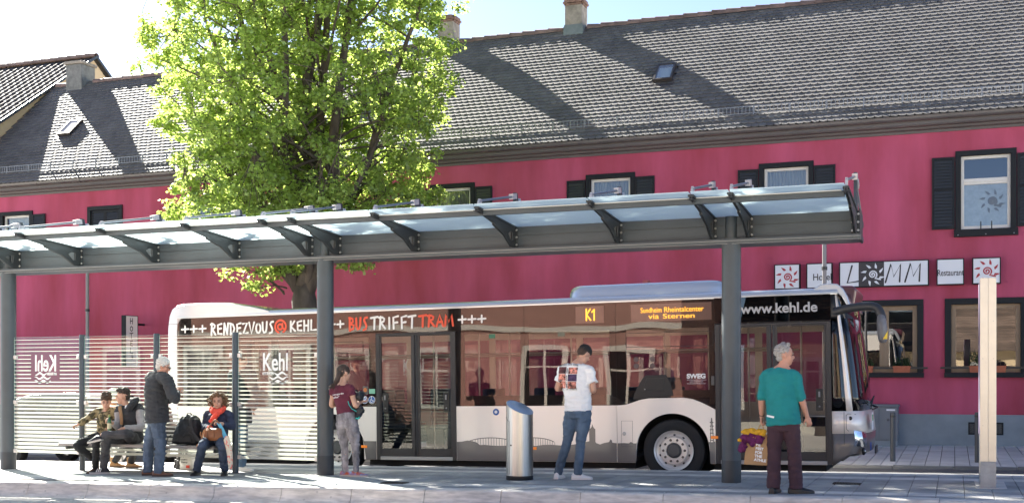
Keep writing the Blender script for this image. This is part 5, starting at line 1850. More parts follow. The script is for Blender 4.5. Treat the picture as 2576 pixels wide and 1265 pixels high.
# wheels
def bus_wheel(wx, y, out):
    s = -1 if out else 1
    w = .28
    yc = y
    t = MB().lathe([(.30, -w / 2 * .75), (.36, -w / 2 * .95), (.44, -w / 2), (.476, -w / 2 * .9), (.487, -w / 2 * .6), (.487, w / 2 * .6), (.476, w / 2 * .9), (.44, w / 2), (.30, w / 2 * .75)], (wx, yc, WR), 48, ax='y', caps=False)
    wv = bb('wheel', t, RUBBER, smooth=40)
    rm = MB().lathe([(.312, s * .138), (.308, s * .128), (.292, s * .118), (.285, s * .08), (.235, s * .055), (.225, s * .06), (.215, s * .10), (.205, s * .112), (.125, s * .112), (.118, s * .10), (.115, s * .08)], (wx, yc, WR), 48, ax='y', caps=False)
    bb('rim', rm, M('wheel_rim_alu', (.72, .69, .66), .35, metal=.5), wv, smooth=30)
    bb('hub', MB().lathe([(.115, s * .07), (.112, s * .095), (.095, s * .10), (.09, s * .12), (.0, s * .125)], (wx, yc, WR), 32, ax='y', caps=False), M('hub_grey', (.10, .10, .10), .5, metal=.4), wv, smooth=35)
    hb = MB()
    for k in range(10):
        a = R(36 * k + 18)
        hb.lathe([(.0, s * .003), (.022, s * .0)], (wx + .248 * math.cos(a), yc + s * .062, WR + .248 * math.sin(a)), 10, ax='y', caps=False)
    bb('vent_hole', hb, BLACK, wv)
    nm_ = mesh_of('wheel_nut', MB().lathe([(.021, 0), (.018, s * .012), (.014, s * .03), (0, s * .032)], (0, 0, 0), 8, ax='y', caps=False), M('nut_dark', (.12, .11, .10), .4, metal=.7), smooth=40)
    for k in range(10):
        a = R(36 * k)
        o = bpy.data.objects.new('wheel_nut', nm_)
        o.location = (wx + .168 * math.cos(a), yc + s * .112, WR + .168 * math.sin(a))
        link(o, wv, False)
    return wv
for wx in (RWX, FWX):
    bus_wheel(wx, .20, True)
    bus_wheel(wx, W_ - .20, False)
# ---- front: a grid bent round the nose
KX = [(11.70, 0), (11.80, -.0), (11.90, .012), (11.985, .05), (12.05, .13), (12.10, .28), (12.145, .55), (12.17, .9), (12.18, 1.275)]
KX = KX + [(x, W_ - y) for x, y in KX[-2::-1]]
ZL = [.30, .40, .58, .76, .92, 1.09, 1.30, 1.60, 1.90, 2.20, 2.45, 2.62, 2.83, 2.90]
def fpt(k, j):
    x, y = KX[k]
    z = ZL[j]
    f = max(0, min(1, (x - 11.70) / .28))
    off = 0
    if z > 1.09:
        off = -.20 * ((z - 1.09) / 1.74) ** 1.25
    elif z < .58:
        off = .05 - .10 * ((.58 - z) / .28) ** 2
    else:
        off = .05 * (1 - abs(z - .7) / .45)
    if z < .5:
        z += .13 * f * (1 - abs((.40 - z) / .10) * .0) * ((.5 - z) / .2)
    if z > 2.8:
        y = .02 + y * .985
    return (x + off * f, y, z)
K = len(KX)
def front(name, k0, k1, j0, j1, mat, parent=bus, push=0.):
    m = MB()
    vs, fs = [], []
    for j in range(j0, j1 + 1):
        for k in range(k0, k1 + 1):
            p = Vector(fpt(k, j))
            if push:
                q = Vector((p.x - 11.2, p.y - 1.27, 0)).normalized() * push
                p += q
            vs.append(p)
    n = k1 - k0 + 1
    for j in range(j1 - j0):
        for k in range(n - 1):
            a = j * n + k
            fs.append((a, a + 1, a + n + 1, a + n))
    o = bb(name, m.add(vs, fs), mat, parent, smooth=30, fix=False)
    md = o.modifiers.new('shell', 'SOLIDIFY')
    md.thickness = .012
    md.offset = -1
    return o
front('front_bumper', 0, K - 1, 0, 3, GREYP)
fp_ = front('front_panel', 0, K - 1, 3, 5, PAINT)
front('front_side_window', 0, 2, 5, 10, WSG)
front('front_pillar', 2, 3, 5, 12, PAINT)
front('windscreen', 3, K - 4, 5, 10, WSG)
front('front_pillar', K - 4, K - 3, 5, 12, PAINT)
front('front_side_window', K - 3, K - 1, 5, 10, WSG)
front('front_band', 0, 2, 10, 12, BLACK)
front('destination_glass', 3, K - 4, 10, 12, glass('destination_pane', (.1, .1, .1), refl=.14))
front('front_band', K - 3, K - 1, 10, 12, BLACK)
bb('seam', MB().box((11.868, -.004, .60), (11.874, -.0015, 1.08)), SEALB, fp_)
# silver fairing over the front roof corner
fm = MB()
pr_ = [(11.42, 2.86), (11.47, 2.90), (11.56, 2.955), (11.70, 2.965), (11.80, 2.95), (11.88, 2.88), (11.94, 2.76), (11.985, 2.62), (11.93, 2.62), (11.86, 2.76), (11.78, 2.835), (11.6, 2.845)]
fm.rings([[(p[0], y, p[1]) for p in pr_] for y in (.02, .10, .55)])
fm2 = MB()
fm2.rings([[(p[0], W_ - y, p[1]) for p in pr_] for y in (.02, .10, .55)])
fair = bb('roof_fairing', fm, SILV, bevel=.015)
bb('roof_fairing', fm2, SILV, bevel=.015)
bb('front_roof_cap', MB().prism([(11.5, 2.84), (11.72, 2.97), (11.98, 2.96), (12.03, 2.90), (11.98, 2.62), (11.90, 2.62), (11.8, 2.84)], .56, W_ - .56), M('dark_red_cap', (.10, .03, .04), .3, coat=.6), bevel=.03)
# lamps
LENS = glass('headlight_lens', (.85, .86, .88), refl=.12)
hl = MB()
def patch(k0, k1, z0, z1, push, n=6, skew=.0):
    vs, fs = [], []
    for j in range(n + 1):
        z = z0 + (z1 - z0) * j / n
        for i in range(n + 1):
            t = k0 + (k1 - k0) * i / n
            a = int(min(t, K - 2))
            p, q = KX[a], KX[a + 1]
            x, y = p[0] + (q[0] - p[0]) * (t - a), p[1] + (q[1] - p[1]) * (t - a)
            f = max(0, min(1, (x - 11.70) / .28))
            x += .05 * (1 - abs(z - .7) / .45) * f
            bul = math.sin(math.pi * i / n) * math.sin(math.pi * j / n)
            d = Vector((x - 11.2, y - 1.27, 0)).normalized() * (push + .012 * bul)
            vs.append((x + d.x, y + d.y, z + skew * (t - k0)))
    for j in range(n):
        for i in range(n):
            a = j * (n + 1) + i
            fs.append((a, a + 1, a + n + 2, a + n + 1))
    return vs, fs
bb('headlight', MB().add(*patch(2.7, 5.2, .575, .815, .012, skew=-.014)), LENS, fp_, smooth=180)
bb('headlight_reflector', MB().add(*patch(2.8, 5.1, .585, .805, .004, skew=-.014)), M('chrome_reflector', (.6, .62, .65), .15, metal=1., var=.35, vs=25), fp_, smooth=180)
bb('fog_lamp', MB().ell((12.135, .16, .50), (.035, .045, .045)), LENS, fp_, smooth=180)
bb('fog_lamp_ring', MB().ell((12.128, .165, .50), (.03, .06, .06)), BLACK, fp_, smooth=180)
bb('filler_flap', MB().lathe([(0, -.006), (.026, -.006), (.03, -.002)], (11.955, .03, .985), 14, ax='y', caps=False), BLACK, fp_)
bb('flap_outline', MB().tube([(11.90, .008, 1.03), (11.90, .008, .83), (11.93, .014, .80), (12.03, .085, .82), (12.10, .2, .86)], .004, 4).tube([(11.90, .008, 1.03), (11.93, .014, 1.05), (12.03, .085, 1.04)], .004, 4), SEALB, fp_)
tg = bb('white_sticker', MB().box((12.232, .42, .80), (12.236, .72, 1.06)), WHITEP, fp_)
text('sticker_lettering', 'TGO', (12.238, .46, .94), tg, M('sticker_green', (.05, .35, .12), .5), w=.2, h=.09, rot=(90, 0, 90), world=False, bold=.03)
text('fleet_number', '901', (12.205, .40, .50), fp_, M('fleet_blue', (.03, .10, .38), .5), w=.26, h=.12, rot=(90, 0, 90), world=False, bold=.03)
bb('number_plate', MB().box((12.235, .95, .42), (12.25, 1.47, .53)), BLACK, fp_)
wp = MB()
wp.tube([(12.20, .9, 1.16), (12.30, .75, 1.13), (12.24, .45, 1.10)], .012, 5).tube([(12.19, .9, 1.14), (12.26, .55, 1.30), (12.22, .3, 1.2)], .010, 5)
bb('wiper', wp, BLACK)
# mirror
def spline_(P, n=4):
    out = []
    for i in range(len(P) - 1):
        p0, p1, p2, p3 = P[max(i - 1, 0)], P[i], P[i + 1], P[min(i + 2, len(P) - 1)]
        for j in range(n):
            t = j / n
            out.append(tuple(.5 * ((2 * b) + (c - a) * t + (2 * a - 5 * b + 4 * c - d) * t * t + (3 * b - a - 3 * c + d) * t ** 3) for a, b, c, d in zip(p0, p1, p2, p3)))
    return out + [P[-1]]
mm = MB()
mm.tube(spline_([(11.74, .02, 2.535), (11.90, -.02, 2.575), (12.10, -.06, 2.60), (12.26, -.09, 2.605), (12.36, -.10, 2.57), (12.41, -.11, 2.48), (12.43, -.11, 2.38)]), [(.045, .062)] * 25, 12, lat=(0, 1, 0))
mi_ = bb('mirror_arm', mm, M('mirror_black', (.028, .030, .034), .4), smooth=60)
bb('arm_root', MB().box((11.705, -.02, 2.46), (11.80, .03, 2.60)), BLACK, mi_, bevel=.015)
hd = MB()
hd.rings([[(12.425 + dx + a * math.cos(R(t)), -.10 + b * math.sin(R(t)), z) for t in range(0, 360, 24)] for (z, a, b, dx) in ((2.075, .03, .06, .01), (2.09, .055, .11, .008), (2.15, .068, .13, .004), (2.28, .072, .14, 0), (2.40, .066, .13, -.006), (2.46, .05, .10, -.012), (2.485, .02, .05, -.02))])
bb('mirror_head', hd, M('mirror_grey', (.15, .145, .15), .45), mi_, smooth=60)
bb('warning_triangle', MB().add([(12.497, -.232 + .03, 2.12), (12.44, -.236, 2.12), (12.505, -.19, 2.24)], [(0, 1, 2)]), M('yellow_sticker', (.85, .55, .02), .5), mi_, fix=False)
# interior
st = MB()
def seat(x, y, z=.75):
    st.box((x, y, z), (x + .44, y + .42, z + .10)).box((x - .08, y, z + .02), (x + .0, y + .42, z + .72)).box((x + .1, y + .15, .38), (x + .3, y + .25, z))
for x in (1.0, 1.8, 2.6, 6.2, 7.1, 8.0):
    for y in (.12, .56):
        seat(x, y)
for x in (1.0, 1.8, 2.6, 3.6, 4.6, 6.6, 7.4, 8.2, 9.0):
    for y in (1.55, 1.99):
        seat(x, y)
bb('passenger_seat', st, SEATM, bevel=.02)
pb = MB()
for (x, y) in ((1.2, .95), (2.9, .95), (3.9, .5), (4.9, .9), (5.9, .55), (6.05, 1.6), (7.4, .95), (8.35, .5), (9.0, .95), (9.6, 1.5), (10.4, .6), (11.2, .6)):
    pb.tube([(x, y, .38), (x, y, 2.5)], .017, 8)
pb.tube([(.6, .55, 2.05), (11.0, .55, 2.05)], .016, 6).tube([(.6, 1.95, 2.05), (11.0, 1.95, 2.05)], .016, 6)
bb('grab_rail', pb, M('grab_rail_steel', (.5, .48, .46), .35, metal=.5))
dr = MB().box((8.75, .06, 1.09), (9.9, .75, 1.3)).box((9.05, .055, 1.35), (9.35, .6, 1.62))
bb('wheel_arch_box', dr, M('interior_box', (.06, .06, .065), .6), bevel=.04)
bb('driver_seat', MB().box((11.0, 1.75, .8), (11.45, 2.2, .95)).box((10.9, 1.75, .95), (11.0, 2.2, 1.65)), SEATM, bevel=.03)
bb('dashboard', MB().box((11.55, .75, .6), (11.9, 2.4, 1.12)), BLACK, bevel=.03)
# ================================================================== PEOPLE
UP = Vector((0, 0, 1))
SKIN = M('skin', (.52, .29, .20), .55, var=.06, vs=12)
SKIN2 = M('ruddy_skin', (.50, .25, .17), .55, var=.08, vs=12)
EYE = M('eye_dark', (.03, .022, .018), .3)
BROW = M('eyebrow_hair', (.05, .035, .025), .8)
LIP = M('lips', (.36, .12, .10), .5)
def denim(name, c, k=.3, s=5):
    return M(name, c, .85, var=k, vs=s, bump=.35, bs=160, contrast=(.35, .65), stretch=(1, 1, .45))
REMESH = []
def soft(name, mb, mat, parent, voxel, it=3, fold=0., fs=(9, 9, 22)):
    o = build(name, mb, mat, parent, fix=True)
    r = o.modifiers.new('remesh', 'REMESH')
    r.mode = 'VOXEL'
    r.voxel_size = voxel
    r.use_smooth_shade = True
    s = o.modifiers.new('smooth', 'SMOOTH')
    s.iterations = it
    s.factor = .5
    REMESH.append((o, fold, fs))
    return o
def finish_soft():
    bpy.context.view_layer.update()
    dg = bpy.context.evaluated_depsgraph_get()
    for o, fold, fs in REMESH:
        me = bpy.data.meshes.new_from_object(o.evaluated_get(dg))
        old = list(o.data.materials)
        o.modifiers.clear()
        o.data = me
        me.materials.clear()
        for m in old:
            me.materials.append(m)
        n = len(me.vertices)
        if fold and n:
            co = np.empty(n * 3, np.float32)
            no = np.empty(n * 3, np.float32)
            me.vertices.foreach_get('co', co)
            me.vertices.foreach_get('normal', no)
            co, no = co.reshape(-1, 3), no.reshape(-1, 3)
            d = np.array([noise.noise((c[0] * fs[0] + c[2] * 4, c[1] * fs[1], c[2] * fs[2])) + .5 * noise.noise((c[0] * fs[0] * 2.1 - c[2] * 9, c[1] * fs[1] * 2, c[2] * fs[2] * 1.7)) for c in co.tolist()], np.float32)
            me.vertices.foreach_set('co', (co + no * (d * fold * 1.5)[:, None]).ravel())
        me.polygons.foreach_set('use_smooth', [True] * len(me.polygons))
        me.update()
def spline(P, n=4):
    """Catmull-Rom through points (any tuples of floats or Vectors)"""
    out = []
    k = len(P)
    for i in range(k - 1):
        p0, p1, p2, p3 = P[max(i - 1, 0)], P[i], P[i + 1], P[min(i + 2, k - 1)]
        for j in range(n):
            t = j / n
            out.append(tuple(.5 * ((2 * b) + (c - a) * t + (2 * a - 5 * b + 4 * c - d) * t * t + (3 * b - a - 3 * c + d) * t ** 3) for a, b, c, d in zip(p0, p1, p2, p3)))
    out.append(tuple(P[-1]))
    return out
def basis(F):
    F = Vector(F).normalized()
    L = UP.cross(F)
    L = L.normalized() if L.length > 1e-4 else Vector((1, 0, 0))
    U = F.cross(L).normalized()
    return F, L, U                                # forward, left, up
def rotm(F, L, U):                                # columns: left (x), forward (y), up (z)
    return Matrix((L, F, U)).transposed()
def limb_(mb, pts, radii, n=12, lat=None, ends=True):
    P = spline([(*p, *(r if isinstance(r, tuple) else (r, r))) for p, r in zip(pts, radii)], 4)
    mb.tube([p[:3] for p in P], [(p[3], p[4]) for p in P], n, lat=lat)
    if ends:
        for q in (P[0], P[-1]):
            mb.ell(q[:3], min(q[3], q[4]), nu=10, nv=6)
def hand(mb, w, d, palm, grip=.4, k=1.):
    """w wrist, d direction of the hand, palm normal; four fingers of unequal length and a thumb from the side"""
    d = Vector(d).normalized()
    pn = (Vector(palm) - d * d.dot(Vector(palm))).normalized()
    s = d.cross(pn)
    w = Vector(w)
    rm = Matrix((s, d, pn)).transposed()
    mb.ell(w + d * .045 * k, (.038 * k, .052 * k, .017 * k), rm, 10, 8)
    for i, (off, ln) in enumerate(((-.028, .066), (-.010, .078), (.010, .073), (.027, .058))):
        p = w + d * (.082 * k) + s * (off * k)
        pts = [p]
        a = .15
        for seg in (.45, .32, .23):
            a += grip * 1.15
            v = d * math.cos(a) + pn * math.sin(a)
            p = p + v * (ln * seg * k)
            pts.append(p)
        mb.tube(pts, [.0095 * k, .009 * k, .008 * k, .007 * k], 6)
        mb.ell(pts[-1], .007 * k, nu=6, nv=4)
    p0 = w + d * .03 * k - s * .034 * k
    p1 = p0 + (d * .6 - s * .55 + pn * .35).normalized() * .036 * k
    p2 = p1 + (d * .9 + pn * (.2 + grip * .6) - s * .05).normalized() * .032 * k
    mb.tube([w + d * .02 * k - s * .02 * k, p0, p1, p2], [.014 * k, .013 * k, .0105 * k, .008 * k], 6)
def head_shape(mb, c, HF, k=1., nose=1.):
    F, L, U = basis(HF)
    rm = rotm(F, L, U)
    c = Vector(c)
    mb.ell(c + U * .025 * k - F * .012 * k, (.074 * k, .094 * k, .092 * k), rm, 16, 12)
    mb.ell(c + F * .028 * k - U * .045 * k, (.058 * k, .060 * k, .072 * k), rm, 14, 10)
    mb.ell(c + F * .050 * k - U * .095 * k, (.028 * k, .030 * k, .024 * k), rm, 10, 8)
    mb.ell(c + F * .094 * k - U * .022 * k, (.013 * k, .020 * k * nose, .024 * k), rm, 8, 6)
    mb.ell(c + F * .078 * k + U * .018 * k, (.050 * k, .012 * k, .012 * k), rm, 10, 6)
    mb.ell(c + F * .078 * k - U * .066 * k, (.026 * k, .012 * k, .013 * k), rm, 8, 6)
    for s in (-1, 1):
        mb.ell(c + L * s * .074 * k - F * .008 * k - U * .008 * k, (.010 * k, .020 * k, .032 * k), rm, 8, 6)
        mb.ell(c + L * s * .040 * k + F * .055 * k - U * .028 * k, (.022 * k, .022 * k, .022 * k), rm, 8, 6)
    return F, L, U
def face_parts(person, c, HF, k=1., brow=BROW, lip=LIP, skin=SKIN):
    F, L, U = basis(HF)
    rm = rotm(F, L, U)
    c = Vector(c)
    for s in (-1, 1):
        e = c + F * .079 * k + L * s * .030 * k + U * .004 * k
        build('eye', MB().ell(e, (.0145 * k, .010 * k, .0075 * k), rm, 10, 6), EYE, person, smooth=180)
        b = MB().tube([c + F * .088 * k + L * s * .014 * k + U * .020 * k, c + F * .086 * k + L * s * .032 * k + U * .026 * k, c + F * .073 * k + L * s * .050 * k + U * .019 * k], [.005 * k, .0055 * k, .003 * k], 6)
        build('eyebrow', b, brow, person, smooth=180)
    build('mouth', MB().ell(c + F * .0885 * k - U * .064 * k, (.024 * k, .006 * k, .0065 * k), rm, 10, 6), lip, person, smooth=180)
def shoe(person, ankle, d, mat, sole, k=1., boot=0., name='shoe'):
    d = Vector((d[0], d[1], 0)).normalized()
    l = UP.cross(d)
    a = Vector(ankle)
    g = zp(a.x)
    base = Vector((a.x, a.y, g))
    st = [(-.085, .030, .060), (-.07, .037, .085), (-.02, .040, .10), (.04, .041, .085), (.10, .047, .062), (.155, .046, .048), (.19, .034, .038), (.205, .012, .026)]
    up, so = MB(), MB()
    R1, R2 = [], []
    for x, w, h in st:
        p = base + d * x * k
        R1.append([p + l * (w * k * math.cos(t)) + UP * (.022 + (h - .022) * max(0, math.sin(t)) * 1.0) * k for t in np.linspace(-.15, math.pi + .15, 11)])
        R2.append([p + l * (w * 1.07 * k) , p + l * (w * 1.07 * k) + UP * .026 * k, p - l * (w * 1.07 * k) + UP * .026 * k, p - l * (w * 1.07 * k)])
    up.rings(R1)
    if boot:
        up.tube([base - d * .03 * k + UP * .07 * k, base - d * .025 * k + UP * (.10 + boot)], [.048 * k, .052 * k], 12)
    o = build(name, up, mat, person, smooth=60)
    so.rings(R2)
    build('sole', so, sole, o, smooth=30)
    return o
def human(name, label, base, J, F, HF, k=1., skin=SKIN, hands=None, group=None, hip_w=.088, sh=.0, bare_arms=True, head_k=1.):
    """J: joints in world coordinates. Returns the thing; the body is one continuous mesh."""
    person = thing(name, label, 'person', base, group)
    F = Vector((F[0], F[1], 0)).normalized()
    Lt = UP.cross(F)
    J = {a: Vector(b) for a, b in J.items()}
    J['F'], J['L'], J['k'] = F, Lt, k
    pel, che, nek, hed = J['pel'], J['che'], J['nek'], J['hed']
    wai = J.get('wai', (pel + che) * .5)
    J['wai'] = wai
    mb = MB()
    spine = [pel - (wai - pel).normalized() * .06, pel, wai, che, che + (nek - che) * .62, nek]
    limb_(mb, spine, [(.12 * k, .085 * k), (.15 * k, .105 * k), (.125 * k, .09 * k), (.145 * k, .10 * k), (.13 * k, .085 * k), (.055 * k, .055 * k)], 16, lat=Lt, ends=False)
    limb_(mb, [nek - UP * .03, nek * .5 + hed * .5 - UP * .03, hed - UP * .03], [.060 * k, .054 * k, .054 * k], 12)
    head_shape(mb, hed, HF, k * head_k)
    for a in 'lr':
        s, e, w = J['s' + a], J['e' + a], J['w' + a]
        limb_(mb, [che + (nek - che) * .55, s, s + (e - s) * .5, e, e + (w - e) * .35, w], [.05 * k, .052 * k, .045 * k, .039 * k, .040 * k, .026 * k], 12)
        hd = (hands or {}).get(a, (w - e, F, .5))
        hand(mb, w, hd[0], hd[1], hd[2], k)
        hp = J.get('h' + a) or (pel + Lt * (hip_w * k if a == 'l' else -hip_w * k) - UP * .02)
        J['h' + a] = hp
        kn, an = J['k' + a], J['a' + a]
        limb_(mb, [hp, hp + (kn - hp) * .5, kn, kn + (an - kn) * .3, an], [.080 * k, .070 * k, .052 * k, .052 * k, .034 * k], 12)
        mb.ell(an + UP * -.02, (.035, .035, .05), nu=8, nv=6)
    soft('body', mb, skin, person, .0085, 3)
    return person, J
def trousers(person, J, mat, thigh=.092, knee=.070, hem=.062, drop=0., waist=(.158, .118), fold=.006, name='trousers'):
    k, F, Lt = J['k'], J['F'], J['L']
    mb = MB()
    pel = J['pel']
    up = (J['wai'] - pel).normalized()
    limb_(mb, [pel - up * .10, pel - up * .02, pel + up * .06, pel + up * .12], [(waist[0] * .88 * k, waist[1] * .9 * k), (waist[0] * 1.06 * k, waist[1] * 1.08 * k), (waist[0] * k, waist[1] * k), (waist[0] * .94 * k, waist[1] * .95 * k)], 18, lat=Lt, ends=False)
    for a in 'lr':
        h, kn, an = J['h' + a], J['k' + a], J['a' + a]
        e = an + (an - kn).normalized() * drop
        pts = [h, h + (kn - h) * .5, kn, kn + (e - kn) * .5, e]
        P = spline([(*p, r, r) for p, r in zip(pts, (thigh * 1.05 * k, thigh * k, knee * k, (knee * .55 + hem * .45) * k, hem * k))], 5)
        mb.tube([p[:3] for p in P], [(p[3], p[4]) for p in P], 14)
        mb.ell(h, thigh * k, nu=12, nv=8)
        mb.ell(kn, knee * k, nu=12, nv=8)
    return soft(name, mb, mat, person, .0105, 3, fold)
def top(person, J, mat, hem=.02, sleeve=1.0, chest=(.185, .128), waist=(.172, .125), low=(.178, .13), arm=(.068, .058, .045), fold=.006, name='shirt', neck=.062, flare=0.):
    """sleeve: 0..1 upper arm, 1..2 forearm"""
    k, F, Lt = J['k'], J['F'], J['L']
    mb = MB()
    pel, wai, che, nek = J['pel'], J['wai'], J['che'], J['nek']
    up = (wai - pel).normalized()
    b = pel - up * hem
    pts = [b, pel + up * .05, wai, che, che + (nek - che) * .55, che + (nek - che) * .86]
    rad = [((low[0] + flare) * k, (low[1] + flare) * k), (low[0] * k, low[1] * k), (waist[0] * k, waist[1] * k), (chest[0] * k, chest[1] * k), (chest[0] * .86 * k, chest[1] * .84 * k), (neck * 1.25 * k, neck * 1.15 * k)]
    limb_(mb, pts, rad, 20, lat=Lt, ends=False)
    for a in 'lr':
        s, e, w = J['s' + a], J['e' + a], J['w' + a]
        i = che + (nek - che) * .60
        mb.ell(s * .93 + i * .07, arm[0] * 1.0 * k, nu=12, nv=8)
        if sleeve <= 1:
            q = s + (e - s) * sleeve
            P = [i, s, s + (q - s) * .5, q]
            rr = [arm[0] * k, arm[0] * k, arm[0] * .97 * k, arm[1] * 1.08 * k]
        else:
            q = e + (w - e) * (sleeve - 1)
            P = [i, s, s + (e - s) * .5, e, e + (q - e) * .5, q]
            rr = [arm[0] * k, arm[0] * k, arm[0] * .92 * k, arm[1] * k, (arm[1] * .6 + arm[2] * .4) * k, arm[2] * k]
        Q = spline([(*p, r, r) for p, r in zip(P, rr)], 5)
        mb.tube([p[:3] for p in Q], [(p[3], p[4]) for p in Q], 14)
    return soft(name, mb, mat, person, .0105, 3, fold)
def hair_cap(person, c, HF, mat, k=1., back=1., rough=.006, size=(.082, .104, .098), up=.036, fwd=-.022, low=0.0, extra=(), name='hair'):
    F, L, U = basis(HF)
    rm = rotm(F, L, U)
    c = Vector(c)
    mb = MB()
    mb.ell(c + U * up * k + F * fwd * k, tuple(s * k for s in size), rm, 18, 12)
    if low:
        mb.ell(c - F * .045 * k - U * low * k, (.066 * k, .055 * k, .06 * k), rm, 14, 10)
    for (x, y, z, r) in extra:
        mb.ell(c + L * x * k + F * y * k + U * z * k, r * k if isinstance(r, float) else tuple(q * k for q in r), rm, 12, 8)
    return soft(name, mb, mat, person, .007, 1, rough, (60, 60, 60))

def joints(zm, Y0, spec):
    """spec: joint -> (a, b, dy) in crop pixels and metres of depth from Y0"""
    return {n: at(*zm(v[0], v[1]), Y0 + (v[2] if len(v) > 2 else 0.)) for n, v in spec.items()}
def ground(J, h=.085, k=1.):
    for a in ('al', 'ar'):
        if a in J:
            J[a].z = zp(J[a].x) + h
    return J

# ------------------------------------------------ man in the teal pullover
z = zoom(2940, 1340, .5217)
Yt_ = 13.92
J = ground(joints(z, Yt_, dict(pel=(372, 668), wai=(365, 560), che=(352, 375), nek=(368, 222, -.02), hed=(386, 152, -.0), sl=(236, 306), sr=(464, 306), el=(205, 465, -.03), er=(505, 470, -.03), wl=(203, 628, .04), wr=(552, 622, .04), kl=(300, 880, .02), kr=(452, 880, .02), al=(296, 1165, .0), ar=(468, 1165, .02))))
P_, J = human('person', 'grey haired man in a teal pullover and maroon trousers holding a paper bag, back turned', (at(*z(385, 1200), Yt_).x, Yt_, zp(-1.9)), J, (-.05, 1), (1, .25, -.05), 1.0, SKIN2,
              hands={'l': ((.02, .06, -1), (1, 0, 0), 1.0), 'r': ((.35, .05, -1), (-.3, .6, 0), .45)})
TEAL = M('teal_knit', (.008, .205, .205), .85, var=.10, vs=7, bump=.25, bs=180)
top(P_, J, TEAL, hem=.03, sleeve=1.18, chest=(.188, .135), waist=(.19, .148), low=(.20, .158), arm=(.062, .056, .050), fold=.006)
MAR = M('dark_maroon_cotton', (.055, .024, .033), .85, var=.18, vs=6, bump=.25, bs=150)
trousers(P_, J, MAR, .096, .082, .080, .03, (.160, .125), fold=.006)
BLSH = M('black_shoe_leather', (.014, .014, .015), .45)
shoe(P_, J['al'], (.12, 1), BLSH, BLACK, 1.05)
shoe(P_, J['ar'], (.92, .35), BLSH, BLACK, 1.05)
hair_cap(P_, J['hed'], (1, .22, -.05), M('grey_hair', (.33, .31, .29), .8, var=.45, vs=45, bump=.6, bs=120), 1.0, low=.0, size=(.080, .102, .088), up=.045, fwd=-.034, rough=.010, extra=((.0, -.06, -.03, (.062, .042, .055)), (.03, -.03, .125, .03), (-.02, .02, .122, .026)))
face_parts(P_, J['hed'], (1, .22, -.05), 1.0, M('grey_brow', (.25, .23, .2), .8))
build('wrist_band', MB().tube([J['wl'] + UP * .045, J['wl'] + UP * .012], .034, 12), BLACK, P_)
build('white_tag', MB().obox(at(*z(272, 622), Yt_ - .14), (.085, .012, .022), Matrix.Rotation(R(12), 3, 'Y')), WHITEP, P_)
HW = J['wl'].copy()
# his paper bag with a purple and yellow cloth on top
KRAFT = M('kraft_paper', (.40, .235, .11), .8, var=.12, vs=5, bump=.4, bs=25)
bp, bq = at(*z(62, 990), Yt_ + .05), at(*z(246, 760), Yt_ + .05)
bc = (bp + bq) * .5
t = thing('paper_bag', 'brown paper shopping bag with white lettering hanging from the teal shirted man\'s left hand', 'bag', (bc.x, bc.y, bp.z))
wdt, hgt = (bq.x - bp.x), (bq.z - bp.z)
m = MB()
rr_ = []
for zz, w, d, dx in ((0, .47, .055, -.0), (.02, .50, .065, 0), (.5, .47, .06, .01), (.85, .42, .045, .02), (1, .40, .035, .03)):
    x, Zv = bc.x + dx + .02, bp.z + hgt * zz
    rr_.append([(x - wdt * w, bc.y - d, Zv + (0 if zz else .02)), (x, bc.y - d - .012, Zv), (x + wdt * w, bc.y - d, Zv), (x + wdt * w * .94, bc.y, Zv), (x + wdt * w, bc.y + d, Zv), (x - wdt * w, bc.y + d, Zv), (x - wdt * w * .94, bc.y, Zv)])
m.rings(rr_)
build('bag_body', m, KRAFT, t, smooth=30)
hn = MB()
hn.tube([(bc.x + .0, bc.y - .03, bq.z - .01), (HW.x - .01, bc.y - .02, HW.z - .085), (HW.x + .01, bc.y - .02, HW.z - .085), (bc.x + .13, bc.y - .03, bq.z - .01)], .006, 6)
build('bag_handle', hn, KRAFT, t)
tl = build('lettering_panel', MB().box((bc.x + .035, bc.y - .0785, bp.z + .04), (bc.x + .036, bc.y - .078, bp.z + .041)), KRAFT, t)
for i, (s_, w) in enumerate((('ATHLE', .145), ('THE', .09), ('FOR', .085), ('BEST', .09), ('BE', .05))):
    text('bag_lettering', s_, (bc.x + .0 + i * .006, bc.y - .083 + i * .001, bp.z + .055 + i * .044), t, WHITEP, w=w, h=.034, bold=.045, rot=(90, 6, 0))
t = thing('folded_cloth', 'crumpled purple and yellow sports shirt lying over the top of the paper bag', 'garment', (bc.x, bc.y, bq.z))
m = MB()
r4 = random.Random(4)
for (a, b, r) in ((70, 790, .05), (110, 770, .06), (150, 790, .055), (190, 800, .05), (60, 850, .045), (50, 880, .03), (130, 810, .055)):
    q = at(*z(a, b), Yt_ + .0)
    m.ell(q, (r * 1.25, .06, r), Matrix.Rotation(r4.uniform(-.6, .6), 3, 'Y'), 10, 8)
soft('purple_cloth', m, M('purple_cloth', (.115, .012, .075), .9, var=.3, vs=9), t, .008, 2, .016, (22, 22, 26))
m = MB()
for (a, b, r) in ((95, 745, .05), (140, 735, .052), (185, 738, .05), (45, 800, .03), (215, 745, .04), (160, 785, .022)):
    q = at(*z(a, b), Yt_ - .0)
    m.ell(q, (r * 1.3, .062, r * .75), Matrix.Rotation(r4.uniform(-.4, .4), 3, 'Y'), 10, 8)
soft('yellow_cloth', m, M('yellow_cloth', (.62, .33, .02), .9, var=.15, vs=9), t, .008, 2, .014, (22, 22, 26))

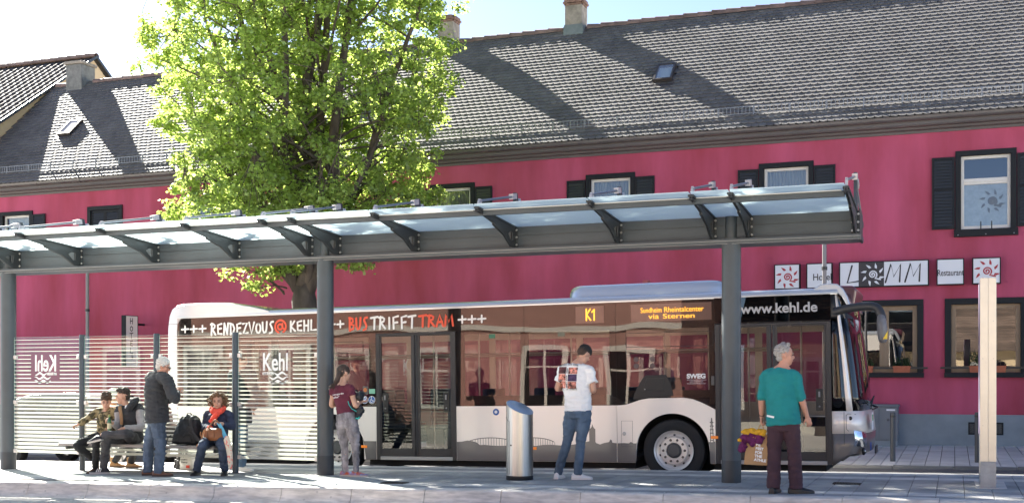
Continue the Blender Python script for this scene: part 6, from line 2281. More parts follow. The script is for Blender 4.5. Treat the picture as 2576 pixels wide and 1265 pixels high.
# ------------------------------------------------ man in the white T-shirt
z = zoom(2160, 1350, .4746)
Yw = 15.29
J = ground(joints(z, Yw, dict(pel=(322, 615), wai=(318, 490), che=(308, 340), nek=(312, 196, .02), hed=(372, 140, .08), sl=(198, 270), sr=(418, 274), el=(146, 425, -.02), er=(452, 440, -.02), wl=(230, 425, .24), wr=(398, 432, .25), kl=(232, 860, .02), kr=(345, 868, .0), al=(152, 1125, .06), ar=(318, 1132, .0))))
P_, J = human('person', 'young man in a white printed T-shirt and blue jeans, head bent, back turned', (at(*z(260, 1190), Yw).x, Yw, zp(-4.9)), J, (-.12, 1), (.55, .68, -.52), 1.0,
              hands={'l': ((.7, .7, .1), (.3, -.2, 1), .7), 'r': ((-.6, .75, .1), (-.3, -.2, 1), .7)})
WTEE = M('white_cotton', (.84, .83, .81), .85, var=.03, vs=4, bump=.2, bs=120)
top(P_, J, WTEE, hem=.0, sleeve=.66, chest=(.205, .135), waist=(.19, .135), low=(.186, .138), arm=(.070, .080, .06), fold=.009, flare=.012)
trousers(P_, J, denim('blue_denim', (.075, .115, .17), .4), .098, .068, .058, .02, (.172, .130), fold=.007)
WSH = M('white_trainer', (.72, .70, .68), .5)
shoe(P_, J['al'], (.05, 1), WSH, M('white_sole', (.68, .64, .60), .6), 1.0)
shoe(P_, J['ar'], (.97, .25), WSH, M('white_sole2', (.68, .64, .60), .6), 1.0)
hair_cap(P_, J['hed'], (.62, .62, -.52), M('black_hair', (.012, .011, .011), .7, bump=.5, bs=150), 1.0, size=(.079, .098, .074), up=.066, fwd=-.010, rough=.004, extra=((0, .06, .06, .04),))
hair_cap(P_, J['hed'], (.62, .62, -.52), M('shaved_hair', (.060, .038, .028), .9), 1.0, size=(.0762, .092, .076), up=.018, fwd=-.026, rough=.001, name='shaved_sides')
# print on the back of the T-shirt, following the cloth a few mm off it
pr = MB()
PRN = [M('print_night', (.03, .015, .02), .7, var=.8, vs=22, col2=(.10, .03, .03)), M('print_sunset', (.30, .07, .06), .7, var=.8, vs=18, col2=(.6, .22, .16), contrast=(.4, .6)), M('print_violet', (.06, .03, .09), .7, var=.7, vs=20)]
def back_y(p, off=.012):                          # depth of the shirt's back at this height
    return p
BACK = []
def tee_panel(a0, b0, a1, b1, mi):
    n = 5
    q = []
    for i in range(n + 1):
        for j in range(n + 1):
            q.append(z(a0 + (a1 - a0) * i / n, b0 + (b1 - b0) * j / n))
    BACK.append((q, n, mi))
tee_panel(172, 246, 238, 302, 0), tee_panel(172, 305, 238, 360, 1), tee_panel(172, 363, 238, 424, 1)
tee_panel(260, 250, 336, 305, 1), tee_panel(259, 308, 333, 366, 2), tee_panel(257, 369, 330, 428, 1)
TEE_PERSON = P_
TEE_Z = z

# ------------------------------------------------ girl with the ponytail
z = zoom(1280, 1420, .411)
Yg = 15.08
J = ground(joints(z, Yg, dict(pel=(262, 640), wai=(245, 520), che=(222, 385), nek=(222, 262), hed=(238, 172, .02), sl=(135, 325), sr=(295, 325, -.03), el=(112, 485, -.0), er=(345, 490, -.05), wl=(200, 470, .22), wr=(402, 450, .10), kl=(238, 885, .02), kr=(345, 892, .0), al=(246, 1130, .06), ar=(352, 1138, .0))))
P_, J = human('person', 'young woman with a brown ponytail in maroon T-shirt and grey jeans beside the column', (at(*z(300, 1185), Yg).x, Yg, zp(-8.1)), J, (.1, 1), (.50, .86, -.05), .93,
              hands={'l': ((1, .6, .1), (0, -.2, 1), .6), 'r': ((.9, .5, .05), (0, .3, 1), .7)}, head_k=1.03)
MTEE = M('maroon_cotton', (.105, .014, .032), .85, var=.12, vs=9, bump=.2, bs=150)
top(P_, J, MTEE, hem=.015, sleeve=.42, chest=(.170, .118), waist=(.150, .11), low=(.168, .122), arm=(.066, .066, .05), fold=.007)
trousers(P_, J, denim('acid_wash_denim', (.235, .215, .225), .5, 10), .098, .064, .050, .02, (.172, .132), fold=.008)
RAIN = M('rainbow_canvas', (.55, .12, .05), .7, col2=(.10, .25, .50), var=.2, vs=13, contrast=(.4, .6))
CREAM = M('cream_sole', (.55, .48, .40), .6)
shoe(P_, J['al'], (.8, .6), RAIN, CREAM, .92)
shoe(P_, J['ar'], (.97, .2), RAIN, CREAM, .92)
BRH = M('dark_brown_hair', (.045, .026, .017), .6, var=.4, vs=30, bump=.5, bs=120, stretch=(1, 1, .3))
hair_cap(P_, J['hed'], (.75, .66, -.05), BRH, .95, size=(.082, .106, .100), up=.03, fwd=-.024, rough=.004, extra=((.0, -.09, .03, .04),))
pt = [at(*z(*q), Yg - dy) for q, dy in (((196, 160), .06), ((182, 200), .10), ((160, 255), .13), ((125, 300), .15), ((108, 318), .15))]
m = MB()
m.tube(spline([tuple(p) for p in pt], 4), [.030, .034, .036, .037, .036, .034, .032, .030, .028, .025, .022, .020, .018, .014, .010, .008, .005], 10)
for _ in range(26):
    q = [p + Vector((r4.uniform(-.03, .03), r4.uniform(-.03, .03), r4.uniform(-.02, .02))) * (.4 + i * .35) for i, p in enumerate(pt)]
    m.tube(q, .0035, 4)
build('ponytail', m, BRH, P_, smooth=60)
for q in range(14):
    pass
text('shirt_lettering', 'sengarde', at(*z(122, 392), Yg - .150), P_, WHITEP, w=.17, h=.032, rot=(90, -8, 8))
text('shirt_lettering', 'ulte"', at(*z(130, 420), Yg - .150), P_, WHITEP, w=.09, h=.030, rot=(90, -8, 8))
t = thing('carried_jacket', 'rolled up black jacket with turquoise trim in the arms of the young woman', 'garment', tuple(at(*z(385, 500), Yg + .05)))
m = MB()
for (a, b, r, dy) in ((385, 400, .07, .02), (400, 380, .055, .06), (350, 500, .07, .03), (385, 530, .07, .03), (330, 480, .055, -.02), (360, 590, .045, 0), (375, 560, .06, .02), (300, 460, .04, .06)):
    m.ell(at(*z(a, b), Yg + dy), (r, r * .9, r * 1.05), None, 12, 8)
soft('jacket_body', m, M('black_nylon', (.014, .015, .019), .45), t, .009, 2, .012, (16, 16, 30))
TQ = M('turquoise_trim', (.02, .38, .34), .6)
build('trim', MB().tube([at(*z(a, b), Yg - .085) for a, b in ((272, 445), (285, 485), (310, 520), (355, 545))], .006, 6).tube([at(*z(a, b), Yg - .06) for a, b in ((350, 612), (372, 615), (385, 600))], .012, 6), TQ, t)
build('paper', MB().obox(at(*z(350, 358), Yg + .02), (.10, .05, .012), Matrix.Rotation(R(20), 3, 'Y')), M('pale_paper', (.6, .5, .35), .8), t)

# ------------------------------------------------ old man with white hair
z = zoom(540, 1400, .427)
Yo = 14.53
J = ground(joints(z, Yo, dict(pel=(205, 640, .0), wai=(200, 500), che=(195, 345), nek=(232, 205, .0), hed=(268, 150, .0), sr=(292, 275, -.13), sl=(150, 262, .15), er=(368, 450, -.16), el=(310, 450, .24), wr=(392, 392, .02), wl=(385, 400, .2), kl=(132, 870, .09), kr=(238, 880, -.05), al=(122, 1130, .10), ar=(222, 1134, -.02))))
P_, J = human('person', 'white haired old man in glasses, dark jacket and jeans reading a slip of paper', (at(*z(190, 1165), Yo).x, Yo, zp(-11.1)), J, (.75, .65), (.88, .42, -.32), 1.0, SKIN2,
              hands={'r': ((.45, .3, .6), (.2, .9, .1), .8), 'l': ((.6, -.2, .5), (.2, -.9, .1), .8)})
DJ = M('charcoal_jacket', (.036, .037, .040), .85, var=.12, vs=6, bump=.3, bs=140)
top(P_, J, DJ, hem=.06, sleeve=1.93, chest=(.215, .168), waist=(.205, .172), low=(.215, .180), arm=(.095, .082, .058), fold=.010, name='jacket', neck=.075, flare=.012)
build('jacket_collar', MB().tube([J['nek'] - UP * .055 + Vector((-.02, 0, 0)), J['nek'] + UP * .005 + Vector((.0, 0, 0))], [(.088, .080), (.074, .068)], 16), DJ, P_, smooth=60)
trousers(P_, J, denim('mid_blue_denim', (.075, .105, .155), .5), .105, .085, .072, .04, (.175, .145), fold=.010)
BRS = M('brown_shoe_leather', (.15, .065, .035), .5, var=.2, vs=20)
shoe(P_, J['al'], (.9, .5), BRS, M('brown_sole', (.06, .035, .025), .7), 1.06)
shoe(P_, J['ar'], (.93, .36), BRS, M('brown_sole2', (.06, .035, .025), .7), 1.06)
WH = M('white_hair', (.62, .59, .54), .85, var=.12, vs=40, bump=.6, bs=110)
hair_cap(P_, J['hed'], (.88, .42, -.32), WH, 1.0, size=(.086, .100, .092), up=.048, fwd=-.026, rough=.010, extra=((.0, -.055, -.02, (.070, .055, .062)), (.062, -.01, .02, .032), (-.062, -.01, .02, .032)))
face_parts(P_, J['hed'], (.88, .42, -.32), 1.0, M('white_brow', (.5, .48, .45), .8))
Fh, Lh, Uh = basis((.88, .42, -.32))
gm = MB()
c_ = J['hed']
for s in (-1, 1):
    e = c_ + Fh * .104 + Lh * s * .032 + Uh * .0
    ring_ = [e + Lh * (.022 * math.cos(R(a))) + Uh * (.018 * math.sin(R(a))) for a in range(0, 361, 30)]
    gm.tube(ring_, .0022, 4, caps=False)
    gm.tube([e + Lh * s * .022, c_ + Lh * s * .083 + Fh * .02 + Uh * .005, c_ + Lh * s * .083 - Fh * .03], .0022, 4)
build('glasses', gm, BLACK, P_)
t = thing('paper_slip', 'small white slip of paper in the hand of the white haired man', 'paper', tuple(at(*z(425, 385), Yo)))
build('sheet', MB().obox(at(*z(424, 384), Yo + .06), (.085, .05, .004), Matrix.Rotation(R(-35), 3, 'Y') @ Matrix.Rotation(R(40), 3, 'X')), WHITEP, t)
build('pen', MB().tube([at(*z(398, 362), Yo + .02), at(*z(420, 378), Yo + .05)], .006, 6), BLACK, t)

# ------------------------------------------------ seated woman with the red scarf
z = zoom(640, 1520, .332)
Ys = 15.06
def seat_feet(J, ks):
    return ground(J)
J = ground(joints(z, Ys, dict(pel=(672, 735, .04), wai=(682, 620, .03), che=(700, 480, .0), nek=(697, 358, -.01), hed=(697, 248, -.05), sr=(578, 412, .0), sl=(826, 408, .0), er=(535, 552, -.03), el=(872, 560, -.03), wr=(610, 575, -.24), wl=(735, 520, -.22), kr=(520, 765, -.44), kl=(752, 770, -.44), ar=(446, 1070, -.22), al=(780, 1062, -.20))))
P_, J = human('person', 'seated woman with curly brown hair, red scarf and brown handbag on her lap', (at(*z(650, 1150), 14.85).x, 14.9, zp(-10.5)), J, (.22, -1), (.36, -.92, -.20), .96,
              hands={'r': ((.55, -.35, -.55), (.1, -.2, -1), .35), 'l': ((-.8, -.4, .25), (0, -.2, -1), .8)}, head_k=1.02)
NAVY = M('navy_knit', (.022, .030, .062), .9, var=.15, vs=9, bump=.3, bs=150)
top(P_, J, NAVY, hem=.03, sleeve=1.82, chest=(.182, .14), waist=(.182, .15), low=(.192, .16), arm=(.066, .060, .046), fold=.007, name='cardigan')
trousers(P_, J, denim('dark_denim', (.034, .050, .088), .35), .098, .075, .064, .02, (.185, .15), fold=.007)
shoe(P_, J['ar'], (.25, -1), BLSH, BLACK, .95)
shoe(P_, J['al'], (.55, -1), BLSH, BLACK, .95)
SCARF = M('coral_red_scarf', (.72, .075, .045), .9, var=.12, vs=14, bump=.4, bs=90)
m = MB()
sc_p = lambda pts, r: m.tube(spline([tuple(at(*z(a, b), Ys + dy)) for a, b, dy in pts], 4), r, 10)
sc_p(((620, 330, .02), (630, 375, -.08), (690, 400, -.14), (755, 360, -.08), (770, 318, .02)), .036)
sc_p(((640, 340, -.04), (680, 375, -.13), (740, 345, -.08)), .032)
sc_p(((745, 360, -.10), (690, 410, -.16), (640, 460, -.17), (612, 505, -.17)), .040)
sc_p(((640, 370, -.11), (680, 415, -.155), (650, 470, -.165)), .034)
soft('scarf', m, SCARF, P_, .008, 2, .007, (20, 20, 20))
CURL = M('curly_brown_hair', (.16, .085, .042), .6, var=.45, vs=26, bump=.5, bs=80)
Fw, Lw, Uw = basis((.36, -.92, -.20))
m = MB()
r5 = random.Random(9)
hc = J['hed']
for i in range(330):
    a = r5.uniform(-math.pi, math.pi)
    e = r5.uniform(-.75, 1.45)
    d = Lw * math.cos(e) * math.sin(a) - Fw * math.cos(e) * math.cos(a) + Uw * math.sin(e)
    if d.dot(Fw) > .42 and d.dot(Uw) < .70:
        continue
    rad = r5.uniform(.085, .150) * (1.05 if e < .5 else .92)
    c = hc + d * rad + Uw * .012 - Fw * .015
    r_ = r5.uniform(.010, .018)
    tt = [c + (Lw * math.cos(q) * r_ + Uw * (math.sin(q) * r_ * .7 - q * .004) + Fw * math.sin(q * .7) * r_ * .6) for q in np.linspace(0, 7.5, 9)]
    m.tube(tt, r5.uniform(.0045, .0075), 5)
m.ell(hc + Uw * .035 - Fw * .035, (.085, .09, .092), rotm(Fw, Lw, Uw), 16, 10)
build('curly_hair', m, CURL, P_, smooth=180)
face_parts(P_, hc, (.36, -.92, -.20), .98)
build('cuff', MB().tube([J['wr'] + (J['er'] - J['wr']).normalized() * .02, J['wr'] + (J['er'] - J['wr']).normalized() * .055], .040, 12), SCARF, P_, smooth=60)
# handbag on her lap
TAN = M('tan_leather', (.235, .085, .028), .5, var=.18, vs=10, bump=.3, bs=60)
c0 = at(*z(650, 655), Ys - .30)
t = thing('handbag', 'tan brown leather handbag on the lap of the seated woman', 'bag', (c0.x, c0.y, at(*z(650, 722), Ys - .3).z))
hw = (at(*z(778, 655), Ys - .3).x - at(*z(535, 655), Ys - .3).x) / 2
hz0, hz1 = at(*z(650, 725), Ys - .3).z, at(*z(650, 575), Ys - .3).z
m = MB()
rg = []
for kz, w, d in ((0, .80, .05), (.08, .95, .075), (.4, 1.0, .085), (.75, .92, .07), (1, .80, .04)):
    rg.append([(c0.x + hw * w * math.cos(R(a)), c0.y + d * math.sin(R(a)) * (1 if abs(math.sin(R(a))) < .9 else .95), hz0 + (hz1 - hz0) * kz) for a in range(0, 360, 20)])
m.rings(rg)
build('bag_body', m, TAN, t, smooth=60)
build('zip_pocket', MB().box((c0.x - .06, c0.y - .0905, hz0 + .04), (c0.x - .05, c0.y - .085, hz1 - .04)).box((c0.x + .06, c0.y - .0895, hz0 + .05), (c0.x + .068, c0.y - .084, hz1 - .03)), M('dark_tan', (.10, .04, .015), .6), t)
build('bag_handle', MB().tube(spline([tuple(at(*z(a, b), Ys - .33)) for a, b in ((575, 590), (620, 520), (660, 480), (690, 490), (765, 590))], 4), .011, 8), TAN, t, smooth=60)
build('bag_strap', MB().tube(spline([tuple(at(*z(a, b), Ys - .36)) for a, b in ((545, 590), (515, 640), (500, 720), (465, 770), (440, 785))], 4), [(.016, .005)] * 17, 8, lat=(1, 0, 0)).tube([at(*z(a, b), Ys - .36) for a, b in ((490, 620), (485, 655), (500, 680))], .008, 6), M('light_tan_strap', (.32, .14, .05), .5), t, smooth=60)
# floral bag hanging from her hand
FLORA = M('floral_cotton', (.66, .58, .46), .85, var=.1, vs=26, col2=(.60, .14, .12), contrast=(.55, .62), detail=1.)
t = thing('cloth_bag', 'narrow floral cloth bag with a sky blue strap hanging beside the seated woman\'s knee', 'bag', tuple(at(*z(830, 1060), 14.6)))
m = MB()
rg = []
for b_, x0_, x1_, d in ((1065, 835, 868, .012), (1000, 818, 876, .022), (880, 806, 876, .026), (780, 785, 858, .026), (720, 765, 842, .022), (670, 790, 830, .012)):
    p, q = at(*z(x0_, b_), 14.6), at(*z(x1_, b_), 14.6)
    c = (p + q) * .5
    rg.append([(c.x + (q.x - p.x) / 2 * math.cos(R(a)), c.y + d * math.sin(R(a)), c.z) for a in range(0, 360, 30)])
m.rings(rg)
build('bag_body', m, FLORA, t, smooth=70)
build('blue_strap', MB().tube([at(*z(a, b), 14.66 + (.12 - .0003 * (b - 500))) for a, b in ((695, 505), (720, 550), (755, 610), (780, 695))], [(.022, .004)] * 4, 8, lat=(1, 0, .4)).tube([at(*z(a, b), 14.70) for a, b in ((720, 520), (765, 600), (800, 680))], [(.016, .004)] * 3, 8, lat=(1, 0, .4)), M('sky_blue_webbing', (.10, .40, .58), .7), t, smooth=60)

# backpack on the bench
t = thing('backpack', 'black backpack standing on the bench between the old man and the seated woman', 'backpack', tuple(at(*z(330, 765), 15.0)))
NYL = M('black_pack_nylon', (.011, .011, .013), .6, var=.2, vs=8, bump=.3, bs=90)
m = MB()
rg = []
for b_, x0_, x1_, d in ((765, 190, 470, .10), (740, 165, 490, .13), (640, 190, 498, .14), (540, 225, 492, .13), (470, 258, 470, .11), (425, 300, 420, .075), (405, 330, 385, .03)):
    p, q = at(*z(x0_, b_), 15.02), at(*z(x1_, b_), 15.02)
    c = (p + q) * .5
    rg.append([(c.x + (q.x - p.x) / 2 * (abs(math.cos(R(a))) ** .7) * (1 if math.cos(R(a)) > 0 else -1), c.y + d * (abs(math.sin(R(a))) ** .7) * (1 if math.sin(R(a)) > 0 else -1), c.z) for a in range(0, 360, 15)])
m.rings(rg)
soft('pack_body', m, NYL, t, .010, 2, .010, (10, 10, 14))
build('shoulder_strap', MB().tube(spline([tuple(at(*z(a, b), Y_)) for a, b, Y_ in ((395, 430, 14.93), (370, 470, 14.87), (375, 560, 14.86), (405, 650, 14.86), (470, 730, 14.88))], 4), [(.030, .010)] * 17, 8, lat=(1, 0, .2)), M('strap_webbing', (.025, .025, .028), .7), t, smooth=60)
build('front_pocket', MB().rings([[at(*z(a, b), Y_) for a, b in ((225, 600), (360, 600), (375, 750), (200, 750))] for Y_ in (14.885, 14.93)]), NYL, t, bevel=.012)
build('loose_strap', MB().tube(spline([tuple(at(*z(a, b), 14.9)) for a, b in ((175, 665), (130, 660), (85, 715), (90, 765), (150, 760), (165, 740))], 4), [(.014, .004)] * 21, 6, lat=(0, 1, 0)), NYL, t)
build('top_handle', MB().tube(spline([tuple(at(*z(a, b), 14.98)) for a, b in ((320, 420), (335, 398), (365, 398), (380, 415))], 3), .009, 6), NYL, t)

# ------------------------------------------------ boy in the camouflage jacket
z = zoom(230, 1480, .348)
Yb = 15.06
J = ground(joints(z, Yb, dict(pel=(560, 730, .06), wai=(562, 630, .04), che=(568, 535, .0), nek=(572, 450, -.0), hed=(560, 368, -.06), sr=(478, 468, .0), sl=(650, 468, .02), er=(345, 560, -.12), el=(665, 590, .04), wr=(238, 622, -.20), wl=(600, 660, -.16), kr=(222, 862, -.42), kl=(452, 800, -.44), ar=(425, 985, -.12), al=(432, 1100, -.20))))
J['ar'].z += .12
P_, J = human('person', 'dark haired boy in a camouflage jacket sitting on the bench with one arm stretched out', (at(*z(470, 1150), 14.9).x, 14.95, zp(-12.7)), J, (.25, -1), (.55, -.83, -.12), .90,
              hands={'r': ((-.9, -.25, -.25), (.1, 0, -1), .75)}, head_k=1.06)
CAMO = M('camouflage_cotton', (.075, .064, .030), .85, col2=(.21, .165, .085), var=.35, vs=14, contrast=(.44, .56), bump=.2, bs=120, detail=2)
top(P_, J, CAMO, hem=.0, sleeve=1.9, chest=(.170, .125), waist=(.165, .13), low=(.165, .135), arm=(.072, .060, .052), fold=.010, name='jacket')
BLJ = denim('black_denim', (.016, .016, .018), .25)
trousers(P_, J, BLJ, .088, .070, .058, .0, (.155, .13), fold=.007)
BOOT = M('tan_brown_boot', (.17, .085, .05), .6, var=.2, vs=20)
shoe(P_, J['al'], (.1, -1), BOOT, M('boot_sole', (.07, .05, .04), .7), .95, boot=.09, name='boot')
BRN = M('brown_hair', (.060, .036, .022), .65, var=.45, vs=34, bump=.6, bs=110)
hair_cap(P_, J['hed'], (.55, -.83, -.12), BRN, 1.0, size=(.084, .102, .080), up=.072, fwd=-.016, rough=.009, extra=((.0, .06, .105, (.055, .03, .026)), (.04, .05, .10, .030), (-.04, .05, .10, .030), (.04, -.02, .13, .04), (-.03, .01, .135, .038), (0, -.07, .0, .06)))
face_parts(P_, J['hed'], (.55, -.83, -.12), .95)

# ------------------------------------------------ young man in the dark vest
J = ground(joints(z, Yb, dict(pel=(880, 770, .06), wai=(862, 660, .04), che=(830, 540, .0), nek=(805, 408, -.02), hed=(748, 302, -.06), sr=(712, 455, -.10), sl=(935, 440, .04), er=(700, 640, -.14), el=(958, 655, -.08), wr=(622, 600, -.30), wl=(735, 672, -.34), kr=(572, 800, -.46), kl=(790, 735, -.42), ar=(528, 1108, -.30), al=(500, 742, -.56))))
J['al'] = at(*z(512, 745), Yb - .56)
P_, J = human('person', 'young man in a dark vest with grey sleeves sitting with crossed legs on the bench', (at(*z(800, 1150), 14.9).x, 14.95, zp(-12.0)), J, (-.75, -.75), (-.95, -.42, -.08), .97,
              hands={'r': ((-.75, -.15, .55), (-.2, -.9, .1), 1.0), 'l': ((-.9, -.25, -.40), (0, 0, -1), .25)}, head_k=1.04)
GKN = M('grey_knit', (.34, .32, .32), .9, var=.15, vs=18, bump=.4, bs=140)
top(P_, J, GKN, hem=-.04, sleeve=1.85, chest=(.170, .125), waist=(.165, .125), low=(.165, .13), arm=(.072, .060, .048), fold=.007, name='pullover')
VEST = M('black_vest', (.026, .026, .030), .7, var=.15, vs=8, bump=.25, bs=120)
top(P_, J, VEST, hem=.02, sleeve=.16, chest=(.196, .150), waist=(.19, .150), low=(.19, .155), arm=(.082, .084, .06), fold=.008, name='vest', neck=.075)
Fv, Lv, Uv = J['F'], J['L'], UP
m = MB()
m.tube(spline([tuple(at(*z(a, b), Yb - dy)) for a, b, dy in ((715, 420, .14), (725, 480, .185), (735, 560, .20), (735, 620, .19))], 3), [(.030, .016)] * 10, 8, lat=(1, 0, 0))
build('fleece_lining', m, M('tan_fleece', (.30, .17, .085), .95, bump=.5, bs=60), P_, smooth=60)
build('white_undershirt', MB().ell(at(*z(792, 425), Yb - .105), (.03, .02, .035)), WHITEP, P_, smooth=180)
m = MB()
m.tube(spline([tuple(at(*z(a, b), Yb + dy)) for a, b, dy in ((800, 470, -.12), (850, 400, -.10), (900, 345, .02), (905, 330, .10))], 3), [.05, .05, .052, .052, .055, .055, .055, .05, .05, .045], 10)
soft('hood', m, M('charcoal_hood', (.03, .03, .034), .9), P_, .009, 2, .006, (16, 16, 16))
trousers(P_, J, denim('washed_black_denim', (.058, .055, .058), .45, 7), .095, .075, .062, .0, (.16, .135), fold=.009)
TRN = M('black_trainer', (.014, .014, .016), .5)
TSO = M('pale_rubber_sole', (.5, .46, .42), .6)
sh_ = shoe(P_, J['ar'], (-.85, -.4), TRN, TSO, 1.03)
for i in range(3):
    d = Vector((-.85, -.4, 0)).normalized()
    l_ = UP.cross(d)
    c = Vector((J['ar'].x, J['ar'].y, zp(J['ar'].x))) + d * (.03 + i * .028)
    build('white_stripe', MB().obox(c + l_ * .049 + UP * .058, (.010, .012, .06), Matrix.Rotation(math.atan2(d.y, d.x), 3, 'Z') @ Matrix.Rotation(R(-24), 3, 'Y')), WHITEP, sh_)
# crossed foot: the shoe points left, raised
m, m2 = MB(), MB()
A0 = at(*z(470, 772), Yb - .60)
dd = Vector((-.96, -.12, -.22)).normalized()
ll = UP.cross(dd).normalized()
uu = dd.cross(ll)
st = [(-.06, .034, .055), (0, .040, .095), (.06, .041, .082), (.11, .047, .062), (.16, .044, .046), (.19, .026, .032)]
R1, R2 = [], []
for x, w, h in st:
    p = A0 + dd * x - uu * .055
    R1.append([p + ll * (w * math.cos(q)) + uu * (.02 + (h - .02) * max(0, math.sin(q))) for q in np.linspace(-.15, math.pi + .15, 11)])
    R2.append([p + ll * w * 1.06, p + ll * w * 1.06 + uu * .024, p - ll * w * 1.06 + uu * .024, p - ll * w * 1.06])
o = build('shoe', m.rings(R1), TRN, P_, smooth=60)
build('sole', m2.rings(R2), TSO, o, smooth=30)
hair_cap(P_, J['hed'], (-.95, -.42, -.08), M('dark_brown_short_hair', (.040, .026, .018), .65, var=.4, vs=34, bump=.6, bs=120), .98, size=(.081, .098, .078), up=.070, fwd=-.030, rough=.010, extra=((.0, .065, .110, (.045, .030, .028)), (0, .03, .125, .035), (0, -.075, .0, (.062, .042, .065))))
face_parts(P_, J['hed'], (-.95, -.42, -.08), .98)
# bottle in his hand
pb0 = at(*z(597, 706), Yb - .38)
t = thing('beer_bottle', 'green glass beer bottle with a cream label held by the young man on the bench', 'bottle', tuple(pb0))
BOT = M('green_bottle_glass', (.02, .11, .025), .08, spec=.8, coat=.5)
prof = [(0, 0), (.029, .002), (.031, .01), (.031, .145), (.027, .17), (.015, .20), (.0125, .225), (.0135, .232), (.0135, .245), (0, .246)]
zt_ = at(*z(580, 515), Yb - .38).z - pb0.z
kk = zt_ / .246
build('glass_body', MB().lathe([(r, h * kk) for r, h in prof], tuple(pb0), 20, caps=False), BOT, t, smooth=50)
build('bottle_label', MB().lathe([(.0315, .045 * kk), (.0315, .125 * kk)], tuple(pb0), 20, caps=False), M('cream_label', (.62, .55, .35), .7, var=.15, vs=40), t, smooth=60)
build('neck_foil', MB().lathe([(.0142, .222 * kk), (.0142, .247 * kk), (0, .2475 * kk)], tuple(pb0), 14, caps=False), M('gold_green_foil', (.2, .28, .08), .35, metal=.5), t, smooth=50)

# ------------------------------------------------ people behind the striped glass
def simple_sit(label, x, y, F, hedo, colours, hairm, k=.97, feet=None, lean=(0, 0)):
    g = zp(x)
    F_ = Vector((F[0], F[1], 0)).normalized()
    L_2 = UP.cross(F_)
    b = Vector((x, y, 0))
    pel = b + UP * (SEAT + .10)
    J = dict(pel=pel, che=pel + UP * .33 + F_ * (.04 + lean[0]), nek=pel + UP * .50 + F_ * (.06 + lean[0]), hed=pel + UP * .625 + F_ * (.10 + lean[0]))
    for a, s in (('l', 1), ('r', -1)):
        J['s' + a] = pel + UP * .43 + L_2 * s * .185 + F_ * (.04 + lean[0])
        J['e' + a] = pel + UP * .16 + L_2 * s * .23 + F_ * .10
        J['w' + a] = pel + UP * .10 + L_2 * s * .10 + F_ * .30
        J['k' + a] = pel + L_2 * s * .12 + F_ * .42 - UP * .0
        J['a' + a] = Vector((*(pel + L_2 * s * .14 + F_ * .40).xy, g + .085)) if not feet else Vector((*feet[0 if a == 'l' else 1], g + .085))
    P, J = human('person', label, (x, y, g), J, F_, Vector((F[0], F[1], hedo)), k)
    top(P, J, colours[0], hem=.0, sleeve=1.85, fold=.007, name='jacket')
    trousers(P, J, colours[1], fold=.007)
    for a in 'lr':
        shoe(P, J['a' + a], F_ if not feet else (1, .15), colours[2], colours[3], 1.0, boot=colours[4])
    hair_cap(P, J['hed'], (F[0], F[1], hedo), hairm, 1.0, rough=.006, extra=((0, -.055, -.02, (.068, .05, .062)),))
    return P
xb = at(*z(640, 800), 15.6).x
simple_sit('person in an orange brown jacket sitting behind the glass, behind the camouflage boy', at(*z(600, 800), 15.62).x, 15.60, (.55, .85), -.2,
           (M('rust_jacket', (.42, .13, .04), .85, var=.2, vs=6), BLJ, M('tan_suede', (.30, .165, .07), .8, var=.15, vs=14), M('dark_tan_sole', (.12, .07, .04), .8), .07), M('pale_grey_hair', (.5, .48, .45), .8, bump=.5, bs=90), .93,
           feet=((-13.22, 16.06), (-12.83, 16.0)))
zo = zoom(540, 1400, .427)
simple_sit('person in dark grey trousers sitting behind the glass, mostly hidden by the old man', at(*zo(240, 800), 15.62).x, 15.60, (.55, .85), -.2,
           (M('brown_grey_jacket', (.10, .085, .08), .9), M('dark_grey_trousers', (.05, .048, .046), .9, bump=.3), M('dark_shoe', (.03, .027, .025), .6), BLACK, .04), BRH, .97,
           feet=((-11.72, 15.85), (-11.95, 16.1)))
Yd = 15.78
px = lambda a, b, dy=0.: at(a, b, Yd + dy)
J = ground(dict(pel=px(608, 1052), wai=px(608, 1015), che=px(608, 965), nek=px(606, 925), hed=px(607, 905, .03), sl=px(588, 940, .12), sr=px(630, 940, -.10), el=px(583, 985, .14), er=px(640, 990, -.10), wl=px(600, 1025, .2), wr=px(638, 1030, .02), kl=px(603, 1110, .07), kr=px(612, 1110, -.05), al=px(600, 1170, .08), ar=px(609, 1172, -.04)))
P_, J = human('person', 'man in white trainers standing behind the glass, right of the seated woman', (J['pel'].x, Yd, zp(-10.4)), J, (.9, .45), (.9, .4, -.1), 1.0)
top(P_, J, M('dark_green_grey_jacket', (.03, .034, .034), .85), hem=.10, sleeve=1.9, chest=(.20, .15), waist=(.195, .15), low=(.20, .16), arm=(.085, .075, .058), name='jacket')
trousers(P_, J, denim('light_denim', (.07, .12, .19)), .092, .072, .065, .02)
shoe(P_, J['al'], (.95, .3), WSH, WHITEP, 1.0)
shoe(P_, J['ar'], (1, .05), WSH, WHITEP, 1.0)
hair_cap(P_, J['hed'], (.9, .4, -.1), BRN, 1.0, extra=((0, -.055, -.02, (.068, .05, .062)),))

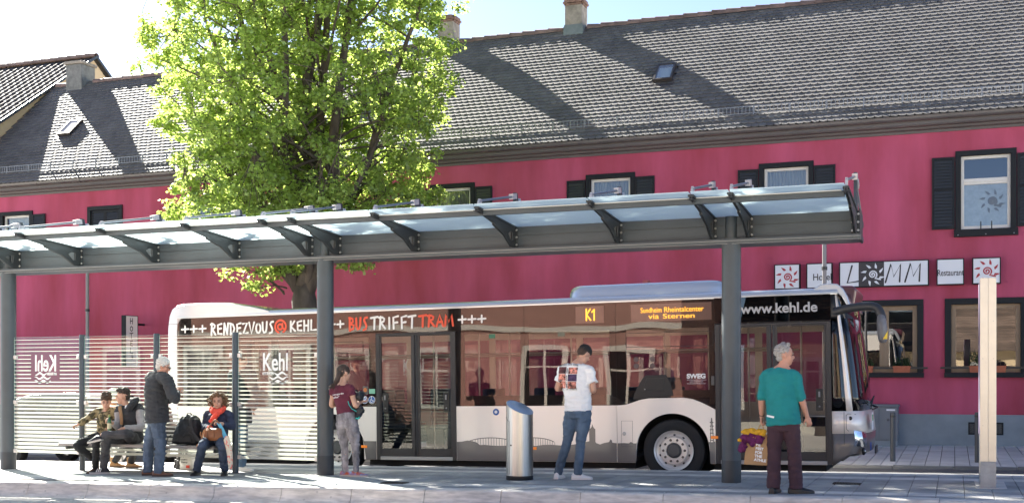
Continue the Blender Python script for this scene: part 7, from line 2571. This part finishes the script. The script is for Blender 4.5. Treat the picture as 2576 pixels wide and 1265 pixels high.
# white carrier bag on the ground behind the bench
z = zoom(640, 1520, .332)
p, q = at(*z(268, 1070), 15.86), at(*z(415, 860), 15.86)
g0_ = zp(p.x)
t = thing('carrier_bag', 'white printed carrier bag standing on the ground behind the bench', 'bag', ((p.x + q.x) / 2, 15.86, g0_))
m = MB()
h_ = q.z - p.z
m.rings([[(p.x + dx0, 15.79, g0_ + zz), (q.x + dx1, 15.79, g0_ + zz), (q.x + dx1, 15.93, g0_ + zz), (p.x + dx0, 15.93, g0_ + zz)] for zz, dx0, dx1 in ((.0, .01, -.01), (.03, -.005, .005), (h_ * .6, .0, .0), (h_ * .9, .03, -.03), (h_, .05, -.04))])
soft('bag_body', m, M('white_polythene', (.66, .63, .57), .5), t, .009, 2, .012, (12, 12, 14))
text('bag_lettering', 'genießen', (p.x + .03, 15.775, g0_ + .155), t, INK, w=.13, h=.03)
text('bag_lettering', 'Penny', (p.x + .04, 15.775, g0_ + .11), t, INK, w=.12, h=.035)
build('red_mark', MB().box((q.x - .10, 15.774, g0_ + .03), (q.x - .035, 15.778, g0_ + .075)), REDP, t)
build('fork_print', MB().box((p.x + .05, 15.774, g0_ + .20), (p.x + .06, 15.778, g0_ + .28)).box((p.x + .08, 15.774, g0_ + .20), (p.x + .09, 15.778, g0_ + .28)).ell((p.x + .14, 15.776, g0_ + .24), (.03, .003, .03)), INK, t)

finish_soft()
# the print on the T-shirt is projected onto the finished cloth, following its folds
from mathutils.bvhtree import BVHTree
sh_o = [c for c in TEE_PERSON.children if c.name.startswith('shirt')][0]
dg = bpy.context.evaluated_depsgraph_get()
vs_ = [tuple(v.co) for v in sh_o.data.vertices]
bvh = BVHTree.FromPolygons(vs_, [tuple(p.vertices) for p in sh_o.data.polygons])
camp = Vector((0, 0, CAM_H))
def on_shirt(x, y, off=.004):
    a = at(x, y, 14.6)
    h = bvh.ray_cast(a, Vector((0, 1, 0)), 2.0)
    a2 = at(x, y, Yw)
    h = bvh.ray_cast(Vector((a2.x * .975 if False else a2.x, 14.6, a2.z)), Vector((0, 1, 0)), 2.0)
    return h[0] + Vector((0, -off, 0)) if h[0] else a2
for mi in range(3):
    m = MB()
    for q, n, k_ in BACK:
        if k_ == mi:
            m.add([on_shirt(*p) for p in q], [(i * (n + 1) + j, (i + 1) * (n + 1) + j, (i + 1) * (n + 1) + j + 1, i * (n + 1) + j + 1) for i in range(n) for j in range(n)])
    build('shirt_print', m, PRN[mi], TEE_PERSON, fix=False, smooth=180)
for s_, (a, b), w, h, ro in (('SUNSET GOES DOWN', (176, 244), .36, .026, (90, 1.5, 0)), ('BESIDE THE STREETS', (174, 440), .355, .026, (90, 1.5, 0))):
    n = len(s_)
    for i, ch in enumerate(s_):
        if ch == ' ':
            continue
        aa = a + (338 - 176) * i / n
        bb_ = b + (-12 * math.sin(math.pi * i / n) if b < 300 else 0) - 1.5
        p = on_shirt(*TEE_Z(aa, bb_), .006)
        text('shirt_letter', ch, tuple(p), TEE_PERSON, INK, h=h * .95, w=.014)
for i, ch in enumerate('LOS ANGELES'):
    if ch != ' ':
        p = on_shirt(*TEE_Z(243, 268 + i * 15.2), .006)
        text('shirt_letter', ch, tuple(p), TEE_PERSON, INK, h=.024, w=.018, bold=.02)

# fit all lettering to its measured size
bpy.context.view_layer.update()
for o, w, h, mir in FIT:
    d = o.dimensions
    sx = w / d.x if w and d.x else 1
    sy = h / d.y if h and d.y else sx
    o.scale = (-sx if mir else sx, sy, 1)
bpy.context.view_layer.update()

dg = bpy.context.evaluated_depsgraph_get()
for o, w, h, mir in FIT:                          # lettering becomes plain mesh
    me = bpy.data.meshes.new_from_object(o.evaluated_get(dg))
    nm, par, mpi, loc, rot, sc = o.name.split('.')[0], o.parent, o.matrix_parent_inverse.copy(), o.location.copy(), o.rotation_euler.copy(), o.scale.copy()
    mats = list(o.data.materials)
    bpy.data.objects.remove(o)
    n = bpy.data.objects.new(nm, me)
    COL.objects.link(n)
    n.parent, n.matrix_parent_inverse = par, mpi
    n.location, n.rotation_euler, n.scale = loc, rot, sc
    if not me.materials:
        me.materials.append(mats[0])
